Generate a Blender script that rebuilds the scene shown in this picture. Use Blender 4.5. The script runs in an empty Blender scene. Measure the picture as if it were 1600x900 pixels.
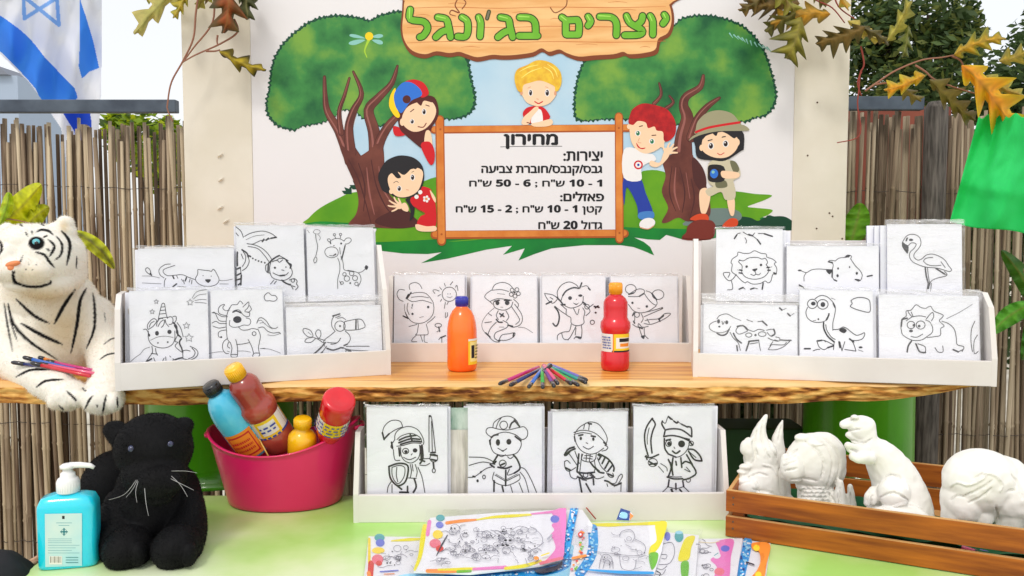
import bpy, bmesh, math, random, re
import numpy as np
from mathutils import Vector, Matrix, noise
from mathutils.geometry import tessellate_polygon
R = math.radians
random.seed(7)
SC = bpy.context.scene
COL = SC.collection

# ------------------------------------------------------------------ camera
CAMZ, FPX, PITCH = 1.36, 1256.0, R(3.5)
cam_data = bpy.data.cameras.new('camera')
cam_data.lens = 36.0 * FPX / 1600.0
cam_data.sensor_width = 36.0
cam_data.clip_start, cam_data.clip_end = 0.05, 2000
cam = bpy.data.objects.new('camera', cam_data)
cam.location = (0, 0, CAMZ)
cam.rotation_euler = (math.pi / 2 - PITCH, 0, 0)
COL.objects.link(cam)
SC.camera = cam

# ------------------------------------------------------------------ sky, sun, exposure
SUN_EL, SUN_AZ = R(52), R(-160)          # azimuth: direction the light comes from, from +Y clockwise
world = bpy.data.worlds.new('World')
SC.world = world
world.use_nodes = True
nt = world.node_tree
nt.nodes.clear()
wo = nt.nodes.new('ShaderNodeOutputWorld')
sky = nt.nodes.new('ShaderNodeTexSky')
sky.sky_type = 'NISHITA'
sky.sun_disc = False
sky.sun_elevation = SUN_EL
sky.sun_rotation = SUN_AZ
sky.dust_density = 3.0
bg1 = nt.nodes.new('ShaderNodeBackground')
bg1.inputs['Strength'].default_value = 0.06
bg2 = nt.nodes.new('ShaderNodeBackground')   # the bright even overcast veil over the blue
bg2.inputs['Color'].default_value = (1.0, 0.985, 0.97, 1)
bg2.inputs['Strength'].default_value = 1.04
add = nt.nodes.new('ShaderNodeAddShader')
nt.links.new(sky.outputs[0], bg1.inputs['Color'])
nt.links.new(bg1.outputs[0], add.inputs[0])
nt.links.new(bg2.outputs[0], add.inputs[1])
nt.links.new(add.outputs[0], wo.inputs['Surface'])

sun_data = bpy.data.lights.new('sun', 'SUN')
sun_data.energy = 1.2
sun_data.angle = R(10)
sun_data.color = (1.0, 0.95, 0.88)
sun = bpy.data.objects.new('sun', sun_data)
_d = Vector((math.sin(SUN_AZ) * math.cos(SUN_EL), math.cos(SUN_AZ) * math.cos(SUN_EL), math.sin(SUN_EL)))
sun.rotation_euler = _d.to_track_quat('Z', 'Y').to_euler()
COL.objects.link(sun)
SC.view_settings.view_transform = 'Standard'
SC.view_settings.look = 'None'
SC.view_settings.exposure = -0.27
SC.view_settings.gamma = 1.0
SC.cycles.max_bounces = 8
SC.cycles.transparent_max_bounces = 24

# ------------------------------------------------------------------ lens helpers
_CP, _SP = math.cos(PITCH), math.sin(PITCH)
CAM = Vector((0, 0, CAMZ))
def ray(px, py):
    u, v = (px - 800) / FPX, (450 - py) / FPX
    return Vector((u, _CP + v * _SP, -_SP + v * _CP))
def P(px, py, Y):                      # the point seen at a pixel, Y metres ahead
    d = ray(px, py)
    return CAM + d * (Y / d.y)
def PZ(px, py, z):                     # the point seen at a pixel, on a level surface
    d = ray(px, py)
    return CAM + d * ((z - CAMZ) / d.z)
def proj(co):                          # numpy (n,3) -> pixel x, y
    x, y, z = co[:, 0], co[:, 1], co[:, 2] - CAMZ
    f = y * _CP - z * _SP
    v = y * _SP + z * _CP
    return 800 + FPX * x / f, 450 - FPX * v / f

# ------------------------------------------------------------------ materials
def s2l(c):
    return tuple(((v / 255) / 12.92 if v / 255 <= 0.04045 else ((v / 255 + 0.055) / 1.055) ** 2.4) for v in c) + (1.0,)
MATS = {}
def mat(name, col, rough=0.6, col2=None, scale=8.0, detail=4.0, lo=0.35, hi=0.65, bump=0.0, bscale=None, stretch=None,
        rand=0.0, spec=0.35, sub=0.0, trans=0.0, metal=0.0, coat=0.0, col3=None, attr=None, translucent=0.0, bdist=0.002):
    if name in MATS:
        return MATS[name]
    m = bpy.data.materials.new(name)
    m.use_nodes = True
    n = m.node_tree.nodes
    L = m.node_tree.links
    b = n['Principled BSDF']
    c = s2l(col)
    b.inputs['Base Color'].default_value = c
    b.inputs['Roughness'].default_value = rough
    b.inputs['Specular IOR Level'].default_value = spec
    b.inputs['Metallic'].default_value = metal
    if coat:
        b.inputs['Coat Weight'].default_value = coat
        b.inputs['Coat Roughness'].default_value = 0.08
    if sub:
        b.inputs['Subsurface Weight'].default_value = sub
        b.inputs['Subsurface Scale'].default_value = 0.01
    if trans:
        b.inputs['Transmission Weight'].default_value = trans
    tc = n.new('ShaderNodeTexCoord')
    mp = n.new('ShaderNodeMapping')
    L.new(tc.outputs['Object'], mp.inputs['Vector'])
    if stretch:
        mp.inputs['Scale'].default_value = stretch
    src = None
    if attr:
        a = n.new('ShaderNodeAttribute'); a.attribute_name = attr
        src = a.outputs['Color']
    if col2:
        t = n.new('ShaderNodeTexNoise')
        t.inputs['Scale'].default_value = scale
        t.inputs['Detail'].default_value = detail
        L.new(mp.outputs[0], t.inputs['Vector'])
        cr = n.new('ShaderNodeValToRGB')
        cr.color_ramp.elements[0].position = lo
        cr.color_ramp.elements[1].position = hi
        cr.color_ramp.elements[0].color = c
        cr.color_ramp.elements[1].color = s2l(col2)
        if col3:
            e = cr.color_ramp.elements.new((lo + hi) / 2); e.color = s2l(col3)
        L.new(t.outputs['Fac'], cr.inputs['Fac'])
        src = cr.outputs['Color']
        if rand:
            oi = n.new('ShaderNodeObjectInfo')
            ad = n.new('ShaderNodeMath'); ad.operation = 'MULTIPLY_ADD'
            ad.inputs[1].default_value = rand; ad.inputs[2].default_value = -rand / 2
            L.new(oi.outputs['Random'], ad.inputs[0])
            a2 = n.new('ShaderNodeMath'); a2.operation = 'ADD'
            L.new(t.outputs['Fac'], a2.inputs[0]); L.new(ad.outputs[0], a2.inputs[1])
            L.new(a2.outputs[0], cr.inputs['Fac'])
            vm = n.new('ShaderNodeVectorMath'); vm.operation = 'ADD'
            L.new(mp.outputs[0], vm.inputs[0]); L.new(oi.outputs['Random'], vm.inputs[1])
            L.new(vm.outputs[0], t.inputs['Vector'])
    if src is not None:
        L.new(src, b.inputs['Base Color'])
    if bump:
        t2 = n.new('ShaderNodeTexNoise')
        t2.inputs['Scale'].default_value = bscale or scale * 3
        t2.inputs['Detail'].default_value = 5
        L.new(mp.outputs[0], t2.inputs['Vector'])
        bp = n.new('ShaderNodeBump')
        bp.inputs['Strength'].default_value = bump
        bp.inputs['Distance'].default_value = bdist
        L.new(t2.outputs['Fac'], bp.inputs['Height'])
        L.new(bp.outputs[0], b.inputs['Normal'])
    if translucent:
        tr = n.new('ShaderNodeBsdfTranslucent')
        tr.inputs['Color'].default_value = c
        if src is not None:
            L.new(src, tr.inputs['Color'])
        mx = n.new('ShaderNodeMixShader'); mx.inputs['Fac'].default_value = translucent
        L.new(b.outputs[0], mx.inputs[1]); L.new(tr.outputs[0], mx.inputs[2])
        L.new(mx.outputs[0], n['Material Output'].inputs['Surface'])
    MATS[name] = m
    return m

def film(name, gloss=0.10, bump=0.5, bscale=30.0, milky=0.03, stretch=None):
    m = bpy.data.materials.new(name); m.use_nodes = True
    n, L = m.node_tree.nodes, m.node_tree.links
    n.clear()
    out = n.new('ShaderNodeOutputMaterial')
    tr = n.new('ShaderNodeBsdfTransparent'); tr.inputs['Color'].default_value = (0.99, 0.99, 0.99, 1)
    gl = n.new('ShaderNodeBsdfGlossy'); gl.inputs['Roughness'].default_value = 0.12
    df = n.new('ShaderNodeBsdfDiffuse'); df.inputs['Color'].default_value = (0.9, 0.9, 0.92, 1)
    fr = n.new('ShaderNodeLayerWeight'); fr.inputs['Blend'].default_value = 0.2
    ma = n.new('ShaderNodeMath'); ma.operation = 'MULTIPLY_ADD'; ma.inputs[1].default_value = 0.35; ma.inputs[2].default_value = gloss
    tc = n.new('ShaderNodeTexCoord'); mp = n.new('ShaderNodeMapping')
    if stretch: mp.inputs['Scale'].default_value = stretch
    ns = n.new('ShaderNodeTexNoise'); ns.inputs['Scale'].default_value = bscale; ns.inputs['Detail'].default_value = 4
    ns.inputs['Distortion'].default_value = 1.2
    bp = n.new('ShaderNodeBump'); bp.inputs['Strength'].default_value = bump; bp.inputs['Distance'].default_value = 0.002
    L.new(tc.outputs['Object'], mp.inputs[0]); L.new(mp.outputs[0], ns.inputs['Vector'])
    L.new(ns.outputs['Fac'], bp.inputs['Height'])
    L.new(bp.outputs[0], gl.inputs['Normal']); L.new(bp.outputs[0], fr.inputs['Normal'])
    L.new(fr.outputs['Fresnel'], ma.inputs[0])
    m1 = n.new('ShaderNodeMixShader'); L.new(ma.outputs[0], m1.inputs[0]); L.new(tr.outputs[0], m1.inputs[1]); L.new(gl.outputs[0], m1.inputs[2])
    cr = n.new('ShaderNodeValToRGB'); cr.color_ramp.elements[0].position = 0.52; cr.color_ramp.elements[1].position = 0.75
    cr.color_ramp.elements[0].color = (milky, milky, milky, 1); cr.color_ramp.elements[1].color = (milky * 3 + 0.10,) * 3 + (1,)
    L.new(ns.outputs['Fac'], cr.inputs[0])
    m2 = n.new('ShaderNodeMixShader'); L.new(cr.outputs[0], m2.inputs[0]); L.new(m1.outputs[0], m2.inputs[1]); L.new(df.outputs[0], m2.inputs[2])
    L.new(m2.outputs[0], out.inputs['Surface'])
    return m

# ------------------------------------------------------------------ object helpers
def tag(o, label=None, cat=None, group=None, kind=None):
    if label: o['label'] = label
    if cat: o['category'] = cat
    if group: o['group'] = group
    if kind: o['kind'] = kind
    return o
def thing(name, label, cat, loc=(0, 0, 0), group=None, rot=None):
    o = bpy.data.objects.new(name, None)
    o.empty_display_size = 0.05
    COL.objects.link(o)
    o.location = loc
    if rot is not None:
        o.rotation_mode = 'QUATERNION'; o.rotation_quaternion = rot
    return tag(o, label, cat, group)
def link(name, mesh, parent=None, kind=None, label=None):
    o = bpy.data.objects.new(name, mesh)
    COL.objects.link(o)
    if parent: o.parent = parent
    if kind: o['kind'] = kind
    if label: o['label'] = label
    return o
def dup_tree(o, parent=None):
    c = o.copy(); COL.objects.link(c)
    if parent: c.parent = parent
    for ch in list(o.children):
        dup_tree(ch, c)
    return c

class MB:
    """collects world-space shapes; build() links them as one mesh, local to the parent's origin"""
    def __init__(s):
        s.v, s.f, s.m, s.sm, s.mats = [], [], [], [], []
    def mi(s, m):
        if m not in s.mats: s.mats.append(m)
        return s.mats.index(m)
    def add(s, vs, fs, m, smooth=False):
        o = len(s.v); k = s.mi(m)
        s.v += [tuple(v) for v in vs]
        for f in fs:
            s.f.append(tuple(i + o for i in f)); s.m.append(k); s.sm.append(smooth)
    def box(s, c, size, m, M=None, bev=0.0):
        x, y, z = (q / 2 for q in size)
        c = Vector(c)
        if bev:
            b = min(bev, x * .9, y * .9, z * .9)
            bm = bmesh.new(); bmesh.ops.create_cube(bm, size=1)
            for v in bm.verts: v.co = Vector((v.co.x * 2 * x, v.co.y * 2 * y, v.co.z * 2 * z))
            bmesh.ops.bevel(bm, geom=bm.edges[:], offset=b, segments=2, affect='EDGES', profile=.6)
            bm.verts.index_update()
            vs = [v.co.copy() for v in bm.verts]; fs = [[v.index for v in f.verts] for f in bm.faces]; bm.free()
        else:
            vs = [Vector((a * x, b * y, d * z)) for a in (-1, 1) for b in (-1, 1) for d in (-1, 1)]
            fs = [(0, 1, 3, 2), (4, 6, 7, 5), (0, 4, 5, 1), (2, 3, 7, 6), (0, 2, 6, 4), (1, 5, 7, 3)]
        if M is not None: vs = [M @ v for v in vs]
        s.add([v + c for v in vs], fs, m)
    def hexa(s, q0, q1, m):
        """solid between two matching quads"""
        vs = list(q0) + list(q1)
        s.add(vs, [(0, 1, 2, 3), (7, 6, 5, 4), (0, 4, 5, 1), (1, 5, 6, 2), (2, 6, 7, 3), (3, 7, 4, 0)], m)
    def prism(s, pts, ext, m):
        """closed polygon (3D points) pushed along ext"""
        n = len(pts); ext = Vector(ext)
        pts = [Vector(p) for p in pts]
        tri = tessellate_polygon([pts])
        vs = pts + [p + ext for p in pts]
        fs = [tuple(t) for t in tri] + [tuple(i + n for i in reversed(t)) for t in tri]
        fs += [(i, (i + 1) % n, (i + 1) % n + n, i + n) for i in range(n)]
        s.add(vs, fs, m)
    def tube(s, pts, r, m, n=8, cap=True, smooth=True):
        pts = [Vector(p) for p in pts]
        rs = r if isinstance(r, (list, tuple)) else [r] * len(pts)
        vs, fs = [], []
        up = None
        for i, p in enumerate(pts):
            t = (pts[min(i + 1, len(pts) - 1)] - pts[max(i - 1, 0)]).normalized()
            if up is None: up = t.orthogonal().normalized()
            a = (up - t * up.dot(t)).normalized(); b = t.cross(a); up = a
            for k in range(n):
                th = 2 * math.pi * k / n
                vs.append(p + (a * math.cos(th) + b * math.sin(th)) * rs[i])
        for i in range(len(pts) - 1):
            for k in range(n):
                k2 = (k + 1) % n
                fs.append((i * n + k, i * n + k2, (i + 1) * n + k2, (i + 1) * n + k))
        if cap:
            fs.append(tuple(reversed(range(n)))); fs.append(tuple(range((len(pts) - 1) * n, len(pts) * n)))
        s.add(vs, fs, m, smooth)
    def lathe(s, prof, m, n=32, sx=1, sy=1, c=(0, 0, 0), a0=0, a1=360, smooth=True, cap=True, power=2.0):
        full = abs(a1 - a0) >= 359.9
        k = n if full else n + 1
        vs, fs = [], []
        for (r, z) in prof:
            for i in range(k):
                th = R(a0 + (a1 - a0) * i / n)
                ct, st = math.cos(th), math.sin(th)
                if power != 2.0:
                    ct = math.copysign(abs(ct) ** (2 / power), ct); st = math.copysign(abs(st) ** (2 / power), st)
                vs.append((c[0] + r * sx * ct, c[1] + r * sy * st, c[2] + z))
        for j in range(len(prof) - 1):
            for i in range(n):
                i2 = (i + 1) % k
                fs.append((j * k + i, j * k + i2, (j + 1) * k + i2, (j + 1) * k + i))
        if cap and full:
            if prof[0][0] > 1e-5: fs.append(tuple(reversed(range(k))))
            if prof[-1][0] > 1e-5: fs.append(tuple(range((len(prof) - 1) * k, len(prof) * k)))
        s.add(vs, fs, m, smooth)
    def ell(s, c, r, m, nu=24, nv=16, M=None):
        c = Vector(c)
        vs, fs = [], []
        for j in range(nv + 1):
            ph = math.pi * j / nv
            for i in range(nu):
                th = 2 * math.pi * i / nu
                v = Vector((r[0] * math.sin(ph) * math.cos(th), r[1] * math.sin(ph) * math.sin(th), r[2] * math.cos(ph)))
                vs.append(c + (M @ v if M is not None else v))
        for j in range(nv):
            for i in range(nu):
                i2 = (i + 1) % nu
                fs.append((j * nu + i, (j + 1) * nu + i, (j + 1) * nu + i2, j * nu + i2))
        s.add(vs, fs, m, True)
    def grid(s, fn, nu, nv, m, smooth=True):
        vs = [fn(i / nu, j / nv) for j in range(nv + 1) for i in range(nu + 1)]
        k = nu + 1
        fs = [(j * k + i, j * k + i + 1, (j + 1) * k + i + 1, (j + 1) * k + i) for j in range(nv) for i in range(nu)]
        s.add(vs, fs, m, smooth)
    def mesh(s, name, origin=(0, 0, 0)):
        o = Vector(origin)
        me = bpy.data.meshes.new(name)
        me.from_pydata([Vector(v) - o for v in s.v], [], s.f)
        for m in s.mats: me.materials.append(m)
        me.polygons.foreach_set('material_index', s.m)
        me.polygons.foreach_set('use_smooth', s.sm)
        me.update()
        return me
    def build(s, name, parent=None, kind=None, label=None, local=False):
        o = Vector((0, 0, 0))
        if parent and not local:
            q = parent
            while q: o += q.location; q = q.parent
        return link(name, s.mesh(name, o), parent, kind, label)

def smooth_pts(pts, closed=False, sub=4):
    n = len(pts)
    if n < 3 or sub < 2: return list(pts)
    out = []
    rng = range(n) if closed else range(n - 1)
    for i in rng:
        p0 = pts[(i - 1) % n] if (closed or i > 0) else pts[0]
        p1 = pts[i]; p2 = pts[(i + 1) % n]
        p3 = pts[(i + 2) % n] if (closed or i + 2 < n) else pts[-1]
        for k in range(sub):
            t = k / sub
            out.append(tuple(0.5 * ((2 * b) + (c - a) * t + (2 * a - 5 * b + 4 * c - d) * t * t + (-a + 3 * b - 3 * c + d) * t ** 3)
                             for a, b, c, d in zip(p0, p1, p2, p3)))
    if not closed: out.append(tuple(pts[-1]))
    return out

class Surf:
    """a flat face standing in the place; hit() is where a sight line meets it"""
    def __init__(s, o, xdir, updir):
        s.o = Vector(o); s.x = Vector(xdir).normalized()
        s.u = (Vector(updir) - s.x * Vector(updir).dot(s.x)).normalized()
        s.n = s.x.cross(s.u).normalized()
        if s.n.dot(CAM - s.o) < 0: s.n = -s.n
    def hit(s, px, py, h=0.0):
        d = ray(px, py)
        o = s.o + s.n * h
        t = (o - CAM).dot(s.n) / d.dot(s.n)
        return CAM + d * t
    def at(s, a, b, h=0.0):
        return s.o + s.x * a + s.u * b + s.n * h

class Art:
    """flat print: filled shapes and pen strokes, each a hair above the last"""
    def __init__(s, surf, base=0.0004, step=0.00004):
        s.s, s.h, s.step, s.mb, s.fr, s.fw = surf, base, step, MB(), (0, 0, 1.0), True
    def frame(s, x0, y0, k): s.fr = (x0, y0, k); return s
    def T(s, p): return (s.fr[0] + p[0] / s.fr[2], s.fr[1] + p[1] / s.fr[2])
    def _pts(s, pts):
        if isinstance(pts, str):
            q = [float(a) for a in pts.split()]
            pts = list(zip(q[::2], q[1::2]))
        return [s.T(p) for p in pts]
    def poly(s, pts, m, smooth=True, raw=False):
        p = smooth_pts(s._pts(pts), True) if smooth else s._pts(pts)
        s.h += s.step
        tri = tessellate_polygon([[Vector((a, b, 0)) for a, b in p]])
        s.mb.add([s.s.hit(a, b, s.h) for a, b in p], [tuple(t) for t in tri], m)
    def line(s, pts, w, m, smooth=True, closed=False):
        if s.fw: w = [q / s.fr[2] for q in w] if isinstance(w, (list, tuple)) else w / s.fr[2]
        p = s._pts(pts)
        if smooth: p = smooth_pts(p, closed)
        if closed: p = p + [p[0]]
        q = [p[0]]
        for a in p[1:]:
            if math.hypot(a[0] - q[-1][0], a[1] - q[-1][1]) > 0.05: q.append(a)
        p = q
        if len(p) < 2: return s.disc(p[0][0], p[0][1], (w if not isinstance(w, (list, tuple)) else w[0]) / 2, m, raw=True)
        s.h += s.step
        n = len(p)
        ws = [w] * n if not isinstance(w, (list, tuple)) else list(np.interp(np.linspace(0, 1, n), np.linspace(0, 1, len(w)), w))
        Lf, Rt = [], []
        for i in range(n):
            a, b = p[max(i - 1, 0)], p[min(i + 1, n - 1)]
            if closed and i in (0, n - 1): a, b = p[-2], p[1]
            dx, dy = b[0] - a[0], b[1] - a[1]; l = math.hypot(dx, dy) or 1
            nx, ny = -dy / l * ws[i] / 2, dx / l * ws[i] / 2
            Lf.append((p[i][0] + nx, p[i][1] + ny)); Rt.append((p[i][0] - nx, p[i][1] - ny))
        vs = [s.s.hit(a, b, s.h) for a, b in Lf] + [s.s.hit(a, b, s.h) for a, b in Rt]
        fs = [(i, i + 1, n + i + 1, n + i) for i in range(n - 1)]
        if not closed:
            for e, q in ((0, 1), (n - 1, n - 2)):
                dx, dy = p[e][0] - p[q][0], p[e][1] - p[q][1]; l = math.hypot(dx, dy) or 1
                th = math.atan2(dy, dx)
                k0 = len(vs)
                fan = [p[e]] + [(p[e][0] + math.cos(th + a) * ws[e] / 2, p[e][1] + math.sin(th + a) * ws[e] / 2) for a in (-1.571, -.9, -.3, .3, .9, 1.571)]
                vs += [s.s.hit(a, b, s.h) for a, b in fan]
                fs.append(tuple(range(k0, k0 + 7)))
        s.mb.add(vs, fs, m)
    def disc(s, x, y, rx, m, ry=None, rot=0, raw=False, n=18):
        if not raw:
            x, y = s.T((x, y)); rx /= s.fr[2]; ry = (ry / s.fr[2]) if ry else rx
        ry = ry or rx
        s.h += s.step
        c, t = math.cos(R(rot)), math.sin(R(rot))
        pts = []
        for k in range(n):
            a = 2 * math.pi * k / n
            u, v = rx * math.cos(a), ry * math.sin(a)
            pts.append((x + u * c - v * t, y + u * t + v * c))
        s.mb.add([s.s.hit(a, b, s.h) for a, b in pts], [tuple(range(n))], m)
    def ring(s, x, y, rx, w, m, ry=None):
        ry = ry or rx
        pts = [(x + rx * math.cos(a), y + ry * math.sin(a)) for a in [2 * math.pi * k / 14 for k in range(14)]]
        s.line(pts, w, m, closed=True)
    def star(s, x, y, r, w, m):
        pts = []
        for k in range(10):
            a = -math.pi / 2 + math.pi * k / 5; q = r if k % 2 == 0 else r * .45
            pts.append((x + q * math.cos(a), y + q * math.sin(a)))
        s.line(pts, w, m, closed=True, smooth=False)
    def dsl(s, text, w, m):
        """one command a line: frame / stroke / fill / disc / ring / star, in the units of the current frame"""
        s.fw = False
        for ln in text.strip().splitlines():
            for cmd in ln.split(';'):
                q = cmd.split()
                if not q: continue
                k, a = q[0], [float(v) for v in q[1:]]
                pp = list(zip(a[::2], a[1::2]))
                if k == 'F': s.frame(*a)
                elif k == 'l': s.line(pp, w, m)
                elif k == 'b': s.line(pp, w * 2.1, m)
                elif k == 't': s.line(pp, w * .6, m)
                elif k == 'c': s.line(pp, w, m, closed=True)
                elif k == 'f': s.poly(pp, m)
                elif k == 'd': s.disc(a[0], a[1], a[2], m, a[3] if len(a) > 3 else None)
                elif k == 'o': s.ring(a[0], a[1], a[2], w, m, a[3] if len(a) > 3 else None)
                elif k == '*': s.star(a[0], a[1], a[2], w * .8, m)
        s.fw = True
    def build(s, name, parent, label=None):
        return s.mb.build(name, parent, label=label)

def text_mesh(body, surf, x0, y0, x1, y1, m, parent, name, h=0.0012, bold=0.5, flip=True):
    """lettering in Blender's own font, right-to-left runs put in visual order, fitted to a box, thickened by overprinting"""
    s = body
    if flip:
        s = body[::-1]
        s = re.sub(r'\d+', lambda k: k.group(0)[::-1], s)
    s = re.sub(r'\d', lambda k: chr(0x1D7EC + int(k.group(0))), s)      # heavy upright figures
    cu = bpy.data.curves.new(name, 'FONT')
    cu.body = s; cu.resolution_u = 4; cu.fill_mode = 'NONE'
    o = bpy.data.objects.new(name, cu); COL.objects.link(o)
    dg = bpy.context.evaluated_depsgraph_get()
    me = bpy.data.meshes.new_from_object(o.evaluated_get(dg))
    bpy.data.objects.remove(o)
    co = [tuple(v.co[:2]) for v in me.vertices]
    nb = {}
    for e in me.edges:
        a, b = e.vertices; nb.setdefault(a, []).append(b); nb.setdefault(b, []).append(a)
    seen, loops = set(), []
    for st in nb:
        if st in seen: continue
        lp, cur = [st], st; seen.add(st)
        while True:
            nx = [k for k in nb[cur] if k not in seen]
            if not nx: break
            cur = nx[0]; seen.add(cur); lp.append(cur)
        if len(lp) > 2: loops.append([co[k] for k in lp])
    def area(l): return sum(l[i - 1][0] * l[i][1] - l[i][0] * l[i - 1][1] for i in range(len(l))) / 2
    def inside(p, l):
        r = False
        for i in range(len(l)):
            (x1, y1_), (x2, y2_) = l[i - 1], l[i]
            if (y1_ > p[1]) != (y2_ > p[1]) and p[0] < (x2 - x1) * (p[1] - y1_) / (y2_ - y1_) + x1: r = not r
        return r
    holes = [l for l in loops if any(k is not l and area(k) * area(l) < 0 and abs(area(k)) > abs(area(l)) and all(inside(p, k) for p in l[::3]) for k in loops)]
    outer = [l for l in loops if not any(l is k for k in holes)]
    mnx, mxx = min(p[0] for l in loops for p in l), max(p[0] for l in loops for p in l)
    mny, mxy = min(p[1] for l in loops for p in l), max(p[1] for l in loops for p in l)
    org = Vector((0, 0, 0)); q = parent
    while q: org += q.location; q = q.parent
    outer.sort(key=lambda l: min(p[0] for p in l))
    words, right = [], -1e9
    for l in outer:
        if min(p[0] for p in l) - right > .17 * (1.2 if mxy - mny > 1 else 1): words.append([])
        words[-1].append(l); right = max([right] + [p[0] for p in l])
    for word in words:
      V_, F_ = [], []
      for l in word:
          grp = [l] + [k for k in holes if inside(k[0], l)]
          tri = tessellate_polygon([[Vector((a, b, 0)) for a, b in k] for k in grp])
          flat = [p for k in grp for p in k]
          for k, (ox, oy) in enumerate(((-bold, 0), (bold, 0), (0, -bold * .7), (0, bold * .7))):
              b = len(V_)
              for c in flat:
                  u = (c[0] - mnx) / (mxx - mnx); v = (c[1] - mny) / (mxy - mny)
                  V_.append(surf.hit(x0 + bold + (x1 - x0 - 2 * bold) * u + ox, y1 - bold + (y0 - y1 + 2 * bold) * v + oy, h + k * 1.5e-5) - org)
              F_ += [tuple(i + b for i in t) for t in tri]
      out = bpy.data.meshes.new(name); out.from_pydata(V_, [], F_); out.materials.append(m)
      link(name, out, parent)

def sculpt(mb, voxel, smooth=6, factor=0.6):
    """fuse overlapping volumes into one continuous skin"""
    o = link('sculpt_source', mb.mesh('sculpt_source'))
    r = o.modifiers.new('remesh', 'REMESH'); r.mode = 'VOXEL'; r.voxel_size = voxel; r.use_smooth_shade = True
    if smooth:
        sm = o.modifiers.new('smooth', 'SMOOTH'); sm.iterations = smooth; sm.factor = factor
    dg = bpy.context.evaluated_depsgraph_get()
    me = bpy.data.meshes.new_from_object(o.evaluated_get(dg))
    bpy.data.objects.remove(o)
    return me
def mesh_np(me):
    n = len(me.vertices)
    co = np.empty(n * 3); me.vertices.foreach_get('co', co)
    no = np.empty(n * 3); me.vertices.foreach_get('normal', no)
    return co.reshape(-1, 3), no.reshape(-1, 3)
def seg_dist(px, py, line):
    """distance in pixels from points to a polyline, and the position along it"""
    best = np.full(px.shape, 1e9); par = np.zeros(px.shape)
    pts = smooth_pts(line, False, 3)
    n = len(pts) - 1
    for i in range(n):
        ax, ay = pts[i]; bx, by = pts[i + 1]
        dx, dy = bx - ax, by - ay
        l2 = dx * dx + dy * dy + 1e-9
        t = np.clip(((px - ax) * dx + (py - ay) * dy) / l2, 0, 1)
        d = np.hypot(px - ax - t * dx, py - ay - t * dy)
        k = d < best
        best = np.where(k, d, best); par = np.where(k, (i + t) / n, par)
    return best, par
def stroke_mask(co, no, strokes):
    """how much each point is covered by painted strokes (pixel polylines with widths), near side only"""
    px, py = proj(co)
    view = co - np.array([[0, 0, CAMZ]])
    facing = (view * no).sum(1) < 0.0
    out = np.zeros(len(co))
    for pts, w in strokes:
        d, t = seg_dist(px, py, pts)
        ww = w / 2 * np.sqrt(np.clip(4 * t * (1 - t), 0.12, 1))
        out = np.maximum(out, np.clip((ww - d) / 0.8 + 0.5, 0, 1))
    return out * facing
def set_colour(me, name, col):
    a = me.color_attributes.new(name, 'FLOAT_COLOR', 'POINT')
    c = np.ones((len(me.vertices), 4), dtype=np.float32); c[:, :3] = col
    a.data.foreach_set('color', c.ravel())
def fur(me, n, length, width, colour_fn, m, parent, name, droop=0.5, seed=1, skip=None):
    rng = np.random.default_rng(seed)
    me.calc_loop_triangles()
    k = len(me.loop_triangles)
    tri = np.empty(k * 3, dtype=np.int32); me.loop_triangles.foreach_get('vertices', tri); tri = tri.reshape(-1, 3)
    co, no = mesh_np(me)
    a, b, c = co[tri[:, 0]], co[tri[:, 1]], co[tri[:, 2]]
    ar = np.linalg.norm(np.cross(b - a, c - a), axis=1); ar /= ar.sum()
    ti = rng.choice(k, n, p=ar)
    r1 = np.sqrt(rng.random(n))[:, None]; r2 = rng.random(n)[:, None]
    p = (1 - r1) * a[ti] + r1 * (1 - r2) * b[ti] + r1 * r2 * c[ti]
    nn = no[tri[ti, 0]]
    if skip is not None:
        keep = ~skip(p); p, nn = p[keep], nn[keep]; n = len(p)
    d = nn + rng.normal(0, .28, (n, 3)); d[:, 2] -= droop
    d /= np.linalg.norm(d, axis=1)[:, None]
    s = np.cross(d, rng.normal(0, 1, (n, 3))); s /= np.linalg.norm(s, axis=1)[:, None]
    ln = (length * (0.55 + 0.9 * rng.random(n)))[:, None]
    v = np.stack([p - s * width / 2 - nn * .0005, p + s * width / 2 - nn * .0005, p + d * ln], 1).reshape(-1, 3)
    cols = colour_fn(p, nn)
    cols = np.clip(cols * (0.93 + 0.14 * rng.random((n, 1))), 0, 1)
    f = np.arange(3 * n).reshape(-1, 3)
    fm = bpy.data.meshes.new(name)
    fm.from_pydata(v.tolist(), [], f.tolist())
    set_colour(fm, 'Col', np.repeat(cols, 3, 0))
    fm.materials.append(m)
    return link(name, fm, parent, kind='stuff')

# ================================================================== SETTING
SHELF_Z, TABLE_Z = 1.04, 0.75
YB = 2.335                                   # face of the banner
m_ground = mat('pale_paving', (206, 200, 184), .9, (180, 172, 154), 3, bump=.3, bscale=60)
mb = MB()
mb.add([(-60, -20, 0), (60, -20, 0), (60, 120, 0), (-60, 120, 0)], [(0, 1, 2, 3)], m_ground)
mb.build('ground', kind='structure')

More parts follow.
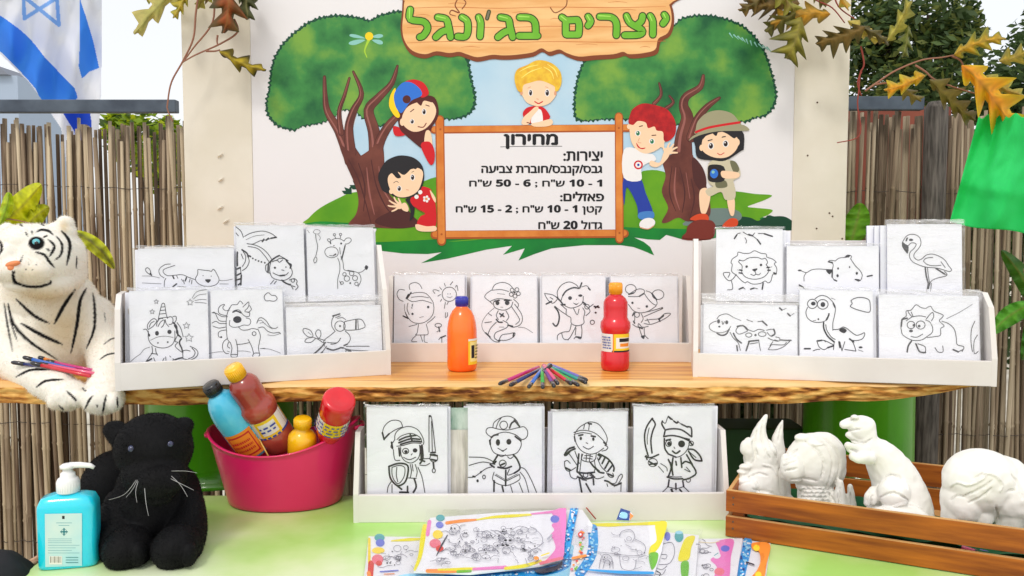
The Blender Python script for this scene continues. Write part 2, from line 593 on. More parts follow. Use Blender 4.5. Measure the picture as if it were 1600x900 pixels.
# ---- reed fence: every reed is a part
m_reed = mat('dry_reed', (206, 190, 160), .75, (104, 86, 70), 1.0, detail=6, lo=.25, hi=.78, bump=.5, bscale=3, stretch=(90, 90, 3.0), rand=.5, spec=.15,
             col3=(168, 150, 126))
m_wire = mat('binding_wire', (70, 62, 58), .5)
m_rail = mat('grey_painted_rail', (86, 98, 112), .5, (60, 70, 84), 12, bump=.15, bscale=80)
def reed_mesh(i):
    rnd = random.Random(i * 13 + 1)
    r = rnd.uniform(.0054, .0078)
    H = 1.735 - (.03 * rnd.random() if i % 3 else .07)
    pts, rs = [], []
    ph, am = rnd.uniform(0, 6.28), rnd.uniform(.003, .009)
    zs = sorted([0.0, H] + [H * (k + rnd.uniform(-.12, .12)) / 7 for k in range(1, 7)])
    for k, z in enumerate(zs):
        ox, oy = am * math.sin(z * 2.6 + ph), am * math.cos(z * 2.1 + ph)
        tr = r * (1.05 - .25 * z / H)
        if 0 < k < len(zs) - 1:
            for dz, q in ((-.006, 1.0), (0, 1.28), (.006, 1.0)):
                pts.append((ox, oy, z + dz)); rs.append(tr * q)
        else:
            pts.append((ox, oy, z)); rs.append(tr)
    q = MB(); q.tube(pts, rs, m_reed, n=7)
    return q.mesh('reed')
REEDS = [reed_mesh(i) for i in range(14)]
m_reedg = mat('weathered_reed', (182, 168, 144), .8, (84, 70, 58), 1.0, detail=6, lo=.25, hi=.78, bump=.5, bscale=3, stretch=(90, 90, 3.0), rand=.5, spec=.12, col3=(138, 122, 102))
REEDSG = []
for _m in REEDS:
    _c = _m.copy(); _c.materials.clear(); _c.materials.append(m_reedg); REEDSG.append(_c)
def reed_backing(x0, x1, parent, rnd, m, zt, Y=2.535):
    q = MB(); x = x0
    while x < x1:
        r = rnd.uniform(.005, .008); t = rnd.uniform(-.012, .012); h = 1.72 + zt + rnd.uniform(-.04, .0)
        q.tube([(x, Y, 0), (x + t * .5 + rnd.uniform(-.003, .003), Y, h / 2), (x + t, Y, h)], [r, r * 1.05, r * .8], m, n=6)
        x += rnd.choice((.012, .015, .018, .022, .030))
    q.build('reed_backing', parent, kind='stuff')
def reed_run(x0, x1, parent, rnd, Y=2.5, pitch=.0150, zt=0.0, kinds=None):
    x = x0
    while x < x1:
        o = link('reed', rnd.choice(kinds or REEDS), parent)
        o.location = (x + rnd.uniform(-.002, .002), Y + rnd.uniform(-.009, .009), zt + rnd.uniform(-.018, .012))
        o.rotation_euler = (rnd.uniform(-.008, .008), rnd.uniform(-.017, .017), rnd.uniform(0, 6.28))
        o.scale = (rnd.uniform(.95, 1.25),) * 2 + (1,)
        x += pitch * rnd.choice((.8, .95, 1, 1, 1, 1.05, 1.15, 1.2))
def wires(mb, x0, x1, zs, Y):
    for z in zs:
        pts = [(x, Y - .013 + .006 * math.sin(x * 190), z + .006 * math.sin(x * 7) + .002 * math.sin(x * 60)) for x in np.arange(x0, x1, .008)]
        mb.tube(pts, .0011, m_wire, n=5)
rnd = random.Random(3)
fl = thing('reed_fence', 'tan dried reed fence under a grey rail left of the painted banner wall', 'fence')
reed_run(-1.72, -.85, fl, rnd, pitch=.0104); reed_run(-.845, -.62, fl, rnd, pitch=.0125); reed_backing(-1.78, -.6, fl, rnd, m_reed, 0)
w = MB(); wires(w, -1.78, -.62, (1.52, 1.16, .78, .4), 2.5); w.build('binding_wire', fl)
fm_ = thing('reed_fence', 'shaded reed fence seen in the gap below the wooden plank shelf', 'fence')
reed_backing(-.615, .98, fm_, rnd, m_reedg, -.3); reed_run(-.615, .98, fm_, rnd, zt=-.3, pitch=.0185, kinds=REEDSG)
w = MB(); wires(w, -.615, .98, (1.0, .62), 2.5); w.build('binding_wire', fm_)
fr = thing('reed_fence', 'grey brown weathered reed fence right of the banner wall behind green cloth', 'fence')
reed_backing(.985, 1.86, fr, rnd, m_reedg, .035); reed_run(.985, 1.80, fr, rnd, zt=.035, pitch=.0104, kinds=REEDSG)
w = MB(); wires(w, .985, 1.86, (1.5, 1.13, .75, .4), 2.5); w.build('binding_wire', fr)
q = MB()
q.box(((-1.9 + -1.02) / 2, 2.455, P(100, 166.5, 2.455).z), (.9, .03, .038), m_rail, bev=.003)
q.build('rail', fl)
q = MB()
xa, xb = P(1325, 160, 2.455).x, P(1441, 160, 2.455).x
q.box(((xa + xb) / 2, 2.455, P(1385, 162, 2.455).z), (xb - xa, .03, .04), m_rail, bev=.003)
q.build('rail', fr)
q = MB()
c = P(1459, 300, 2.47)
m_post = mat('weathered_post', (104, 98, 92), .85, (60, 56, 52), 6, bump=.6, bscale=8, stretch=(20, 20, 2))
q.tube([(c.x, 2.47, 0), (c.x, 2.47, 1.755), (c.x, 2.47, 1.775)], [.036, .034, .022], m_post, n=12)
q.build('post', fr)
m_red = mat('faded_red_panel', (150, 84, 66), .85, (120, 66, 54), 5, bump=.2)
q = MB(); a = P(1290, 168, 2.9); b = P(1480, 260, 2.9)
q.box(((a.x + b.x) / 2, 2.9, (a.z + b.z) / 2 - .35), (b.x - a.x, .03, a.z - b.z + .7), m_red)
o = q.build('garden_screen'); tag(o, 'faded red panel showing through reed gaps beside the right wall edge', 'screen')

# ---- backboard wall with cream side boards
m_cream = mat('cream_painted_board', (232, 226, 212), .7, (220, 213, 196), 5, detail=6, bump=.12, bscale=40)
m_board = mat('white_backing_board', (225, 222, 216), .7, bump=.1, bscale=30)
ZW0, ZW1 = .98, 2.15
wall = thing('display_wall', 'upright cream board wall with wide side boards carrying the printed banner', 'wall', (0, 2.36, 0))
xl0, xl1 = P(286, 200, 2.33).x, P(393, 200, 2.33).x
xr0, xr1 = P(1241, 200, 2.33).x, P(1326, 200, 2.33).x
q = MB(); q.box(((xl0 + xr1) / 2, 2.372, (ZW0 + ZW1) / 2), (xr1 - xl0 - .01, .03, ZW1 - ZW0), m_board); q.build('backing_board', wall)
q = MB(); q.box(((xl0 + xl1) / 2, 2.3455, (ZW0 + ZW1) / 2), (xl1 - xl0, .026, ZW1 - ZW0), m_cream, bev=.003); q.build('side_board', wall)
q = MB(); q.box(((xr0 + xr1) / 2, 2.3455, (ZW0 + ZW1) / 2), (xr1 - xr0, .026, ZW1 - ZW0), m_cream, bev=.003); q.build('side_board', wall)
m_nail = mat('rust_nail_hole', (96, 78, 62), .8)
for (x, y) in ((1262, 243), (1277, 160), (1296, 333), (1301, 338), (1276, 357), (1316, 373)):
    q = MB(); c = P(x, y, 2.332); q.ell(c, (.0028, .0012, .0026), m_nail, 8, 6); q.build('nail', wall)
for (x, y) in ((345, 243), (346, 281), (345, 325), (354, 346)):
    q = MB(); c = P(x, y, 2.330)
    q.tube([c + Vector((-.009, 0, -.006)), c + Vector((-.002, -.003, .001)), c + Vector((.007, -.001, .006))], [.001, .0035, .001], m_cream, n=6)
    q.build('paint_flake', wall)

# ---- shelf: thick slab with a live bark edge
m_slab = mat('honey_pine_top', (240, 186, 94), .38, (196, 122, 44), 2.6, detail=9, lo=.36, hi=.66, bump=.15, bscale=5, stretch=(1.2, 16, 4), coat=.25, col3=(224, 158, 66))
m_bark = mat('live_edge_bark', (238, 190, 108), .7, (116, 62, 26), 44, detail=6, lo=.38, hi=.64, bump=1.0, bscale=50, stretch=(.42, 1, 1.7), bdist=.006, col3=(208, 142, 64))
m_sap = mat('pale_sapwood', (240, 205, 146), .5, (222, 176, 110), 4, stretch=(1, 8, 8), bump=.2)
xr = PZ(1522, 604, SHELF_Z - .01).x
XS0, XS1 = -1.5, xr
def front_y(x):
    return 1.775 + .012 * math.sin(x * 3.1 + 1) + .006 * math.sin(x * 9.7) + .003 * math.sin(x * 27)
def thick(x):
    t = .048 + .003 * math.sin(x * 5)
    if x > .78: t *= max(.22, 1 - ((x - .78) / (XS1 - .78)) ** 1.6 * .8)
    return t
shelf = thing('plank_shelf', 'long honey coloured wooden slab shelf with rough live bark edge', 'shelf', (0, 2.0, SHELF_Z))
def top_fn(u, v):
    x = XS0 + (XS1 - XS0) * u
    y0 = front_y(x) + .024
    return (x, y0 + (2.325 - y0) * v, SHELF_Z)
q = MB(); q.grid(top_fn, 120, 6, m_slab, False)
def bot_fn(u, v):
    x, y, z = top_fn(u, 1 - v); return (x, y, SHELF_Z - thick(x) * .98)
q.grid(bot_fn, 120, 6, m_slab, False)
def end_fn(u, v):
    x, y, _ = top_fn(1, u); return (x, y, SHELF_Z - thick(x) * (1 - v))
q.grid(end_fn, 10, 2, m_slab, False)
q.build('slab', shelf)
def edge_fn(u, v):
    x = XS0 + (XS1 - XS0) * u
    t = thick(x); yf = front_y(x)
    a = v
    z = SHELF_Z - t * a
    y = yf + .024 * (1 - min(1, a / .16)) if a < .16 else yf + .016 * ((a - .16) / .84) ** 1.6
    nz = noise.noise(Vector((x * 14, a * 5, 3))) * .006 + noise.noise(Vector((x * 45, a * 9, 7))) * .004
    if .12 < a < .97: y -= nz
    return (x, y, z - (.0035 * noise.noise(Vector((x * 9, 0, 1))) if a > .5 else 0))
q = MB()
q.grid(lambda u, v: edge_fn(u, v * .22), 520, 3, m_sap)
q.build('sapwood_edge', shelf)
q = MB(); q.grid(lambda u, v: edge_fn(u, .22 + v * .78), 640, 12, m_bark); q.build('bark_edge', shelf)

# ---- green table
m_table = mat('lime_green_tabletop', (230, 242, 204), .42, (168, 218, 112), 2.4, detail=6, lo=.38, hi=.64, bump=.35, bscale=6, col3=(200, 231, 154), coat=.12)  # pale noise patches paint the sky's sheen into the green
m_trim = mat('woven_trim', (214, 170, 140), .8, (150, 96, 84), 60, lo=.4, hi=.6)
table = thing('table', 'lime green table covered with glossy plastic in the foreground', 'table', (0, 1.5, TABLE_Z))
xt = PZ(42, 890, TABLE_Z).x
q = MB()
q.box(((xt + 1.5) / 2, (1.1 + 1.885) / 2, TABLE_Z - .015), (1.5 - xt, .785, .03), m_table, bev=.006)
q.build('tabletop', table)
q = MB(); q.box((.3, 1.5, .70), (2.2, .62, .06), mat('table_frame', (120, 128, 120), .6)); q.build('frame', table)
for (x, y) in ((xt + .08, 1.18), (xt + .08, 1.86), (1.42, 1.18), (1.42, 1.86)):
    q = MB(); q.tube([(x, y, 0), (x, y, .68)], .018, MATS['table_frame'], n=10); q.build('leg', table)
q = MB()
for s_ in (0, 1, 2):
    pts = [(xt - .012 + .006 * math.sin(k * .9 + s_ * 2.1), 1.1 + k * .0145 , TABLE_Z - .006 + .006 * math.cos(k * .9 + s_ * 2.1)) for k in range(57)]
    q.tube(pts, .0055, m_trim, n=6)
q.build('edge_trim', table)

# ---- green tubs that hold the shelf up
m_tub = mat('glossy_green_plastic', (84, 172, 20), .32, (66, 146, 12), 3, coat=.3)
def tub(cx, cy, r, label):
    t = thing('plastic_tub', label, 'tub', (cx, cy, TABLE_Z), 'green tubs under the plank shelf')
    q = MB()
    zt = SHELF_Z - .056 - TABLE_Z
    q.lathe([(r * .97, .003), (r * 1.03, .005), (r * 1.03, .014), (r * .97, .018), (r * .965, .05), (r * .955, zt - .03), (r * .97, zt - .02), (r * .97, zt), (r * .3, zt)], m_tub, 56)
    q.build('body', t, local=True)
    q = MB(); q.lathe([(r * .985, zt - .016), (r * 1.012, zt - .014), (r * 1.012, zt - .004), (r * .985, zt - .002)], m_tub, 56); q.build('rim', t, local=True)
    return t
tub(P(345, 700, 2.08).x, 2.09, .192, 'green plastic tub standing behind the black plush panther')
tub(P(1345, 660, 2.08).x, 2.10, .142, 'green plastic tub standing behind the white plaster dinosaur')
m_dk = mat('dark_green_plastic', (34, 74, 34), .6, (24, 56, 26), 4)
q = MB(); a = P(1118, 700, 2.15); b = P(1258, 700, 2.15)
q.box(((a.x + b.x) / 2, 2.2, .70), (b.x - a.x, .14, .30), m_dk, bev=.01)
o = q.build('storage_box'); tag(o, 'dark green box in the shadow behind the slatted wooden crate', 'box')
m_bag = mat('black_cloth', (22, 22, 24), .85, (38, 38, 42), 9, bump=.5)
q = MB(); c = P(8, 893, 1.42); q.ell(c + Vector((-.03, 0, -.05)), (.075, .09, .085), m_bag); q.ell(c + Vector((.012, -.02, -.075)), (.05, .05, .06), m_bag)
me = sculpt(q, .006, 3)
for v in me.vertices: v.co += v.normal * .006 * noise.noise(v.co * 28)
o = link('cloth_bag', me); me.materials.clear(); me.materials.append(m_bag)
tag(o, 'black crumpled cloth bag at the bottom left beside the table', 'bag')

# ---- behind the fences
m_bld = mat('pale_blue_render', (168, 184, 204), .8)
q = MB(); a = P(-60, 118, 14); b = P(27, 118, 14); c = P(14, 140, 14)
bl = thing('building', 'small pale blue grey building far behind the flag above the rail', 'building', ((a.x + b.x) / 2, 15, 0))
q.box(((a.x + b.x) / 2, 15, a.z / 2), (b.x - a.x, 2, a.z), m_bld); q.build('wall', bl)
q = MB(); q.prism([(a.x - .2, 13.9, a.z), (b.x - .1, 13.9, a.z), (b.x - .25, 13.9, a.z + .14), (a.x - .2, 13.9, a.z + .2)], (0, 2.3, 0), mat('grey_roof', (128, 134, 146), .7)); q.build('roof', bl)

def leaf_cloud(n, centres, size, seed, mats_, flat=.5, only_shell=.55):
    rnd = random.Random(seed)
    q = MB()
    for _ in range(n):
        c, r = rnd.choice(centres)
        while True:
            v = Vector((rnd.uniform(-1, 1), rnd.uniform(-1, 1), rnd.uniform(-1, 1)))
            if only_shell < v.length < 1: break
        p = Vector((c[0] + v.x * r[0], c[1] + v.y * r[1], c[2] + v.z * r[2]))
        a = Vector((rnd.gauss(0, 1), rnd.gauss(0, 1), rnd.gauss(0, flat))).normalized()
        b = a.cross(Vector((rnd.gauss(0, 1), rnd.gauss(0, 1), rnd.gauss(0, 1)))).normalized()
        s = size * rnd.uniform(.6, 1.35)
        q.add([p - a * s, p + b * s * .42 - a * s * .1, p + a * s, p - b * s * .42 - a * s * .1], [(0, 1, 2, 3)], rnd.choice(mats_))
    return q
g1 = mat('leaf_dark_green', (62, 84, 44), .6, translucent=.3)
g2 = mat('leaf_mid_green', (86, 108, 56), .6, translucent=.3)
g3 = mat('leaf_olive', (118, 128, 62), .6, translucent=.35)
y1 = mat('leaf_yellow_green', (196, 206, 40), .6, translucent=.4)
y2 = mat('leaf_fresh_green', (140, 168, 44), .6, translucent=.4)
m_trunk = mat('bark_grey_brown', (92, 80, 68), .9, (60, 50, 42), 8, bump=.6)
def tree(label, blobs, Y, n, size, seed, ms, trunk_px, group=None, cat='tree', name='broadleaf_tree', ztrunk=0.0, tr=.09):
    base = P(trunk_px, 300, Y)
    t = thing(name, label, cat, (base.x, Y, 0), group)
    cs = []
    for (px, py, rx, ry) in blobs:
        c = P(px, py, Y + random.uniform(-.4, .4)); k = Y / FPX
        cs.append(((c.x, c.y, c.z), (rx * k, max(rx, ry) * k * .8, ry * k)))
    leaf_cloud(n, cs, size, seed, ms).build('crown', t, kind='stuff')
    q = MB()
    top = Vector(cs[0][0])
    q.tube([(base.x, Y, 0), (base.x * .8 + top.x * .2, Y, top.z * .5), (top.x, Y, top.z)], [tr, tr * .7, tr * .3], m_trunk, n=9)
    for c, r in cs[1:]:
        m0 = Vector((base.x * .7 + top.x * .3, Y, top.z * .72))
        q.tube([m0, (m0 + Vector(c)) / 2 + Vector((0, 0, .03 * Y)), Vector(c)], [tr * .5, tr * .3, tr * .1], m_trunk, n=7)
    q.build('trunk', t)
    return t
tree('tall dark leafed tree rising behind the right reed fence', [(1400, 60, 66, 56), (1450, 24, 70, 46), (1375, 120, 55, 45), (1470, 95, 60, 60), (1350, 20, 50, 50), (1500, 60, 40, 45), (1430, 130, 60, 40), (1360, 70, 45, 40)],
     6.0, 5200, .040, 5, [g1, g1, g2, g3], 1478)
tree('shadowed tree crown at the right edge beyond the orange leaf', [(1600, 120, 60, 60), (1640, 60, 60, 60), (1560, 150, 50, 40), (1590, 175, 60, 40), (1480, 175, 60, 30), (1650, 170, 70, 60)],
     7.0, 3800, .042, 6, [g1, g1, g2], 1640)
tree('yellow green shrub glimpsed over and through the left reeds', [(225, 225, 48, 45), (190, 200, 28, 22), (250, 260, 35, 45), (262, 210, 25, 30)],
     4.0, 1500, .03, 8, [y1, y2, y2, g2], 230, cat='shrub', name='garden_shrub', tr=.03)
tree('dark foliage added behind the reeds to darken the gap under the shelf', [(1180, 560, 150, 130), (900, 600, 180, 110), (600, 600, 170, 110), (1320, 520, 120, 130), (760, 660, 160, 80), (1100, 680, 200, 90)],
     3.4, 9000, .05, 19, [g1, g1, g1, g2], 900, cat='dark backing', name='dark backing', tr=.04)  # leafy mass added to keep the gap under the shelf dark
tree('dark hedge bush behind the lower right reeds', [(1400, 330, 120, 90), (1560, 300, 100, 100), (1480, 480, 150, 110), (1350, 470, 90, 90)],
     4.2, 4200, .05, 9, [g1, g1, g2], 1480, cat='shrub', name='garden_shrub', tr=.05)

# ---- flag
m_flag = mat('flag_cloth', (255, 255, 255), .8, attr='Col', translucent=.45)
def pip(px, py, poly):
    ins = np.zeros(px.shape, bool)
    n = len(poly)
    for i in range(n):
        x1, y1_ = poly[i]; x2, y2_ = poly[(i + 1) % n]
        if y1_ == y2_: continue
        c = ((y1_ > py) != (y2_ > py)) & (px < (x2 - x1) * (py - y1_) / (y2_ - y1_) + x1)
        ins ^= c
    return ins
NX, NY = 190, 300
X, Y_ = np.meshgrid(np.linspace(-14, 160, NX), np.linspace(-16, 262, NY))
outl = [(-14, -16), (160, -16), (160, 60), (158, 160), (150, 262), (104, 258), (95, 200), (66, 157), (45, 128), (0, 84), (-14, 70)]
ins = pip(X, Y_, outl)
col = np.ones(X.shape + (3,)) * np.array([.86, .88, .93])
BL = np.array(s2l((64, 140, 238))[:3]); LB = np.array(s2l((130, 178, 240))[:3]); DB = np.array(s2l((44, 84, 205))[:3])
s1 = smooth_pts([(-14, 20), (20, 38), (48, 62), (72, 92), (95, 118), (116, 138), (117, 158), (68, 158), (55, 138), (30, 110), (0, 80), (-14, 66)], True, 3)
s2 = [(124, -16), (127, 5), (134, 25), (146, 65), (155, 106), (140, 112), (128, 123), (123, 104), (125, 60)]
s3 = [(88, 160), (138, 160), (143, 190), (142, 226), (131, 240), (124, 236), (116, 205)]
col[pip(X, Y_, s1)] = BL; col[pip(X, Y_, s2)] = BL; col[pip(X, Y_, s3)] = DB
seam = pip(X, Y_, [(55, 138), (62, 112), (70, 90), (117, 138), (117, 158), (68, 158)]); col[seam] = BL * .95
for a, b in (((38, 29), (36, -22)), ((38, 29), (90, -4)), ((36, -22), (90, -4)), ((92, 39), (88, -16)), ((92, 39), (40, -3)), ((88, -16), (40, -3))):
    d, _ = seg_dist(X.ravel(), Y_.ravel(), [a, b]); col[(d < 3.0).reshape(X.shape)] = LB
vs = []
for j in range(NY):
    for i in range(NX):
        x, y = X[j, i], Y_[j, i]
        dY = .05 * math.sin((x - y * .55) * .075) + .03 * math.sin((x + y * .2) * .12 + 1)
        vs.append(P(x, y, 3.1 + dY))
fs, = [[(j * NX + i, j * NX + i + 1, (j + 1) * NX + i + 1, (j + 1) * NX + i) for j in range(NY - 1) for i in range(NX - 1) if ins[j, i] and ins[j + 1, i + 1]]]
fg = thing('flag', 'white flag with blue stripes and six pointed star hanging behind left fence', 'flag', (P(70, 50, 3.1).x, 3.1, 1.9))
me = bpy.data.meshes.new('cloth'); me.from_pydata([v - fg.location for v in vs], [], fs)
set_colour(me, 'Col', col.reshape(-1, 3)); me.materials.append(m_flag)
me.polygons.foreach_set('use_smooth', [True] * len(me.polygons))
bm = bmesh.new(); bm.from_mesh(me); bmesh.ops.delete(bm, geom=[v for v in bm.verts if not v.link_faces], context='VERTS'); bm.to_mesh(me); bm.free()
link('cloth', me, fg)
q = MB(); a = P(-40, -22, 3.12); b = P(240, -26, 3.12); q.tube([a, b], .012, mat('flag_pole', (210, 210, 214), .4)); q.build('pole', fg)

# ================================================================== BANNER
bs = Surf((0, YB, 1.3), (1, 0, 0), (0, 0, 1))
m_vinyl = mat('white_vinyl', (234, 232, 234), .42, bump=.22, bscale=3.5, bdist=.008)
ban = thing('banner', 'printed vinyl banner with jungle trees, children and a Hebrew price list', 'banner', (0, YB, 1.0))
q = MB(); a = xl1 + .0004; b = xr0 - .0004
q.box(((a + b) / 2, YB + .0015, 1.55), (b - a, .003, 1.12), m_vinyl); q.build('sheet', ban)
def ink(name, c, c2=None, sc=30, **k): return mat('print_' + name, c, .42, c2, sc, spec=.3, **k)
i_sky = ink('sky', (176, 210, 232), (196, 220, 236), 5)
i_hill = ink('light_grass', (112, 172, 26), (84, 152, 22), 7)
i_grass = ink('dark_grass', (22, 142, 52), (12, 116, 48), 8)
i_tree = ink('crown_green', (24, 92, 52), (122, 168, 66), 8, lo=.34, hi=.64, detail=10, col3=(62, 138, 68))
i_tedge = ink('crown_edge', (18, 74, 52))
i_bark = ink('trunk_brown', (120, 66, 54), (88, 44, 38), 14)
i_bkd = ink('trunk_dark', (78, 38, 36)); i_bkl = ink('trunk_light', (152, 94, 86))
i_woodp = ink('sign_wood', (246, 200, 138), (232, 172, 106), 5, stretch=(1, 1, 7))
i_wl = ink('sign_line', (206, 120, 62)); i_wd = ink('sign_edge', (130, 66, 34))
i_let = ink('letter_green', (104, 178, 44), (122, 192, 56), 12); i_ledge = ink('letter_edge', (44, 66, 22))
i_frm = ink('frame_wood', (226, 144, 66), (206, 112, 40), 14, stretch=(1, 1, 1)); i_frd = ink('frame_dark', (170, 84, 34))
i_panel = ink('panel', (232, 230, 233)); i_blk = ink('black', (24, 24, 28))
i_skin = ink('skin', (248, 212, 176)); i_skd = ink('skin_shade', (222, 160, 124)); i_hairb = ink('hair_black', (36, 34, 38)); i_hairn = ink('hair_brown', (84, 34, 30))
i_hairy = ink('hair_blond', (240, 200, 60), (226, 168, 50), 60); i_hairr = ink('hair_red', (196, 32, 34), (160, 20, 28), 50)
i_red = ink('red', (208, 26, 36)); i_yel = ink('yellow', (250, 210, 30)); i_blue = ink('blue', (48, 116, 214)); i_jean = ink('jeans', (36, 62, 162)); i_jeanl = ink('jeans_cuff', (70, 130, 200))
i_wht = ink('white', (240, 238, 238)); i_khaki = ink('khaki', (206, 198, 170)); i_olive = ink('olive', (160, 156, 124)); i_olived = ink('olive_dark', (112, 112, 84))
i_boot = ink('boot', (214, 74, 36)); i_stump = ink('stump', (122, 48, 38)); i_palm = ink('palm', (14, 66, 44)); i_rock = ink('rock', (112, 132, 128)); i_eye = ink('eye', (40, 24, 24)); i_green = ink('iris', (40, 120, 80)); i_teal = ink('wing', (140, 200, 190))

A = Art(bs, .0004, .00001)
def sky_edge(k, n=40):
    a = 2 * math.pi * k / n
    return (820 + 268 * math.cos(a) * (1 + .03 * math.sin(5 * a)), 200 + 215 * math.sin(a) * (1 + .02 * math.sin(7 * a)))
A.poly([(x, min(y, 352)) for x, y in [sky_edge(k) for k in range(40)]], i_sky, smooth=False)
A.build('sky_picture', ban)

A = Art(bs, .0005, .00001)
A.poly([(588, 340), (588, 391), (630, 396), (668, 397), (690, 394), (676, 402), (658, 411), (700, 404), (760, 390), (800, 384), (792, 392), (786, 398), (820, 388), (815, 398), (810, 407), (835, 397), (862, 388), (913, 383), (970, 383), (990, 386), (1006, 392), (1022, 399), (1016, 386), (1006, 378), (991, 371), (1012, 374), (1031, 375), (1041, 367), (1052, 370), (1066, 374), (1100, 375), (1140, 368), (1239, 352), (1236, 344), (1100, 330), (800, 340)], i_grass, smooth=False)
A.poly([(477, 350), (482, 341), (500, 325), (530, 309), (556, 300), (620, 300), (660, 284), (690, 276), (760, 280), (975, 278), (1005, 267), (1036, 268), (1080, 290), (1110, 298), (1150, 299), (1180, 303), (1206, 305), (1196, 312), (1180, 318), (1168, 323), (1184, 325), (1207, 328), (1200, 336), (1188, 343), (1236, 350), (1130, 358), (1000, 356), (880, 352), (770, 372), (690, 378), (588, 380), (588, 352), (540, 352)], i_hill)
A.poly([(476, 351), (500, 346), (540, 348), (590, 350), (590, 357), (520, 354)], i_grass)
for (x, y, s) in ((560, 288, 1), (545, 297, .8)):
    A.poly([(x - 9 * s, y + 8 * s), (x - 14 * s, y + 1), (x - 6 * s, y + 1), (x - 9 * s, y - 6 * s), (x, y - 2), (x + 4, y - 10 * s), (x + 6 * s, y + 8 * s)], i_palm, smooth=False)
A.line([(588, 381), (700, 375), (830, 361), (990, 360), (1100, 362)], 5, i_grass)
A.poly([(1118, 356), (1126, 343), (1150, 338), (1172, 340), (1184, 345), (1196, 340), (1224, 338), (1240, 348), (1238, 360)], i_palm)
for k in range(7):
    A.line([(1188, 352), (1175 - k * 8, 340 + abs(k - 3) * 1.5), (1160 - k * 7, 346 + k)], [4, 3, 1], i_palm)
    A.line([(1190, 354), (1200 + k * 5, 338 + k), (1212 + k * 4, 341 + k * 3)], [4, 3, 1], i_palm)
A.poly([(1068, 352), (1085, 338), (1110, 326), (1150, 328), (1158, 342), (1130, 352)], i_rock)
A.build('grass_picture', ban)

def scallop(pts, bump=2.6, pitch=8.5):
    sp = smooth_pts(pts, True, 8)
    L_ = [0]
    for i in range(1, len(sp) + 1):
        a, b = sp[i - 1], sp[i % len(sp)]; L_.append(L_[-1] + math.hypot(a[0] - b[0], a[1] - b[1]))
    n = int(L_[-1] / pitch) * 5
    out = []
    sp2 = sp + [sp[0]]
    xs = np.interp(np.linspace(0, L_[-1], n, endpoint=False), L_, [p[0] for p in sp2])
    ys = np.interp(np.linspace(0, L_[-1], n, endpoint=False), L_, [p[1] for p in sp2])
    cx, cy = xs.mean(), ys.mean()
    for i in range(n):
        dx, dy = xs[(i + 1) % n] - xs[i - 1], ys[(i + 1) % n] - ys[i - 1]; l = math.hypot(dx, dy) or 1
        nx, ny = dy / l, -dx / l
        if nx * (xs[i] - cx) + ny * (ys[i] - cy) < 0: nx, ny = -nx, -ny
        k = abs(math.sin(math.pi * i / 5)) * bump * (.7 + .5 * math.sin(i * 1.7))
        out.append((xs[i] + nx * k, ys[i] + ny * k))
    return out
def crown(A, pts, blobs):
    A.poly(scallop(pts, 3.2), i_tedge, smooth=False)
    cx = sum(p[0] for p in pts) / len(pts); cy = sum(p[1] for p in pts) / len(pts)
    A.poly(scallop([(cx + (x - cx) * .978, cy + (y - cy) * .965) for x, y in pts], 2.4), i_tree, smooth=False)
    for (x, y, rx, ry, m) in []:
        A.poly(scallop([(x + rx * math.cos(a), y + ry * math.sin(a)) for a in [2 * math.pi * k / 10 for k in range(10)]], 1.6, 6), m, smooth=False)
i_cl = ink('crown_light', (120, 166, 62), (84, 148, 58), 9); i_cd = ink('crown_dark', (22, 86, 44), (34, 104, 50), 9); i_cm = ink('crown_mid', (44, 122, 60), (62, 138, 60), 10)
A = Art(bs, .0010, .00001)
crown(A, [(424, 108), (432, 84), (450, 60), (486, 33), (525, 24), (564, 28), (577, 32), (600, 22), (640, 20), (700, 60), (729, 90), (736, 120), (743, 157), (733, 178), (705, 186), (680, 180), (640, 178), (610, 190), (588, 198), (567, 184), (552, 172), (530, 173), (522, 182), (500, 192), (472, 197), (458, 203), (430, 194), (416, 170), (421, 135)],
      [(455, 150, 26, 34, i_cm), (690, 140, 38, 40, i_cl), (500, 120, 34, 16, i_cd), (600, 150, 52, 26, i_cd), (560, 60, 60, 18, i_cm), (480, 66, 26, 18, i_cm), (545, 130, 46, 24, i_cd)])
crown(A, [(1052, 42), (1068, 28), (1100, 24), (1132, 29), (1164, 43), (1190, 72), (1204, 107), (1213, 152), (1200, 178), (1180, 184), (1162, 190), (1120, 182), (1085, 188), (1050, 196), (1000, 188), (950, 186), (904, 188), (897, 168), (900, 133), (911, 99), (930, 84), (1000, 80), (1030, 66)],
      [(920, 140, 18, 34, i_cm), (1000, 120, 60, 26, i_cd), (1172, 130, 34, 42, i_cl), (1110, 60, 44, 22, i_cm), (1090, 130, 50, 26, i_cd), (1150, 165, 40, 14, i_cm), (950, 172, 30, 12, i_cd), (1045, 165, 30, 16, i_cd)])
for k in range(10):
    x, y = 1140 + k * 6.5, 52 + k * 2.4
    A.line([(x, y), (x + 5 + 3 * math.sin(k), y + 7)], [2.4, .8], i_teal)
A.build('tree_crown_picture', ban)

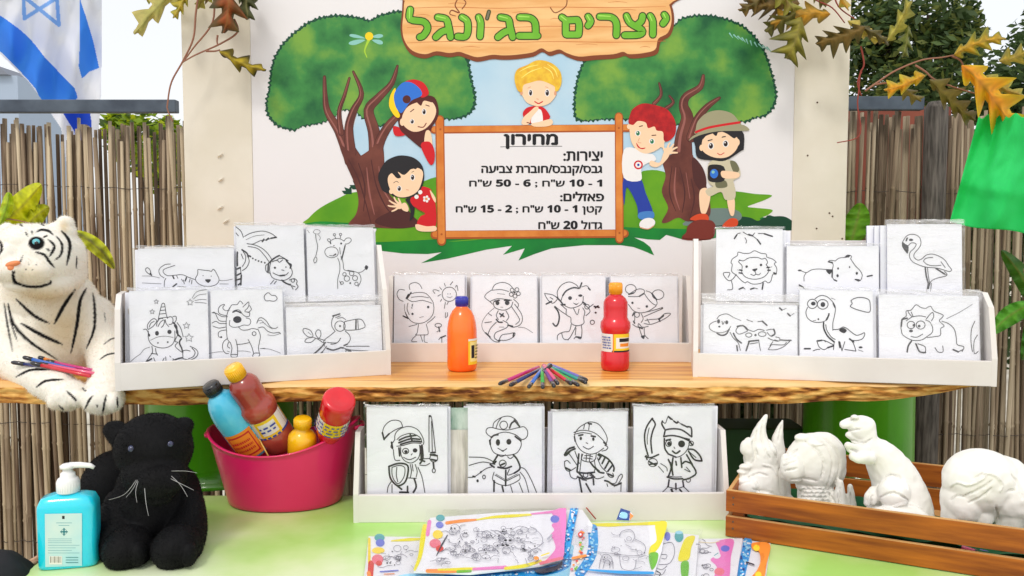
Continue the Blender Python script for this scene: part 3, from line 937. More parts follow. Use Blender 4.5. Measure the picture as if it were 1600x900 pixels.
A = Art(bs, .0012, .00001)
def limb(pts, ws):
    A.line(pts, [w + 2 for w in ws], i_bkd); A.line(pts, ws, i_bark)
    A.line([(x - .22 * w, y) for (x, y), w in zip(pts, np.interp(np.linspace(0, 1, len(pts)), np.linspace(0, 1, len(ws)), ws))], [w * .18 for w in ws], i_bkl)
limb([(507, 120), (508, 150), (512, 175), (530, 205), (552, 250)], [3, 6, 9, 13, 26])
limb([(546, 122), (538, 150), (530, 175), (533, 208)], [2, 4, 5, 8])
limb([(552, 112), (565, 146), (553, 172), (545, 200), (548, 240)], [2, 6, 10, 12, 16])
limb([(621, 103), (612, 130), (592, 152), (576, 172), (584, 205), (588, 240), (585, 290)], [2, 7, 11, 14, 17, 22, 30])
limb([(624, 178), (606, 198), (592, 226), (588, 260)], [7, 12, 14, 16])
A.poly([(530, 225), (545, 236), (560, 244), (575, 236), (592, 224), (600, 245), (597, 275), (606, 300), (625, 320), (645, 338), (655, 352), (620, 357), (580, 355), (545, 352), (556, 335), (560, 312), (553, 285), (540, 255)], i_bark)
A.poly([(586, 348), (600, 335), (630, 325), (648, 340), (655, 352), (620, 357)], i_bkd)
for p in ([(560, 255), (570, 290), (568, 330)], [(580, 250), (588, 290), (604, 325), (625, 345)], [(545, 250), (562, 285), (580, 350)]): A.line(p, [1.2, 2.4, 1], i_bkd)
for p in ([(573, 262), (577, 300), (585, 335)], [(592, 260), (596, 290), (612, 318)]): A.line(p, [1, 3, 1], i_bkl)
A.build('tree_trunk_picture', ban)
A = Art(bs, .0012, .00001)
limb([(1099, 118), (1094, 136), (1073, 150), (1068, 165), (1074, 185), (1068, 215), (1066, 260)], [3, 8, 11, 13, 18, 24, 34])
limb([(1124, 153), (1106, 166), (1090, 186), (1080, 215)], [3, 8, 11, 14])
limb([(1030, 130), (1033, 148), (1022, 162)], [1.5, 3, 5])
limb([(1046, 150), (1052, 160), (1040, 170)], [1.5, 3, 5])
A.poly([(1036, 252), (1052, 240), (1078, 238), (1086, 250), (1100, 272), (1104, 292), (1110, 320), (1106, 340), (1075, 346), (1060, 340), (1042, 348), (1034, 346), (1044, 325), (1034, 300), (1040, 275)], i_bark)
A.poly([(1082, 246), (1098, 262), (1104, 285), (1098, 300), (1084, 282)], i_bkd)
for p in ([(1050, 260), (1046, 300), (1056, 330)], [(1062, 262), (1070, 300), (1066, 332)], [(1080, 280), (1085, 310), (1078, 340)]): A.line(p, [1, 2.4, 1], i_bkd)
for p in ([(1056, 262), (1054, 300), (1062, 328)], [(1072, 270), (1078, 310)]): A.line(p, [1, 3, 1], i_bkl)
A.poly([(1092, 350), (1104, 344), (1114, 346), (1118, 356), (1110, 374), (1066, 374), (1078, 360)], i_stump)
A.build('tree_trunk_picture', ban)
A = Art(bs, .0012, .00001)
A.frame(380, 0, 3.75)
for p in ('715 225 670 205 630 200 625 212 660 222', '715 235 670 232 625 245 622 260 660 262', '755 215 790 200 815 203 818 215 790 224', '755 235 790 232 815 242 816 258 790 258'): A.poly(p, i_teal)
A.line('735 235 720 270 712 300 725 335', [18, 10, 8, 6], ink('dragonfly_green', (170, 210, 60)))
A.disc(738, 212, 24, i_yel)
A.frame(0, 0, 1)
A.build('dragonfly_picture', ban)

# ---- plank title
A = Art(bs, .0022, .00001)
out = [(640, -14), (630, -2), (628, 20), (626, 45), (630, 66), (642, 82), (662, 88), (680, 83), (700, 86), (716, 84), (728, 88), (745, 93), (768, 89), (785, 90), (806, 89), (832, 85), (846, 78), (858, 84), (874, 80), (886, 86), (905, 92), (930, 90), (960, 88), (975, 84), (985, 88), (1008, 86), (1026, 80), (1031, 62), (1046, 52), (1052, 30), (1048, 5), (1034, -14)]
A.poly([(x + 1.5, y + 3.5) for x, y in out], i_wd); A.poly(out, i_wd)
A.poly([(840 + (x - 840) * .988, 40 + (y - 40) * .93) for x, y in out], i_woodp)
for y in (12, 42, 66):
    A.line([(636, y + 1), (700, y - 1), (780, y + 1), (860, y - 1), (960, y), (1040, y - 2)], [.6, 1.2, .8, 1.3, .6], i_wl)
for (x, y, l) in ((650, 24, 22), (720, 74, 30), (800, 20, 26), (900, 70, 34), (970, 16, 24), (860, 30, 14), (700, 6, 30), (950, 4, 30), (1000, 74, 16)):
    A.line([(x, y), (x + l / 2, y - 1.5), (x + l, y)], [.4, .9, .4], i_wl)
A.line([(718, -6), (711, 8), (718, 20), (706, 16), (703, 22), (712, 25)], [1.5, 2.2, 1], i_wd)
A.line([(860, 12), (868, 20), (884, 10), (886, -4)], 1.6, i_wd); A.line([(720, -5), (728, 4), (722, 14)], 1.6, i_wd)
A.build('title_board_picture', ban)
GL = [  # each stroke of the painted title, left to right
    [(641, 15), (641, 30), (662, 34), (668, 44), (662, 55), (656, 58)],
    [(684, 27), (697, 30), (701, 42), (704, 58)], [(699, 47), (690, 50), (681, 58)],
    [(722, 27), (730, 33), (731, 48), (727, 57), (715, 57)],
    [(748, 27), (751, 36), (750, 57)],
    [(782, 27), (794, 30), (797, 42), (801, 58)], [(797, 47), (787, 51), (778, 58)],
    [(812, 27), (828, 28), (836, 36), (837, 54)], [(811, 56), (840, 56)],
    [(878, 27), (886, 33)], [(884, 32), (902, 31)], [(903, 32), (905, 40), (904, 54)], [(885, 54), (903, 54)], [(884, 33), (884, 53)],
    [(919, 26), (923, 33), (919, 40)],
    [(937, 26), (955, 27), (963, 36), (963, 55)],
    [(979, 25), (985, 36), (1003, 47), (999, 54), (976, 55)], [(1004, 25), (1002, 33), (993, 41)],
    [(1016, 25), (1020, 34), (1020, 54)],
    [(1038, 23), (1041, 29), (1036, 37)]]
i_ap = ink('apostrophe_grey', (120, 116, 96)); i_ll = ink('letter_light', (168, 226, 96))
LET = [[0], [1, 2], [3], [4], [5, 6], [7, 8], [9, 10, 11, 12, 13], [14], [15], [16, 17], [18], [19]]
for grp in LET:
    A = Art(bs, .0027, .00001)
    for k in grp: A.line(GL[k], 13.0, i_ledge)
    for k in grp: A.line(GL[k], 9.6, i_let)
    g = GL[grp[0]]; A.line([(x - 1.2, y - 1.5) for x, y in g[:2]], [2.2, 1.4], i_ll)
    A.build('title_letter', ban)
A = Art(bs, .0027, .00001); A.line([(764, 18), (761, 29)], 6.5, i_ledge); A.line([(764, 18), (761, 29)], 3.4, i_ap); A.build('title_letter', ban)

# ---- framed price list
A = Art(bs, .0022, .00001)
A.poly([(692, 203), (965, 203), (965, 363), (692, 363)], i_panel, smooth=False)
A.line([(678, 203), (984, 200)], 12, i_frd, smooth=False); A.line([(679, 202), (984, 199)], 9, i_frm, smooth=False)
A.line([(679, 367), (976, 365)], 13, i_frd, smooth=False); A.line([(680, 366), (975, 364)], 9.5, i_frm, smooth=False)
A.line([(687, 187), (690, 377)], 14, i_frd, smooth=False); A.line([(687, 187), (690, 376)], 10.5, i_frm, smooth=False)
A.line([(967, 182), (968, 374)], 13, i_frd, smooth=False); A.line([(967, 182), (968, 373)], 10, i_frm, smooth=False)
for (x, y) in ((688, 202), (690, 366), (967, 200), (968, 364)): A.disc(x, y, 1.6, i_frd)
A.line([(782, 229.5), (830, 228.5), (878, 228.5)], .9, i_blk)
A.build('price_frame_picture', ban)
for i, (t, x0, y0, x1, y1, bd) in enumerate([
    ('מחירון', 787, 208.5, 872, 233.5, 1.4), ('יצירות:', 880, 236, 942, 252, .8), ('גבס/קנבס/חוברת צביעה', 752, 257, 941, 275, .75),
    ('1 - 10 ש"ח ; 6 - 50 ש"ח', 733, 280, 941, 293.5, .6), ('פאזלים:', 875, 299, 944, 315, .8),
    ('קטן 1 - 10 ש"ח ; 2 - 15 ש"ח', 712, 320, 941, 336, .65), ('גדול 20 ש"ח', 841, 344, 941, 358.5, .65)]):
    text_mesh(t, bs, x0, y0, x1, y1, i_blk, ban, 'price_word', h=.0027, bold=bd)

# ---- the printed children
A = Art(bs, .0029, .00001)
def face(eyes, m=None):
    for (x, y, rx, ry) in eyes:
        A.disc(x, y, rx * 1.5, i_wht, ry * 1.25); A.disc(x, y, rx, m or i_eye, ry); A.disc(x - rx * .3, y - ry * .4, rx * .35, i_wht)
A.frame(380, 0, 3.75)
A.poly('880 740 930 755 950 790 890 795', i_red)
A.poly('900 640 960 580 1050 560 1120 570 1145 640 1135 700 1100 760 1080 880 1045 870 960 800 920 760 905 700', i_hairn)
A.poly('930 690 960 630 1020 600 1095 590 1130 640 1115 700 1065 755 1000 772 945 740', i_skin)
A.poly('1010 575 1040 620 1060 590 1110 600 1100 565', i_hairn)
A.disc(932, 715, 14, i_skin, 22)
A.poly('890 515 862 560 855 620 880 670 905 690 918 675 895 620 895 560', i_yel)
A.poly('948 480 1000 465 1060 488 1088 548 1045 572 1030 530 990 495', i_red)
A.poly('930 487 985 483 1035 520 1045 560 985 590 948 640 922 662 892 620 885 550', i_blue)
A.disc(958, 582, 24, i_hairn)
face([(1060, 655, 9, 15), (990, 712, 9, 12)]); A.line('1025 742 1055 745 1072 722', 6, i_stump)
A.line('980 655 1000 640', 5, i_hairn); A.line('1070 615 1090 622', 5, i_hairn)
A.poly('1070 770 1100 780 1110 900 1080 930 1060 860', i_skin); A.poly('1040 850 1090 830 1120 880 1118 950 1090 960', i_red)
A.frame(0, 0, 1)
A.build('peeking_boy_in_cap', ban)
A = Art(bs, .0029, .00001)
A.frame(560, 230, 6)
A.poly('500 480 525 520 520 640 480 690 490 620 470 540 440 490', i_hairb)
A.poly('590 370 680 395 680 455 720 510 726 735 640 745 550 722 580 650 625 620 530 565 488 510 500 465 560 450', i_red)
A.poly('670 400 720 470 722 520 690 470', i_skin)
A.poly('185 290 200 220 260 130 350 85 430 78 520 100 590 160 615 240 610 330 570 420 500 470 420 475 330 460 300 440 230 410 200 350', i_hairb)
A.poly('275 310 300 250 400 225 500 205 560 195 605 235 595 320 560 405 500 450 420 470 350 455 300 400', i_skin)
A.disc(308, 415, 20, i_skin, 24); A.disc(588, 235, 12, i_skin, 24)
A.poly('240 330 300 240 360 290 400 280 370 230 430 260 500 200 540 205 560 150 400 100 260 160', i_hairb)
face([(383, 388, 15, 22), (508, 283, 15, 24)]); A.line('330 335 355 320 375 330', 5, i_hairb); A.line('500 235 520 225', 5, i_hairb); A.line('450 398 470 402', 7, i_skd)
A.poly('400 540 440 520 470 570 460 605 410 585', i_skin)
for p in ('390 540 350 500 335 470', '370 545 320 520 290 500', '365 555 310 555 280 548', '375 565 340 590 315 600', '395 530 385 500 375 480'): A.line(p, [22, 16, 12], i_skin)
A.disc(385, 552, 32, i_skin, 28)
for (x, y) in ((545, 465), (580, 422)): A.disc(x, y, 20, i_wht)
for k in range(5): A.disc(636 + 22 * math.cos(k * 1.257), 485 + 22 * math.sin(k * 1.257), 12, i_wht)
A.disc(636, 485, 6, i_yel)
A.poly('540 722 640 742 722 740 722 785 600 790 545 770', i_skin)
A.line('530 560 590 610 615 625', 4, i_stump)
A.frame(0, 0, 1); A.build('leaning_girl_in_red', ban)
A = Art(bs, .0029, .00001)
A.frame(780, 80, 6.925)
A.poly('255 690 295 615 400 592 485 612 545 690 545 725 500 775 330 775', i_red)
A.poly('385 640 455 640 465 775 345 775', i_wht)
A.poly('235 430 250 370 340 340 450 315 560 360 612 400 618 460 600 500 540 565 430 597 310 562 255 490', i_skin)
A.disc(240, 450, 16, i_skd, 26); A.disc(608, 455, 14, i_skd, 26)
A.poly('200 425 168 330 170 250 205 190 300 150 400 100 505 105 600 150 665 230 675 340 640 425 605 430 600 385 540 350 440 318 330 342 262 370 248 440', i_hairy)
for p in ('220 220 320 170 420 150', '240 290 340 220 460 180', '520 140 600 200 630 280', '480 170 560 220 590 300'): A.line(p, [4, 12, 4], ink('hair_light', (250, 232, 120)))
face([(340, 450, 16, 30), (520, 450, 18, 32)]); A.line('385 545 425 566 468 545', 12, i_red); A.line('310 400 340 385', 6, i_skd); A.line('500 385 530 395', 6, i_skd); A.line('405 515 425 520', 7, i_skd)
A.poly('245 790 260 720 330 655 395 600 425 625 350 720 320 790', i_skin)
A.poly('345 785 430 765 560 735 575 790 500 815 380 815', i_skin); A.line('345 785 300 770', 10, i_stump)
A.frame(0, 0, 1); A.build('blond_boy_above_board', ban)
A = Art(bs, .0029, .00001)
A.frame(960, 150, 4.09)
A.poly('60 520 165 530 200 620 245 735 240 785 160 785 145 700 100 605 75 590 62 700', i_jean); A.poly('160 745 245 738 245 785 160 785', i_jeanl)
A.disc(210, 815, 52, i_wht, 35, rot=-15); A.line('165 840 215 850 250 830', 6, i_skd)
A.poly('60 345 140 335 195 365 245 372 265 410 205 432 172 465 168 540 60 522', i_wht)
A.ring(153, 440, 24, 10, i_red); A.disc(153, 440, 8, i_jean)
A.poly('235 412 290 425 318 355 352 375 312 430 265 455 225 440', i_skin)
for p in ('340 345 345 315 355 300', '350 345 372 318 378 308', '358 350 385 335 400 328', '358 362 385 362 402 362', '325 355 315 335 312 322'): A.line(p, [17, 12, 9], i_skin)
A.disc(342, 352, 26, i_skin, 24)
A.poly('100 180 150 150 250 190 325 240 318 300 270 345 200 368 140 340 105 280', i_skin); A.disc(305, 312, 14, i_skin, 18); A.disc(92, 195, 12, i_skin, 16)
A.poly('90 170 100 120 120 80 180 48 260 58 340 88 388 160 392 230 370 270 335 292 315 280 310 230 270 220 255 195 215 205 200 170 150 160 120 185', i_hairr)
face([(150, 238, 12, 15), (240, 290, 12, 15)], i_green); A.line('160 195 180 190', 6, i_hairn); A.line('240 252 265 250', 6, i_hairn)
A.poly('140 298 165 330 200 330 180 340 150 328', i_red); A.line('160 270 150 295 170 300', 4, i_skd)
A.frame(0, 0, 1); A.build('red_haired_boy_waving', ban)
A = Art(bs, .0029, .00001)
A.frame(1060, 160, 4.09)
A.poly('140 560 180 548 205 600 178 705 145 705 133 620', i_skin); A.poly('312 615 358 615 356 715 330 715', i_skin)
A.poly('175 560 250 530 350 525 362 612 300 622 272 572 200 600', i_khaki)
A.poly('190 400 230 368 330 368 385 410 395 470 352 500 352 540 240 542 190 500', i_khaki); A.poly('330 375 365 380 388 420 380 445 350 440', i_olived)
A.poly('240 500 300 500 310 540 245 545', i_olived)
A.poly('105 210 108 280 125 355 220 370 300 372 400 310 418 292 405 180 250 170', i_hairb)
A.poly('150 260 175 215 280 188 350 205 385 245 368 305 310 350 230 352 160 315', i_skin); A.disc(148, 290, 14, i_skin, 20); A.disc(378, 255, 14, i_skin, 22)
A.poly('150 240 200 190 240 215 260 185 310 200 360 230 380 180 250 160 140 190', i_hairb)
face([(208, 278, 13, 18), (302, 264, 13, 18)]); A.line('250 325 268 335 292 322', 5, i_red); A.line('190 245 215 238', 7, i_hairb); A.line('280 222 300 218', 7, i_hairb)
A.poly('68 245 110 205 250 165 395 140 455 175 400 182 250 185 130 212', i_olive); A.poly('110 175 125 120 180 68 260 50 340 70 385 120 392 145 250 168 112 200', i_olive)
A.line('112 190 180 165 260 148 390 128', 15, i_red, smooth=True)
A.poly('200 400 290 410 292 500 200 505 188 450', i_hairb); A.disc(228, 455, 38, i_eye, 42); A.disc(228, 455, 26, i_blue, 30); A.disc(222, 445, 10, i_teal)
A.poly('275 440 330 440 385 450 385 478 330 488 280 478', i_skin)
A.poly('75 750 120 715 180 715 188 755', i_boot); A.poly('282 785 330 742 376 748 372 790 295 798', i_boot)
A.poly('60 790 110 755 185 752 230 790 228 830 200 872 110 872 25 862 50 830', i_stump)
A.frame(0, 0, 1); A.build('girl_with_hat_and_camera', ban)

# ================================================================== TRAYS OF DRAWINGS
m_tray = mat('white_tray_paint', (234, 230, 226), .5, (224, 218, 212), 6, bump=.12, bscale=50)
m_traycut = mat('tray_cut_edge', (222, 206, 172), .7, (204, 184, 148), 12)
m_canvas = mat('canvas_board', (246, 247, 252), .6, (240, 242, 249), 5, bump=.06, bscale=500)
m_cedge = mat('board_edge', (204, 206, 218), .7, (170, 172, 196), 60, stretch=(1, 20, 1))
m_ink = mat('drawing_ink', (28, 26, 34), .5)
m_grey = mat('drawing_grey', (128, 126, 140), .6)
m_film = film('cellophane', gloss=.05, bump=.6, bscale=9, milky=.0, stretch=(1, 1, 2.2))
m_film2 = film('cellophane_wrinkled', gloss=.06, bump=.9, bscale=24, milky=.06, stretch=(.7, 1, 3.0))

m_seal = film('cellophane_seal', gloss=.16, bump=1.0, bscale=40, milky=.22, stretch=(.5, 1, 2.5))
class Tray:
    def __init__(s, pa, pb, z, label, h, prof, depth, step=None, group=None, floor=.006, low=None, inset=(0, 0)):
        s.A = PZ(*pa, z); s.B = PZ(*pb, z); s.z = z
        s.X = (s.B - s.A).normalized(); s.W = (s.B - s.A).length
        s.Yd = Vector((-s.X.y, s.X.x, 0)); s.h = h; s.fl = floor
        t = s.t = thing('display_tray', label, 'display tray', tuple((s.A + s.B) / 2 + s.Yd * depth / 2), group)
        th = .011
        M = Matrix((s.X, s.Yd, Vector((0, 0, 1)))).transposed().to_3x3()
        def box(name, a0, a1, y0, y1, z0, z1, m, bev=.0015):
            q = MB(); q.box(s.at((a0 + a1) / 2, (y0 + y1) / 2, (z0 + z1) / 2), (a1 - a0, y1 - y0, z1 - z0), m, M, bev); q.build(name, t)
        box('front_rail', .0, s.W, 0, th, 0, h, m_tray)
        box('base', th, s.W - th, th, depth - th, .0, .006, m_tray)
        box('back_panel', th + inset[0], s.W - th - inset[1], depth - th, depth, 0, prof[-2][1] - .004, m_tray)
        if step: box('step', th, s.W - th, step[0], depth - th - .001, .007, step[1], m_tray)
        for a0 in (-th + .0115, s.W - .0005):
            q = MB()
            pts = [s.at(a0 - (th if a0 < .1 else 0), y + (.012 if i in (0, 1) and False else 0), zz) for i, (y, zz) in enumerate([(0, 0), (0, .06), (.03, .17), (.07, .20), (.185, .20), (.185, 0)] if low == (a0 > .1) else prof)]
            q.prism(pts, s.X * th, m_tray); q.build('side_panel', t)
    def at(s, a, y, z): return s.A + s.X * a + s.Yd * y + Vector((0, 0, z))

def rectsurf(tr, y, z, lean):
    return Surf(tr.at(0, y, z), tr.X, Vector((0, 0, math.cos(R(lean)))) + tr.Yd * math.sin(R(lean)))
def board_at(name, sf, a0, a1, top, th, parent, m=None, skew=0.0):
    q = MB()
    f = [sf.at(a0, 0, 0), sf.at(a1, 0, 0), sf.at(a1 + skew, top, 0), sf.at(a0 + skew, top, 0)]
    b = [p - sf.n * th for p in f]
    q.add(f, [(0, 1, 2, 3)], m or m_canvas)
    q.add(f + b, [(0, 4, 5, 1), (1, 5, 6, 2), (2, 6, 7, 3), (3, 7, 4, 0), (7, 6, 5, 4)], m_cedge)
    return q.build(name, parent)
def wrap(sf, a0, a1, top, parent, seed, m, ext=.008, amp=.0022, side=.006):
    rnd = random.Random(seed)
    o1, o2 = rnd.uniform(0, 50), rnd.uniform(0, 50)
    def fn(u, v):
        a = a0 - side + (a1 - a0 + 2 * side) * u
        b = -.0 + (top + ext) * v
        h = .0025 + amp * (noise.noise(Vector((u * 3 + o1, v * 5, o2))) + .6 * noise.noise(Vector((u * 9 + o2, v * 7 + u * 5, o1)))) 
        if v > .93: h += .004 * noise.noise(Vector((u * 22, v * 9, o1)))
        if v > .999: b += .004 * noise.noise(Vector((u * 14, 2, o2)))
        return sf.at(a, b, max(h, .0012))
    q = MB(); q.grid(fn, 26, 26, m); q.build('cellophane', parent)
    e_ = min(ext, .024)
    q = MB(); q.grid(lambda u, v: sf.at(a0 - side * .6 + (a1 - a0 + 1.2 * side) * u, top + .0005 + e_ * v + .002 * noise.noise(Vector((u * 9, v, o1))) * v, .002 + .0035 * noise.noise(Vector((u * 5 + o2, v * 2.5 + u * 6, 1))) + .0015 * noise.noise(Vector((u * 30, v * 6, o1)))), 60, 6, m_seal)
    q.build('sealed_edge', parent)

def card(tr, row, px0, px1, ytop, label, art, weight=1.5, wrinkled=False, ext=.006, stack=2, shift=.006, name='colouring_canvas', group=None, th=.008):
    y, z, lean = row
    sf = rectsurf(tr, y, z, lean)
    k = lambda p: (p - sf.o)
    a0 = k(sf.hit(px0, ytop + 30)).dot(sf.x); a1 = k(sf.hit(px1, ytop + 30)).dot(sf.x)
    top = k(sf.hit((px0 + px1) / 2, ytop)).dot(sf.u)
    t = thing(name, label, 'canvas board', tuple(sf.at((a0 + a1) / 2, 0)), group)
    board_at('board', sf, a0, a1, top, th, t)
    A = Art(sf, .0004, .000012)
    A.dsl(art, weight * .86, m_ink)
    A.build('line_drawing', t)
    wrap(sf, a0, a1, top, t, len(label) + int(px0), m_film2 if wrinkled else m_film, ext=ext)
    what = label.split(' of ', 1)[1].split(',')[0]
    for i in range(stack):
        s2 = rectsurf(tr, y + (th + .0035) * (i + 1), z, lean)
        dx = shift * (i + 1) * (1 if i % 2 == 0 or abs(shift) > .007 else -1)
        b = board_at('blank_canvas', s2, a0 + dx, a1 + dx, top - .003 - .002 * (i % 2), th, None, skew=.002 * (i % 2))
        tag(b, ' '.join((('first', 'second', 'third')[i] + ' spare canvas stacked behind ' + what).split()[:15]), 'canvas board', 'spare canvases stacked behind the drawings')
        b.location = (0, 0, 0)
    return t, sf, a0, a1, top

profL = [(0, 0), (0, .06), (.035, .20), (.10, .305), (.185, .305), (.185, 0)]
profR = [(0, 0), (0, .06), (.035, .20), (.10, .32), (.185, .32), (.185, 0)]
TL = Tray((189, 611), (604, 586), SHELF_Z, 'white two tier tray of animal drawings at the left end of the shelf', .058, profL, .185, step=(.072, .168), low=False, inset=(.03, 0))
TR = Tray((1090, 589), (1549, 604), SHELF_Z, 'white two tier tray of animal and dinosaur drawings on the shelf right', .055, profR, .185, step=(.072, .168), low=True, inset=(0, .055))
profM = [(0, 0), (0, .05), (.05, .222), (.095, .222), (.095, 0)]
TM = Tray((611, 566), (1077, 566), SHELF_Z, 'low single row white tray behind the orange and red paint bottles', .050, profM, .095)
profB = [(0, 0), (0, .062), (.035, .19), (.09, .19), (.09, 0)]
TB = Tray((560, 817), (1131, 813), TABLE_Z, 'cream white tray of costume drawings standing on the green table', .060, profB, .09)

RF = (.026, .010, 9); RB = (.085, .172, 7)
RFR = (.026, .010, 9)
card(TL, RF, 202, 325, 453, 'canvas drawing of a unicorn head with curly mane, falling stars above', '''F 180 445 6.667
l 445 380 465 280 485 205 500 192 515 205 530 300 545 350 ; l 470 268 522 262 ; l 462 305 528 298 ; l 452 350 534 338 ; l 480 232 518 228
l 345 480 345 555 370 610 430 648 520 657 590 625 620 565 620 480 ; t 368 578 440 545 520 535 605 548
d 435 505 20 24 ; d 565 490 22 22 ; d 445 605 8 ; d 547 597 9 ; l 340 462 336 420 362 380 400 352 432 372 412 412 385 440 345 465 ; l 355 440 372 400 408 380
l 430 430 440 380 470 350 495 352 ; l 445 435 475 385 512 368 505 415 480 445 ; l 520 362 530 402 558 435 ; l 540 342 580 332 602 360 592 405 560 412
l 600 332 632 328 634 370 610 402 ; b 605 395 640 435 642 500 682 545 ; l 645 395 682 450 708 540 ; b 618 425 648 480 652 530
l 640 540 622 588 652 600 624 640 690 700 ; b 690 560 668 600 692 660 702 700 ; l 295 465 325 465 352 515 ; d 355 525 9 14
l 382 640 388 700 368 735 320 800 ; l 420 660 425 700 440 735 ; l 375 715 440 722 ; t 162 800 205 760 262 720 300 672 360 650
l 700 690 740 680 780 690 ; l 780 640 840 670 862 710 842 752 780 782 710 770 ; l 800 660 832 702 812 748 762 770 ; l 702 700 706 770
l 490 800 510 762 ; l 525 750 530 800 ; l 568 740 578 752 ; b 600 790 650 770 695 760 ; b 330 798 380 770 ; l 400 760 415 795 ; l 600 770 640 790 700 785
* 780 182 38 ; * 742 425 38 ; * 768 552 48 ; * 385 280 28 ; * 427 175 26 ; t 800 140 850 72 950 48 ; t 812 150 872 105 950 95 ; t 830 165 890 152 950 155 ; t 830 185 890 185 950 192''', 1.25)
card(TL, RF, 329, 442, 452, 'canvas drawing of a standing pony with flowing mane and horn', '''F 180 445 6.667
l 1195 370 1190 418 1230 442 1290 436 1335 420 1392 420 1412 385 1400 355 1362 345 ; d 1272 362 44 36 ; l 1190 250 1215 210 1270 205 1300 168 1332 200
l 1235 270 1290 262 1340 320 1392 330 1398 290 1350 280 ; l 1330 232 1362 200 1392 178 1386 232 1350 270 ; l 1400 215 1418 258 1382 290 ; b 1225 285 1262 272 1310 292
l 1190 240 1165 310 1155 400 1160 480 1168 560 1198 605 ; l 1285 440 1320 470 1380 470 1430 455 1492 468 ; l 1490 468 1512 530 1502 600 1492 655 1502 712
l 1190 262 1150 270 1120 240 1140 205 1100 215 1075 250 1080 292 1112 312 1160 320 ; l 1170 332 1110 330 1060 300 1008 290 ; l 1150 380 1080 370 1040 290 1010 292
l 1160 402 1090 402 1050 380 1010 398 ; l 1150 440 1080 450 1018 430 ; l 1155 470 1100 480 1074 502 1080 542 1112 545 ; d 1105 545 10
l 1165 562 1125 600 1120 670 1150 712 1182 716 ; l 1198 600 1216 660 1205 742 1240 756 1272 742 1272 640 1255 570 ; l 1265 622 1330 616 1402 600 ; l 1208 725 1268 725
l 1385 570 1420 640 1440 712 1430 742 1462 752 1498 742 1502 712 1440 712 ; o 1447 508 20 ; t 975 715 1060 700 1125 698 ; t 1270 690 1350 690 1410 702 ; t 1510 665 1560 660
l 1180 600 1170 640 1195 660 ; t 1165 690 1195 700
F 400 445 6.667
l 8 400 30 350 65 345 110 380 150 440 200 455 225 440 ; l 20 450 75 440 120 482 180 502 240 495 255 510 ; t 120 520 180 530 255 505 ; t 40 400 80 395 120 430 170 460 ; t 15 380 55 370 95 410
t 40 665 140 670 255 712 ; c 98 100 130 82 160 108 200 112 220 145 190 170 140 165 102 165 85 130''', 1.15)
card(TL, RF, 447, 596, 478, 'canvas drawing of a toucan perched on a leafy branch, landscape format', '''F 400 445 6.667
l 810 330 790 372 790 430 822 482 ; b 800 325 835 315 872 303 ; l 830 342 880 322 ; l 850 350 900 342 932 362 ; o 875 430 54 ; d 875 430 11
l 925 382 1000 366 1070 356 1110 372 1137 432 1100 457 1030 470 930 470 914 430 925 382 ; b 1042 366 1040 460 ; l 1060 360 1066 462
l 825 485 770 530 708 582 715 640 ; b 740 662 800 680 862 664 880 655 ; l 930 482 972 522 982 572 950 620 ; b 950 618 918 632 ; l 882 555 850 600 800 605 740 600 ; l 780 620 830 612 860 590
l 940 642 1060 640 1180 640 ; b 885 655 912 658 ; l 912 660 1000 680 1170 690 ; b 722 602 650 680 550 760 ; l 735 640 692 700 ; b 692 700 640 752 ; l 700 604 650 570 600 548
c 590 540 540 540 492 490 500 455 560 470 588 510 ; c 650 555 620 510 640 470 670 480 675 530 ; l 590 548 530 560 510 595 570 600 620 560 ; t 575 520 540 490 ; l 640 555 720 580
l 940 680 932 720 960 748 ; l 960 690 1000 702 1002 748 ; b 935 672 985 690''', 1.35, wrinkled=True, ext=.028)
card(TL, RB, 216, 366, 388, 'canvas drawing of a tiger lying on a branch, back row far left', '''F 180 340 6.667
l 575 483 520 490 468 525 455 560 470 600 508 628 ; l 620 498 570 515 515 535 498 560 520 592 560 606 620 600 700 595 760 620 830 645 ; l 528 632 514 660 510 720
l 860 545 858 590 835 640 860 682 920 712 1000 714 1060 690 1082 645 1060 590 1035 545 ; l 862 540 930 548 985 555 1002 560 1020 538 1040 555 ; f 935 648 965 642 997 648 968 680
d 915 605 5 ; d 1000 610 5 ; b 600 610 612 635 ; l 640 605 652 632 ; l 690 640 702 662 ; b 742 625 730 658 ; l 780 640 770 672 ; b 600 720 640 690 ; t 650 715 740 722 ; l 800 650 795 690 ; l 710 650 720 690
t 280 608 380 610 462 628 ; t 1085 655 1150 655 1222 640 ; t 1090 690 1180 692 ; t 280 680 480 690 ; c 372 595 330 570 315 540 335 522 362 545 ; b 365 580 378 600''', 1.15, stack=2, shift=-.007)
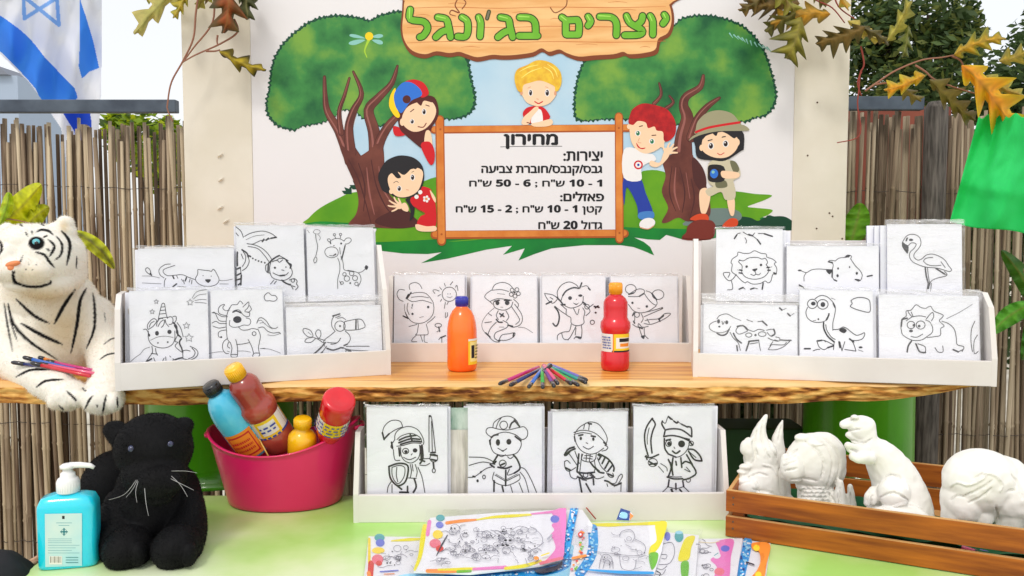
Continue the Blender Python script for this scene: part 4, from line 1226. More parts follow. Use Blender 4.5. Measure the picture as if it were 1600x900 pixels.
card(TL, RB, 369, 475, 352, 'canvas drawing of a monkey under a palm tree, back row middle', '''F 380 340 6.667
l 15 195 90 158 200 140 290 165 345 205 ; b 345 205 290 215 ; l 290 215 240 232 180 240 100 275 40 270 ; t 30 230 120 192 220 180 ; b 200 250 215 225 ; b 240 235 262 215
l 40 272 120 285 200 322 262 382 300 440 ; l 50 300 150 322 220 392 265 455 ; d 75 405 9 ; d 100 425 9 ; d 130 440 9 ; d 160 452 9 ; d 190 462 9 ; d 225 470 9 ; b 50 395 72 402
l -78 95 -25 140 2 205 ; l -75 160 -50 190 ; b -13 335 38 370 52 410 ; l 52 410 62 460 35 520 -10 552 ; l 0 355 25 400 20 460 -10 510 ; l -20 380 0 430
b -60 360 -62 430 -60 500 ; l -78 520 -75 600 -80 700 ; l -30 520 -20 600 ; b -20 600 -25 700 ; b -75 540 -30 520 ; b -75 605 -25 580 ; b -78 652 -22 636 ; b -50 700 -25 680
l 290 450 275 520 280 572 302 622 360 648 430 652 490 620 512 570 495 520 470 470 430 430 380 425 340 450 ; b 270 470 320 425 375 395 ; l 375 395 440 430 470 450 ; b 450 450 485 490
l 270 475 235 500 240 560 275 578 ; b 262 480 258 570 ; b 478 478 500 492 490 525 ; l 300 460 350 445 378 465 410 440 ; d 330 522 11 ; d 445 515 7 ; l 400 545 425 550 ; l 310 575 350 595 400 608 450 592 470 572 ; b 385 605 430 600
b 402 652 440 680 488 700 ; l 480 650 530 635 562 660 555 690 572 720 545 752 ; o 517 655 18 ; l 320 650 285 692 ; l 345 662 320 690 ; l 510 710 540 720 ; l 490 690 520 745''', 1.3, stack=2, shift=-.004)
card(TL, RB, 479, 584, 355, 'canvas drawing of a giraffe beside a balloon, back row right', '''F 380 340 6.667
c 850 355 870 320 920 305 970 320 990 360 975 400 920 418 870 400 ; l 920 235 960 218 1010 222 1052 245 ; l 965 220 952 190 ; o 950 178 12 ; l 1012 215 1015 188 ; o 1014 175 12
l 1050 245 1075 215 1115 215 1125 242 1095 270 1060 276 ; l 912 262 885 245 878 225 900 222 915 245 ; b 905 250 912 270 ; d 945 292 6 ; d 1020 270 10 ; l 985 422 1005 480 1005 560 985 640 985 740
b 1062 290 1045 360 1030 420 ; l 1030 420 1042 480 1050 540 1100 555 1180 568 1218 600 1226 660 1195 720 ; b 1090 552 1150 562 ; l 1005 312 1012 380 ; l 900 395 940 400 ; b 945 392 965 380
l 1200 575 1240 562 1275 532 ; f 1265 522 1280 495 1302 515 1285 545 ; o 1055 590 18 ; o 1130 580 24 ; o 1080 635 28 ; o 1165 630 26 ; d 1115 682 9 ; o 1030 680 14 ; o 1180 690 18 ; l 1020 400 1022 440 ; l 1005 660 1020 700
t 730 150 750 125 790 130 802 150 780 170 745 165 728 150 ; l 755 175 760 230 775 290 770 340 756 400 ; l 750 412 735 440 742 472 762 460 768 430 755 405 ; t 780 175 805 210 790 235 ; t 670 130 690 160''', 1.05, stack=2, shift=.007)

RM = (.022, .008, 8)
card(TM, RM, 616, 726, 429, 'canvas drawing of a girl with striped cap beneath a smiling sun', '''F 600 415 6.667
l 245 350 300 376 400 362 500 392 ; l 262 300 340 280 440 292 512 380 ; l 285 330 380 322 465 335 ; l 270 250 265 200 320 175 370 195 395 240 ; l 215 255 160 250 135 300 160 352 200 372 ; b 238 345 262 310 282 280 ; b 232 340 255 300
l 300 400 288 442 ; l 512 382 520 450 502 520 442 580 372 602 300 590 250 540 220 482 ; t 215 400 215 470 242 542 ; l 250 390 240 450 262 512 ; t 290 400 292 450 ; b 200 525 250 550 ; b 210 530 248 548
d 297 503 12 ; d 460 432 13 ; t 370 542 412 530 ; l 360 612 345 700 330 720 400 722 460 710 440 610 ; l 345 612 260 635 ; l 450 600 500 562 532 530 ; l 340 722 300 760 290 790 342 792 ; l 420 718 420 790 452 800 ; l 380 722 402 790
o 680 298 74 ; l 600 250 580 225 ; l 640 215 628 185 ; l 690 200 715 168 ; l 745 225 760 205 770 260 ; l 590 300 560 318 ; l 600 350 588 372 ; l 640 380 628 445 ; l 670 380 655 405 ; l 575 265 530 250 510 262 530 290 ; d 665 295 5 ; d 690 295 5 ; t 655 325 690 332 710 322
l 640 490 640 542 662 520 660 490 ; o 565 622 34 20 ; l 550 690 582 672 ; b 570 640 580 685 ; l 570 772 600 742 602 812 ; b 590 750 640 730''', 1.15, stack=2, shift=.005)
card(TM, RM, 738, 839, 430, 'canvas drawing of a long haired mermaid in a sun hat on a rock', '''F 600 415 6.667
l 1130 240 1160 195 1240 175 1310 200 1352 250 ; l 1130 250 1070 290 1050 330 1100 372 1132 402 ; l 1130 256 1220 250 1300 270 ; l 1350 350 1400 400 1390 442 ; l 1110 370 1180 345 1260 350 1330 360 ; t 1180 290 1260 300
d 1360 280 12 ; o 1335 255 20 ; o 1385 250 20 ; o 1400 292 20 ; o 1365 318 20 ; o 1325 300 20 ; l 1140 380 1150 430 1202 458 1262 462 1322 430 1342 380 ; d 1182 390 20 22 ; d 1283 388 24 24 ; b 1150 372 1200 360 ; b 1255 362 1310 362 ; t 1215 432 1240 434
t 1150 440 1080 500 1030 572 1020 640 1050 700 ; b 1058 700 1105 745 ; l 1100 750 1150 790 1202 796 ; l 1360 402 1430 500 1440 572 1410 622 1342 642 1300 622 ; l 1330 430 1392 522 1412 572 1372 612
l 1190 470 1170 520 1192 562 ; b 1170 560 1195 588 1232 590 ; l 1270 470 1300 530 1275 575 ; b 1205 500 1250 530 ; b 1242 500 1215 532 ; l 1170 590 1112 650 1080 722 ; l 1240 572 1290 602 1282 642 1222 672 1162 700 1150 752 1200 790
l 1200 770 1230 722 1300 710 1362 700 1350 742 1280 776 1212 776 ; d 1200 780 16 8 ; b 1352 705 1345 735 ; t 1400 642 1470 650 1550 700 ; l 1050 595 1120 585 ; l 1090 500 1120 520 ; b 1290 620 1340 632 ; t 1200 640 1250 640''', 1.25, stack=2, shift=.004)
card(TM, RM, 847, 946, 430, 'canvas drawing of a bowed elf girl with wings and curled ribbon', '''F 840 415 6.667
l 215 345 205 272 250 202 330 170 402 200 432 240 ; b 262 312 300 262 372 230 430 238 ; l 262 312 240 372 ; l 250 382 292 422 352 442 430 420 470 382 475 320 ; d 338 338 20 ; d 445 312 22 13 ; f 368 385 405 398 432 384 402 410 ; d 405 352 5
b 440 232 460 180 ; l 460 222 512 210 545 250 ; b 530 235 546 252 ; b 178 430 215 482 226 545 215 602 ; b 215 602 190 632 160 602 ; l 70 290 150 302 200 332 ; l 75 300 110 360 160 392 205 352 ; b 90 400 145 372 ; l 130 330 160 350 ; b 200 330 240 372 260 400
l 180 422 240 472 300 512 ; l 240 402 292 452 ; l 300 452 300 512 345 542 352 602 412 626 480 602 480 542 492 482 470 440 ; l 372 442 412 512 432 452 ; l 480 402 530 442 545 482 502 522 ; l 530 440 580 402 ; o 515 428 24 ; b 590 425 640 435 ; b 600 440 630 420
d 605 490 12 10 ; o 570 590 22 ; b 470 380 500 400 ; l 350 612 330 682 270 692 212 722 205 772 ; l 400 632 342 742 312 772 ; l 250 700 270 762 322 772 ; l 455 620 462 682 450 762 402 742 380 762 ; l 400 652 392 722 ; b 250 410 285 405 ; b 400 742 450 748''', 1.3, stack=2, shift=-.006)
card(TM, RM, 954, 1058, 431, 'canvas drawing of a ballerina with two hair buns and ribbons', '''F 840 415 6.667
o 970 245 56 48 ; o 1255 302 60 50 ; l 945 322 1060 320 1112 282 1102 250 1042 245 960 292 ; b 950 300 1000 285 ; b 1060 320 1108 290 ; l 1110 290 1172 372 1232 412 1242 372 1192 290 1130 262 ; b 1190 290 1240 355 ; l 945 402 1002 472 1082 492 1162 470 1235 420
d 988 388 12 ; d 1138 425 13 ; t 1040 442 1066 446 ; b 1005 490 990 520 ; l 1010 490 1012 560 1002 592 ; l 1080 502 1100 552 1080 592 ; o 1035 512 26 ; l 1090 492 1190 470 1290 440 ; l 1110 532 1200 492 1300 450 ; d 1298 442 10
l 1120 572 1180 560 1262 552 1322 502 1386 500 1342 542 1270 580 1180 612 1110 602 ; b 1262 562 1312 522 ; b 1262 552 1275 580 ; l 1140 555 1165 600 ; l 990 612 1042 642 1052 602 1092 642 1152 632 ; b 1050 640 1092 655 ; l 1060 652 1082 722 1102 762 ; l 1110 652 1116 722 1152 762 ; f 1075 735 1115 728 1105 765 ; b 1000 580 1010 600''', 1.25, stack=2, shift=.006)

card(TR, RB, 1119, 1223, 358, 'canvas drawing of a smiling lion under palm fronds, back row left', '''F 1080 340 6.667
c 490 360 480 395 430 430 415 470 428 490 422 560 470 600 520 652 562 680 585 668 640 692 720 686 770 660 800 680 830 660 850 592 882 588 892 530 865 480 885 465 845 430 790 412 780 380 722 370 660 345 610 370 545 372
l 510 442 494 462 530 502 528 570 572 622 660 642 750 622 802 570 802 520 780 490 ; l 500 440 545 450 600 420 690 415 735 432 772 425 795 465 780 490 ; d 577 510 13 ; d 727 493 13 ; f 635 540 690 530 664 562 ; l 664 560 676 590
l 620 590 652 602 676 590 702 596 722 580 ; t 480 545 522 548 ; b 505 545 530 550 ; b 500 575 532 580 ; b 790 520 812 518 ; b 798 548 822 548 ; t 820 518 842 512 ; l 450 215 478 172 512 160 ; b 450 218 475 180 ; l 540 150 592 180 632 188 662 160 ; b 600 175 640 190
l 700 165 762 165 ; b 762 168 845 195 ; l 560 210 576 240 570 266 ; l 640 190 692 230 ; b 690 230 722 275 ; l 470 592 430 642 390 656 345 612 338 575 402 575 384 622 ; l 420 660 432 742 378 752 ; b 750 682 740 745 ; b 500 745 540 728 ; l 540 728 562 745 ; b 620 745 652 735 ; l 655 732 690 742 ; b 860 575 885 585''', 1.25, stack=2, shift=.009)
card(TR, RB, 1229, 1373, 384, 'canvas drawing of a hippopotamus in profile, back row middle', '''F 1080 340 6.667
l 1140 552 1200 572 1252 545 1320 535 1402 540 1462 542 ; d 1130 550 20 9 ; l 1200 572 1176 612 1176 662 ; b 1470 545 1468 620 ; l 1468 620 1490 650 ; b 1490 648 1515 660 ; l 1470 542 1478 482 1430 462 1452 445 1502 452 ; b 1430 460 1470 468 ; l 1502 452 1540 422 1602 415 ; d 1530 530 8 12 ; d 1525 605 12 16 ; f 1405 545 1470 545 1440 590
F 1320 340 6.667
l 0 415 42 410 ; l 2 410 30 390 70 402 60 430 ; b 15 405 50 398 ; l 62 430 110 502 150 542 180 590 172 642 142 662 115 645 ; b 110 645 150 650 ; d 125 580 12 15 ; d 50 515 7 10 ; b 235 612 285 602
F 1080 340 6.667
b 1125 702 1168 725 ; l 1160 722 1206 770 1172 822 1120 850''', 1.2, stack=2, shift=-.005)
card(TR, (.080, .172, 7), 1386, 1503, 350, 'canvas drawing of a flamingo on one leg, wrinkled cellophane in back row right', '''F 1320 340 6.667
f 598 252 630 275 664 300 655 375 622 342 598 300 ; l 605 250 640 195 690 174 750 184 786 220 792 280 762 330 726 372 722 412 760 442 802 430 850 390 912 380 982 402 1042 442 1082 502 1112 542 1090 562 1030 545 960 526 850 516 770 492 710 462 675 412 682 360 722 320 744 282 726 265 690 265 662 292
d 690 232 22 13 ; b 640 240 650 215 ; l 820 450 850 422 915 415 ; l 820 455 862 490 932 502 1002 496 ; l 1002 460 1046 520 ; b 950 530 1000 562 1040 588 ; l 1040 588 1062 596 ; b 838 520 848 602 868 680 ; l 868 680 852 772 ; l 862 522 870 602 884 682 ; l 884 700 902 660 962 630 1042 612 1066 592 1040 560 ; b 880 690 870 740 ; l 902 682 894 772''', 1.35, wrinkled=True, ext=.010, stack=3, shift=-.012)
card(TR, RFR, 1099, 1246, 476, 'canvas drawing of an armoured dinosaur with plated back, front row left', '''F 1080 450 6.667
l 268 322 300 285 372 270 432 302 ; l 262 345 220 360 188 392 200 432 262 462 330 462 382 440 412 400 ; b 270 472 312 492 362 482 395 430 ; d 285 347 16 22 ; d 370 357 16 20 ; l 320 345 330 380 345 350 ; d 293 402 12 9
l 405 462 440 522 490 572 512 650 ; b 440 472 472 532 522 572 ; c 470 430 500 400 560 400 590 440 550 465 500 480 470 460 ; b 480 400 540 392 582 432 ; o 600 490 32 22 ; o 740 480 40 24 ; d 670 490 12 ; l 590 432 650 452 702 430 762 442 ; t 430 302 520 340
l 580 330 642 352 ; l 695 352 740 345 ; b 740 345 788 388 ; l 785 440 850 430 872 480 832 502 790 462 ; b 860 430 872 475 840 500 ; l 880 510 920 520 918 552 870 540 ; l 800 520 840 540 900 555 ; b 925 540 980 545 1040 545 ; l 1032 550 962 612 882 642 802 642 ; l 802 642 830 600 850 590 962 592 992 566
b 475 602 482 652 ; b 572 652 602 562 ; b 600 555 702 545 ; l 702 545 722 652 ; l 612 582 692 570 ; l 820 600 850 560 ; b 922 208 945 230 ; t 945 230 990 212 ; b 1005 265 1030 290 ; t 1030 290 1072 265''', 1.3, wrinkled=True, ext=.026, stack=2, shift=-.006)
card(TR, RFR, 1249, 1364, 453, 'canvas drawing of a long necked baby dinosaur with big eyes, front middle', '''F 1080 450 6.667
l 1212 202 1195 252 1212 312 1270 352 1352 357 1412 332 1432 292 ; b 1408 330 1430 290 1435 268 ; o 1262 165 50 48 ; o 1370 170 56 50 ; d 1272 162 24 20 ; d 1372 172 24 26 ; l 1290 112 1342 80 1402 85 1452 120 1492 172 1502 222 1492 292 1476 362 1476 440 ; t 1460 105 1500 120 ; b 1480 160 1498 200 ; d 1325 324 9 ; t 1270 340 1300 335
b 1380 362 1382 422 1422 502 1490 562 ; l 1402 382 1414 442 1462 512 1500 535 ; l 1310 552 1382 545 1482 592 ; b 1312 552 1360 545 ; l 1310 552 1332 612 1382 642 1422 622 ; l 1382 545 1400 560 ; b 1422 622 1480 602 ; l 1490 562 1482 642 ; b 1180 632 1240 632 ; l 1270 655 1310 640 1340 640 ; l 1480 432 1532 430 1582 405
F 1320 450 6.667
l -20 405 20 420 72 462 122 492 172 480 202 465 207 490 182 530 132 546 80 545 ; f -60 440 -20 415 20 440 -10 470 ; b 50 530 92 560 ; l 70 545 95 590 116 655 ; l -50 562 -30 650 ; b -60 560 -50 620 ; l 0 640 116 657 ; l -30 655 0 560 ; d 165 618 20 10 ; t 140 645 190 660
c 65 132 110 105 180 98 250 122 265 180 258 250 180 240 100 215 58 190 78 160''', 1.35, stack=2, shift=.009)
card(TR, RFR, 1373, 1529, 461, 'canvas drawing of a horned dinosaur with frilled collar, front row right', '''F 1320 450 6.667
l 585 425 585 370 600 320 640 292 640 240 690 230 742 175 792 202 842 212 892 190 932 242 1022 280 1010 312 985 342 1035 395 1000 422 996 490 942 506 860 516 ; b 588 400 596 330 ; b 600 325 650 315
l 588 430 600 482 652 522 722 547 802 540 862 502 912 460 912 402 882 352 842 332 ; l 640 342 702 302 782 290 842 302 ; l 702 302 668 262 655 235 ; l 712 298 692 250 ; l 850 322 882 280 916 255 926 300 902 342 ; o 690 385 40 38 ; o 790 385 46 42 ; d 720 388 14 ; d 775 396 14 ; d 690 447 20 15 ; l 690 505 752 512 812 480
l 1012 346 1082 372 1142 432 1162 522 1172 590 1240 612 1222 662 ; b 695 552 662 602 650 665 ; b 740 580 780 662 840 672 ; l 840 672 836 612 760 580 ; l 940 622 972 665 1022 665 1020 602 ; b 1130 642 1182 665 ; l 1182 665 1232 640 ; l 1355 346 1320 432 1315 562 1330 662 ; l 1382 490 1346 562 1350 682 1390 660 ; t 1060 320 1200 250 1330 170''', 1.4, wrinkled=True, ext=.012, stack=2, shift=.006)

RBt = (.024, .014, 1.2)
card(TB, RBt, 573, 699, 636, 'canvas drawing of a young knight raising a sword and shield', '''F 560 640 6.667
b 268 312 250 242 ; l 250 242 272 172 342 115 432 120 462 182 ; b 272 302 320 252 ; l 320 252 382 212 452 182 ; l 378 312 385 252 432 202 522 175 612 205 662 272 682 332 676 362 ; l 402 312 452 272 552 248 642 290 662 342 ; l 400 382 470 372 562 348 652 352
b 425 318 500 285 600 268 ; b 422 345 540 305 640 310 ; b 440 362 560 330 650 335 ; b 540 260 560 330 ; l 352 342 338 390 362 412 ; b 345 340 355 400 ; l 380 312 352 352 ; l 364 420 380 522 432 528 ; b 422 400 430 482 ; l 440 390 445 472 482 532 552 556 620 512 642 442 636 370
o 492 432 32 28 ; d 495 438 18 16 ; d 590 425 24 22 ; l 560 460 550 472 ; l 470 497 530 522 596 496 ; b 662 370 672 502 642 562 ; b 650 380 655 520 ; b 640 520 690 540 ; b 318 592 420 560 512 582 512 682 480 762 410 792 350 742 325 682 318 592 ; l 350 602 420 582 480 602 480 682 450 742 410 772 370 732 350 672 350 602 ; l 400 602 395 682 410 752
l 540 572 552 642 540 712 ; l 560 570 570 640 ; l 592 572 612 642 602 702 ; l 520 712 602 716 ; l 620 602 662 702 692 862 ; l 340 752 310 802 300 862 ; l 350 782 350 862 ; b 400 790 450 830 ; b 430 860 520 862 ; b 512 800 512 862 ; b 582 722 602 802 572 862 ; l 682 512 742 510 ; l 640 578 700 582 742 560
o 785 505 40 ; b 750 470 820 480 ; b 760 520 815 530 ; b 755 450 800 445 ; l 736 442 735 102 742 68 765 102 802 432 ; d 742 68 12 ; b 780 552 786 612 ; o 785 636 16 22 ; l 762 120 770 440''', 1.5, stack=1, shift=.006)
card(TB, RBt, 731, 847, 635, 'canvas drawing of a child firefighter spraying a water hose', '''F 700 640 6.667
l 468 186 482 132 560 80 642 70 712 112 746 182 ; l 500 192 522 132 552 90 ; b 642 192 662 142 702 115 ; b 690 110 745 175 ; o 580 162 40 42 ; l 460 186 410 195 398 240 450 282 512 252 602 235 702 262 772 312 822 282 828 222 792 180 742 186 622 212 532 205 460 186
b 450 292 480 268 520 262 ; l 450 292 440 352 460 422 502 462 592 477 702 460 752 402 762 342 722 290 ; b 700 280 760 325 ; b 435 320 440 362 ; d 520 342 22 34 ; d 634 335 26 30 ; l 520 402 572 428 612 406 ; f 540 412 572 425 600 410 572 440
b 520 472 490 520 470 552 ; l 520 472 560 490 600 470 ; b 680 470 722 522 750 612 690 662 ; l 690 662 620 682 640 620 ; l 480 652 470 742 602 792 742 732 740 672 ; b 602 632 600 792 ; l 490 682 592 742 ; t 500 672 590 726 ; l 612 742 732 682 ; t 612 728 726 668 ; b 480 742 478 852 ; b 565 800 577 852 ; l 652 792 672 862
l 750 602 802 622 862 722 922 862 ; l 752 652 802 722 842 862 ; l 740 762 780 862 ; o 570 562 36 ; b 545 580 590 560 ; b 520 600 600 612 660 592 ; l 620 490 650 510 690 480 ; b 480 562 500 540 ; l 490 552 380 502 220 495 ; l 490 572 362 546 220 582 ; b 440 572 480 600 ; l 480 592 402 612 330 662 270 702 210 706 ; b 260 695 280 700 ; b 340 655 345 648 ; o 375 702 14 20 ; d 308 742 12 16''', 1.5, stack=2, shift=.006)
card(TB, RBt, 863, 979, 643, 'canvas drawing of a child builder with hard hat, hammer and wrench', '''F 900 640 6.667
l -10 245 30 190 90 150 150 128 232 150 292 222 326 302 310 368 ; l -23 238 62 215 162 230 232 270 312 352 ; l -20 258 72 240 162 255 ; l 90 150 80 200 ; b 130 145 160 150 ; l 140 150 132 210 ; b 290 340 315 365
l -15 262 0 345 50 422 130 462 212 452 288 402 ; l 300 372 332 392 312 422 270 432 ; d 50 300 13 18 ; d 180 308 13 18 ; l 105 345 122 352 ; l 75 385 130 412 182 382 ; l -20 280 -12 330 ; b 30 270 70 262 ; b 160 275 200 282
l 72 462 60 522 138 546 198 522 212 452 ; l 90 480 130 478 172 490 ; l 80 505 120 506 170 515 ; l 110 470 105 532 ; l 148 470 140 538 ; b 30 462 20 562 10 642 ; l 60 462 50 560 40 640 ; l 190 522 200 600 190 650 ; b 150 550 190 600 240 640
b 240 462 332 512 392 592 392 640 ; l 222 502 262 592 322 652 ; b 262 480 240 522 ; b 302 500 272 562 ; b 342 540 302 612 ; b 378 582 332 642 ; b 230 470 260 490 ; l 320 662 352 702 392 700 382 662 ; b 335 670 380 690 ; b 200 600 240 650 290 660 ; l 140 680 220 720 290 700
b 15 652 100 662 192 652 ; b 15 702 100 722 192 702 ; b 30 660 70 705 ; o 100 682 24 ; b 150 665 180 690 ; b -120 470 -80 412 -20 390 ; b -115 478 -60 430 -10 408 ; l -125 470 -100 480 -60 440 ; l -70 462 20 592 ; l -12 432 35 562 ; l -120 542 -112 612 -72 642 -2 602 ; b -110 605 -60 630 ; l -70 642 -52 702 -2 722 20 690 ; l -120 542 -90 530 -60 560
b 35 722 60 862 ; b 105 772 155 862 ; b 180 722 185 782 ; l 310 742 402 772 442 702 472 672 482 702 440 772 ; b 300 740 340 752 400 790 470 765 ; l 440 772 400 800 ; l 470 762 468 852 ; l 322 772 330 800 ; l 60 730 110 740''', 1.5, stack=2, shift=.005)
card(TB, RBt, 990, 1113, 635, 'canvas drawing of a pirate child with headscarf holding a curved sword', '''F 900 640 6.667
b 792 95 740 172 715 262 722 372 752 482 ; b 792 95 826 152 800 222 780 322 792 452 ; l 762 190 742 290 745 360 ; d 795 95 12 ; o 800 552 48 42 ; b 760 540 830 580 ; b 770 570 845 560 ; b 722 490 780 500 860 468 ; b 730 480 740 520
b 922 202 895 152 900 120 ; l 900 120 932 142 962 72 1012 112 ; b 962 72 985 95 1000 100 ; b 1020 120 1050 140 1062 125 ; l 1062 130 1102 152 ; b 1100 152 1160 182 ; b 1150 178 1200 190 1206 282 ; b 930 212 1002 200 1102 212 1202 282 ; b 922 280 1002 270 1102 290 1192 332 ; b 930 212 914 282 ; b 1110 295 1180 310
b 920 302 925 402 962 462 ; l 962 462 1042 496 1112 470 1162 412 1182 342 ; b 962 462 1042 496 ; o 965 352 30 32 ; d 970 355 20 22 ; d 1100 357 36 36 ; l 1020 390 1030 405 ; b 1005 432 1042 456 1082 430 ; b 940 320 985 310 ; o 1200 352 24 ; b 1190 340 1215 370 ; b 1170 412 1232 420 1292 482 1312 535 ; b 1310 535 1232 520 1172 432 ; b 1152 470 1212 572 ; l 1180 440 1250 500
b 962 520 992 602 960 702 ; b 1010 502 1000 602 1010 682 ; b 1092 502 1102 602 ; b 1040 540 1046 578 ; l 970 540 1000 560 ; b 950 702 1022 722 1112 720 ; l 960 690 1020 702 1100 700 ; l 860 592 912 652 ; l 882 562 942 602 950 640 ; b 1110 562 1142 540 1202 562 ; b 1202 562 1252 662 1172 720 ; b 1172 720 1120 730 ; l 1132 622 1192 650 1150 600 ; o 1170 735 22
b 970 732 960 802 ; l 960 802 900 862 ; b 1112 742 1122 802 ; l 1122 802 1182 862 ; b 990 832 1012 862 ; b 1040 770 1042 832 ; b 1080 832 1102 856 ; l 950 802 1042 822 1122 802 ; b 1000 830 1000 862''', 1.4, stack=2, shift=.008)
# pale strip between knight and firefighter
m_gstrip = mat('green_marbled_card', (70, 128, 100), .5, (206, 220, 208), 26, lo=.35, hi=.62, stretch=(1, 1, .5))
sf = rectsurf(TB, .043, .014, 1.2)
k0 = (sf.hit(701, 700) - sf.o).dot(sf.x); k1 = (sf.hit(730, 700) - sf.o).dot(sf.x)
t = thing('wrapped_card', 'green marbled card in crumpled cellophane between knight and firefighter drawings', 'card', tuple(sf.at(k0, 0)))
tp = (sf.hit(715, 637) - sf.o).dot(sf.u); tm = (sf.hit(715, 671) - sf.o).dot(sf.u)
q = MB(); q.add([sf.at(k0 - .01, 0, 0), sf.at(k1 + .01, 0, 0), sf.at(k1 + .01, tp, 0), sf.at(k0 - .01, tp, 0)], [(0, 1, 2, 3)], m_gstrip)
q.build('card_sheet', t)
m_crump = mat('crumpled_film', (226, 222, 212), .3, (188, 184, 172), 30, stretch=(3, 1, .4), bump=.8, bscale=40)
q = MB(); q.grid(lambda u, v: sf.at(k0 - .01 + (k1 - k0 + .02) * u, tm * v, .003 + .003 * noise.noise(Vector((u * 9, v * 3, 2)))), 24, 30, m_crump); q.build('crumpled_wrap', t)

# ================================================================== PAINT BOTTLES
def plastic(name, c, c2=None, **k): return mat(name, c, .22, c2, 12, spec=.5, coat=.5, **k)
PLAIN = [(.0, 0), (.021, .0), (.0243, .003), (.0250, .008), (.0250, .064), (.0246, .072), (.0232, .082), (.0205, .092), (.0165, .100), (.0118, .105), (.0098, .107), (.0098, .112)]
WAIST = [(.0, 0), (.019, .0), (.0222, .003), (.0228, .008), (.0228, .028), (.0216, .030), (.0216, .060), (.0228, .062), (.0240, .068), (.0236, .076), (.0205, .080), (.0190, .084), (.0192, .100), (.0190, .108), (.0160, .114), (.0115, .118), (.0095, .119), (.0095, .124)]
def capprof(r, z0, z1): return [(r * .86, z0), (r, z0 + .0006), (r * 1.0, z1 - .002), (r * .9, z1 - .0004), (r * .3, z1)]
def bottle(label, prof, capr, capz, body_m, cap_m, loc, q4, S, lab=None, group=None, name='paint_bottle'):
    t = thing(name, label, 'paint bottle', loc, group, rot=q4)
    sc = lambda p: [(r * S, z * S) for r, z in p]
    q = MB(); q.lathe(sc(prof), body_m, 48); q.build('body', t, local=True)
    q = MB(); q.lathe(sc(capprof(capr, *capz)), cap_m, 36)
    for k in range(30):
        a = 2 * math.pi * k / 30
        x, y = math.cos(a) * capr * S, math.sin(a) * capr * S
        q.tube([(x, y, (capz[0] + .002) * S), (x, y, (capz[1] - .003) * S)], .00045 * S * 1.6, cap_m, n=5)
    q.build('cap', t, local=True)
    if lab:
        z0, z1, r, a0, a1, pieces = lab
        g = MB()
        for i, (pa0, pa1, pz0, pz1, m) in enumerate(pieces):
            rr = (r + .00025 + .00006 * i) * S
            g.lathe([(rr, (z0 + (z1 - z0) * pz0) * S), (rr, (z0 + (z1 - z0) * pz1) * S)], m, 20, a0=a0 + (a1 - a0) * pa0, a1=a0 + (a1 - a0) * pa1, cap=False)
        g.build('paper_label', t, local=True)
    return t
l_w = mat('label_white', (236, 232, 226), .5); l_y = mat('label_yellow', (246, 206, 44), .5); l_k = mat('label_black', (30, 30, 40), .5); l_b = mat('label_blue', (58, 78, 168), .5)
l_o = mat('label_orange', (240, 140, 40), .5); l_r = mat('label_red', (200, 40, 40), .5); l_g = mat('label_grey', (150, 160, 170), .5); l_p = mat('label_pale_yellow', (248, 232, 150), .5)
c_or = plastic('orange_paint_bottle', (255, 122, 22), (250, 96, 14)); c_bl = plastic('deep_blue_cap', (40, 44, 170)); c_re = plastic('red_paint_bottle', (222, 22, 36), (206, 14, 30)); c_ye = plastic('amber_cap', (250, 168, 24))
c_yel = plastic('yellow_bottle', (248, 190, 20)); c_bk = plastic('black_cap', (24, 26, 30)); c_sky = plastic('sky_blue_paint', (104, 208, 236), (40, 180, 226)); c_br = plastic('brown_paint', (176, 76, 60), (146, 54, 46)); c_red = plastic('red_cap', (220, 24, 40))
def textish(a0, a1, z0, z1, n, m, seed):
    rnd = random.Random(seed); out = []
    for i in range(n):
        z = z0 + (z1 - z0) * (i + .2) / n; x = a0
        while x < a1:
            w = rnd.uniform(.02, .06); out.append((x, min(x + w, a1), z, z + (z1 - z0) / n * .45, m)); x += w + .02
    return out
Y0 = 1.945
b0 = P(722, 578.5, Y0); S1 = (117 / FPX * Y0) / .125
QI = Matrix.Identity(3).to_quaternion()
bottle('orange poster paint bottle with blue cap standing on the shelf', PLAIN, .0104, (.1075, .1250), c_or, c_bl, (b0.x, Y0, SHELF_Z + .0005), QI, S1,
       (.012, .055, .025, -62, 5, [(0, 1, 0, 1, l_y), (.12, .9, .12, .88, l_p), (.2, .45, .25, .75, l_k), (0, 1, .92, 1, l_w)] + textish(.5, .85, .2, .8, 5, l_k, 2)), group='poster paint bottles on the shelf')
b0 = P(961, 578, 1.95); S2 = (138 / FPX * 1.95) / .139
bottle('red waisted paint bottle with amber cap standing on the shelf', WAIST, .0102, (.1200, .1390), c_re, c_ye, (b0.x, 1.95, SHELF_Z + .0005), QI, S2,
       (.031, .059, .0216, -178, -10, [(0, 1, 0, 1, l_w), (.42, 1, .0, 1, l_y), (.5, .98, .2, .8, l_w), (.58, .92, .56, .76, l_k), (.6, .88, .3, .48, l_o), (.4, 1, .0, .08, l_k), (.42, .45, 0, 1, l_o)] + textish(.12, .38, .15, .9, 5, l_b, 5)), group='poster paint bottles on the shelf')

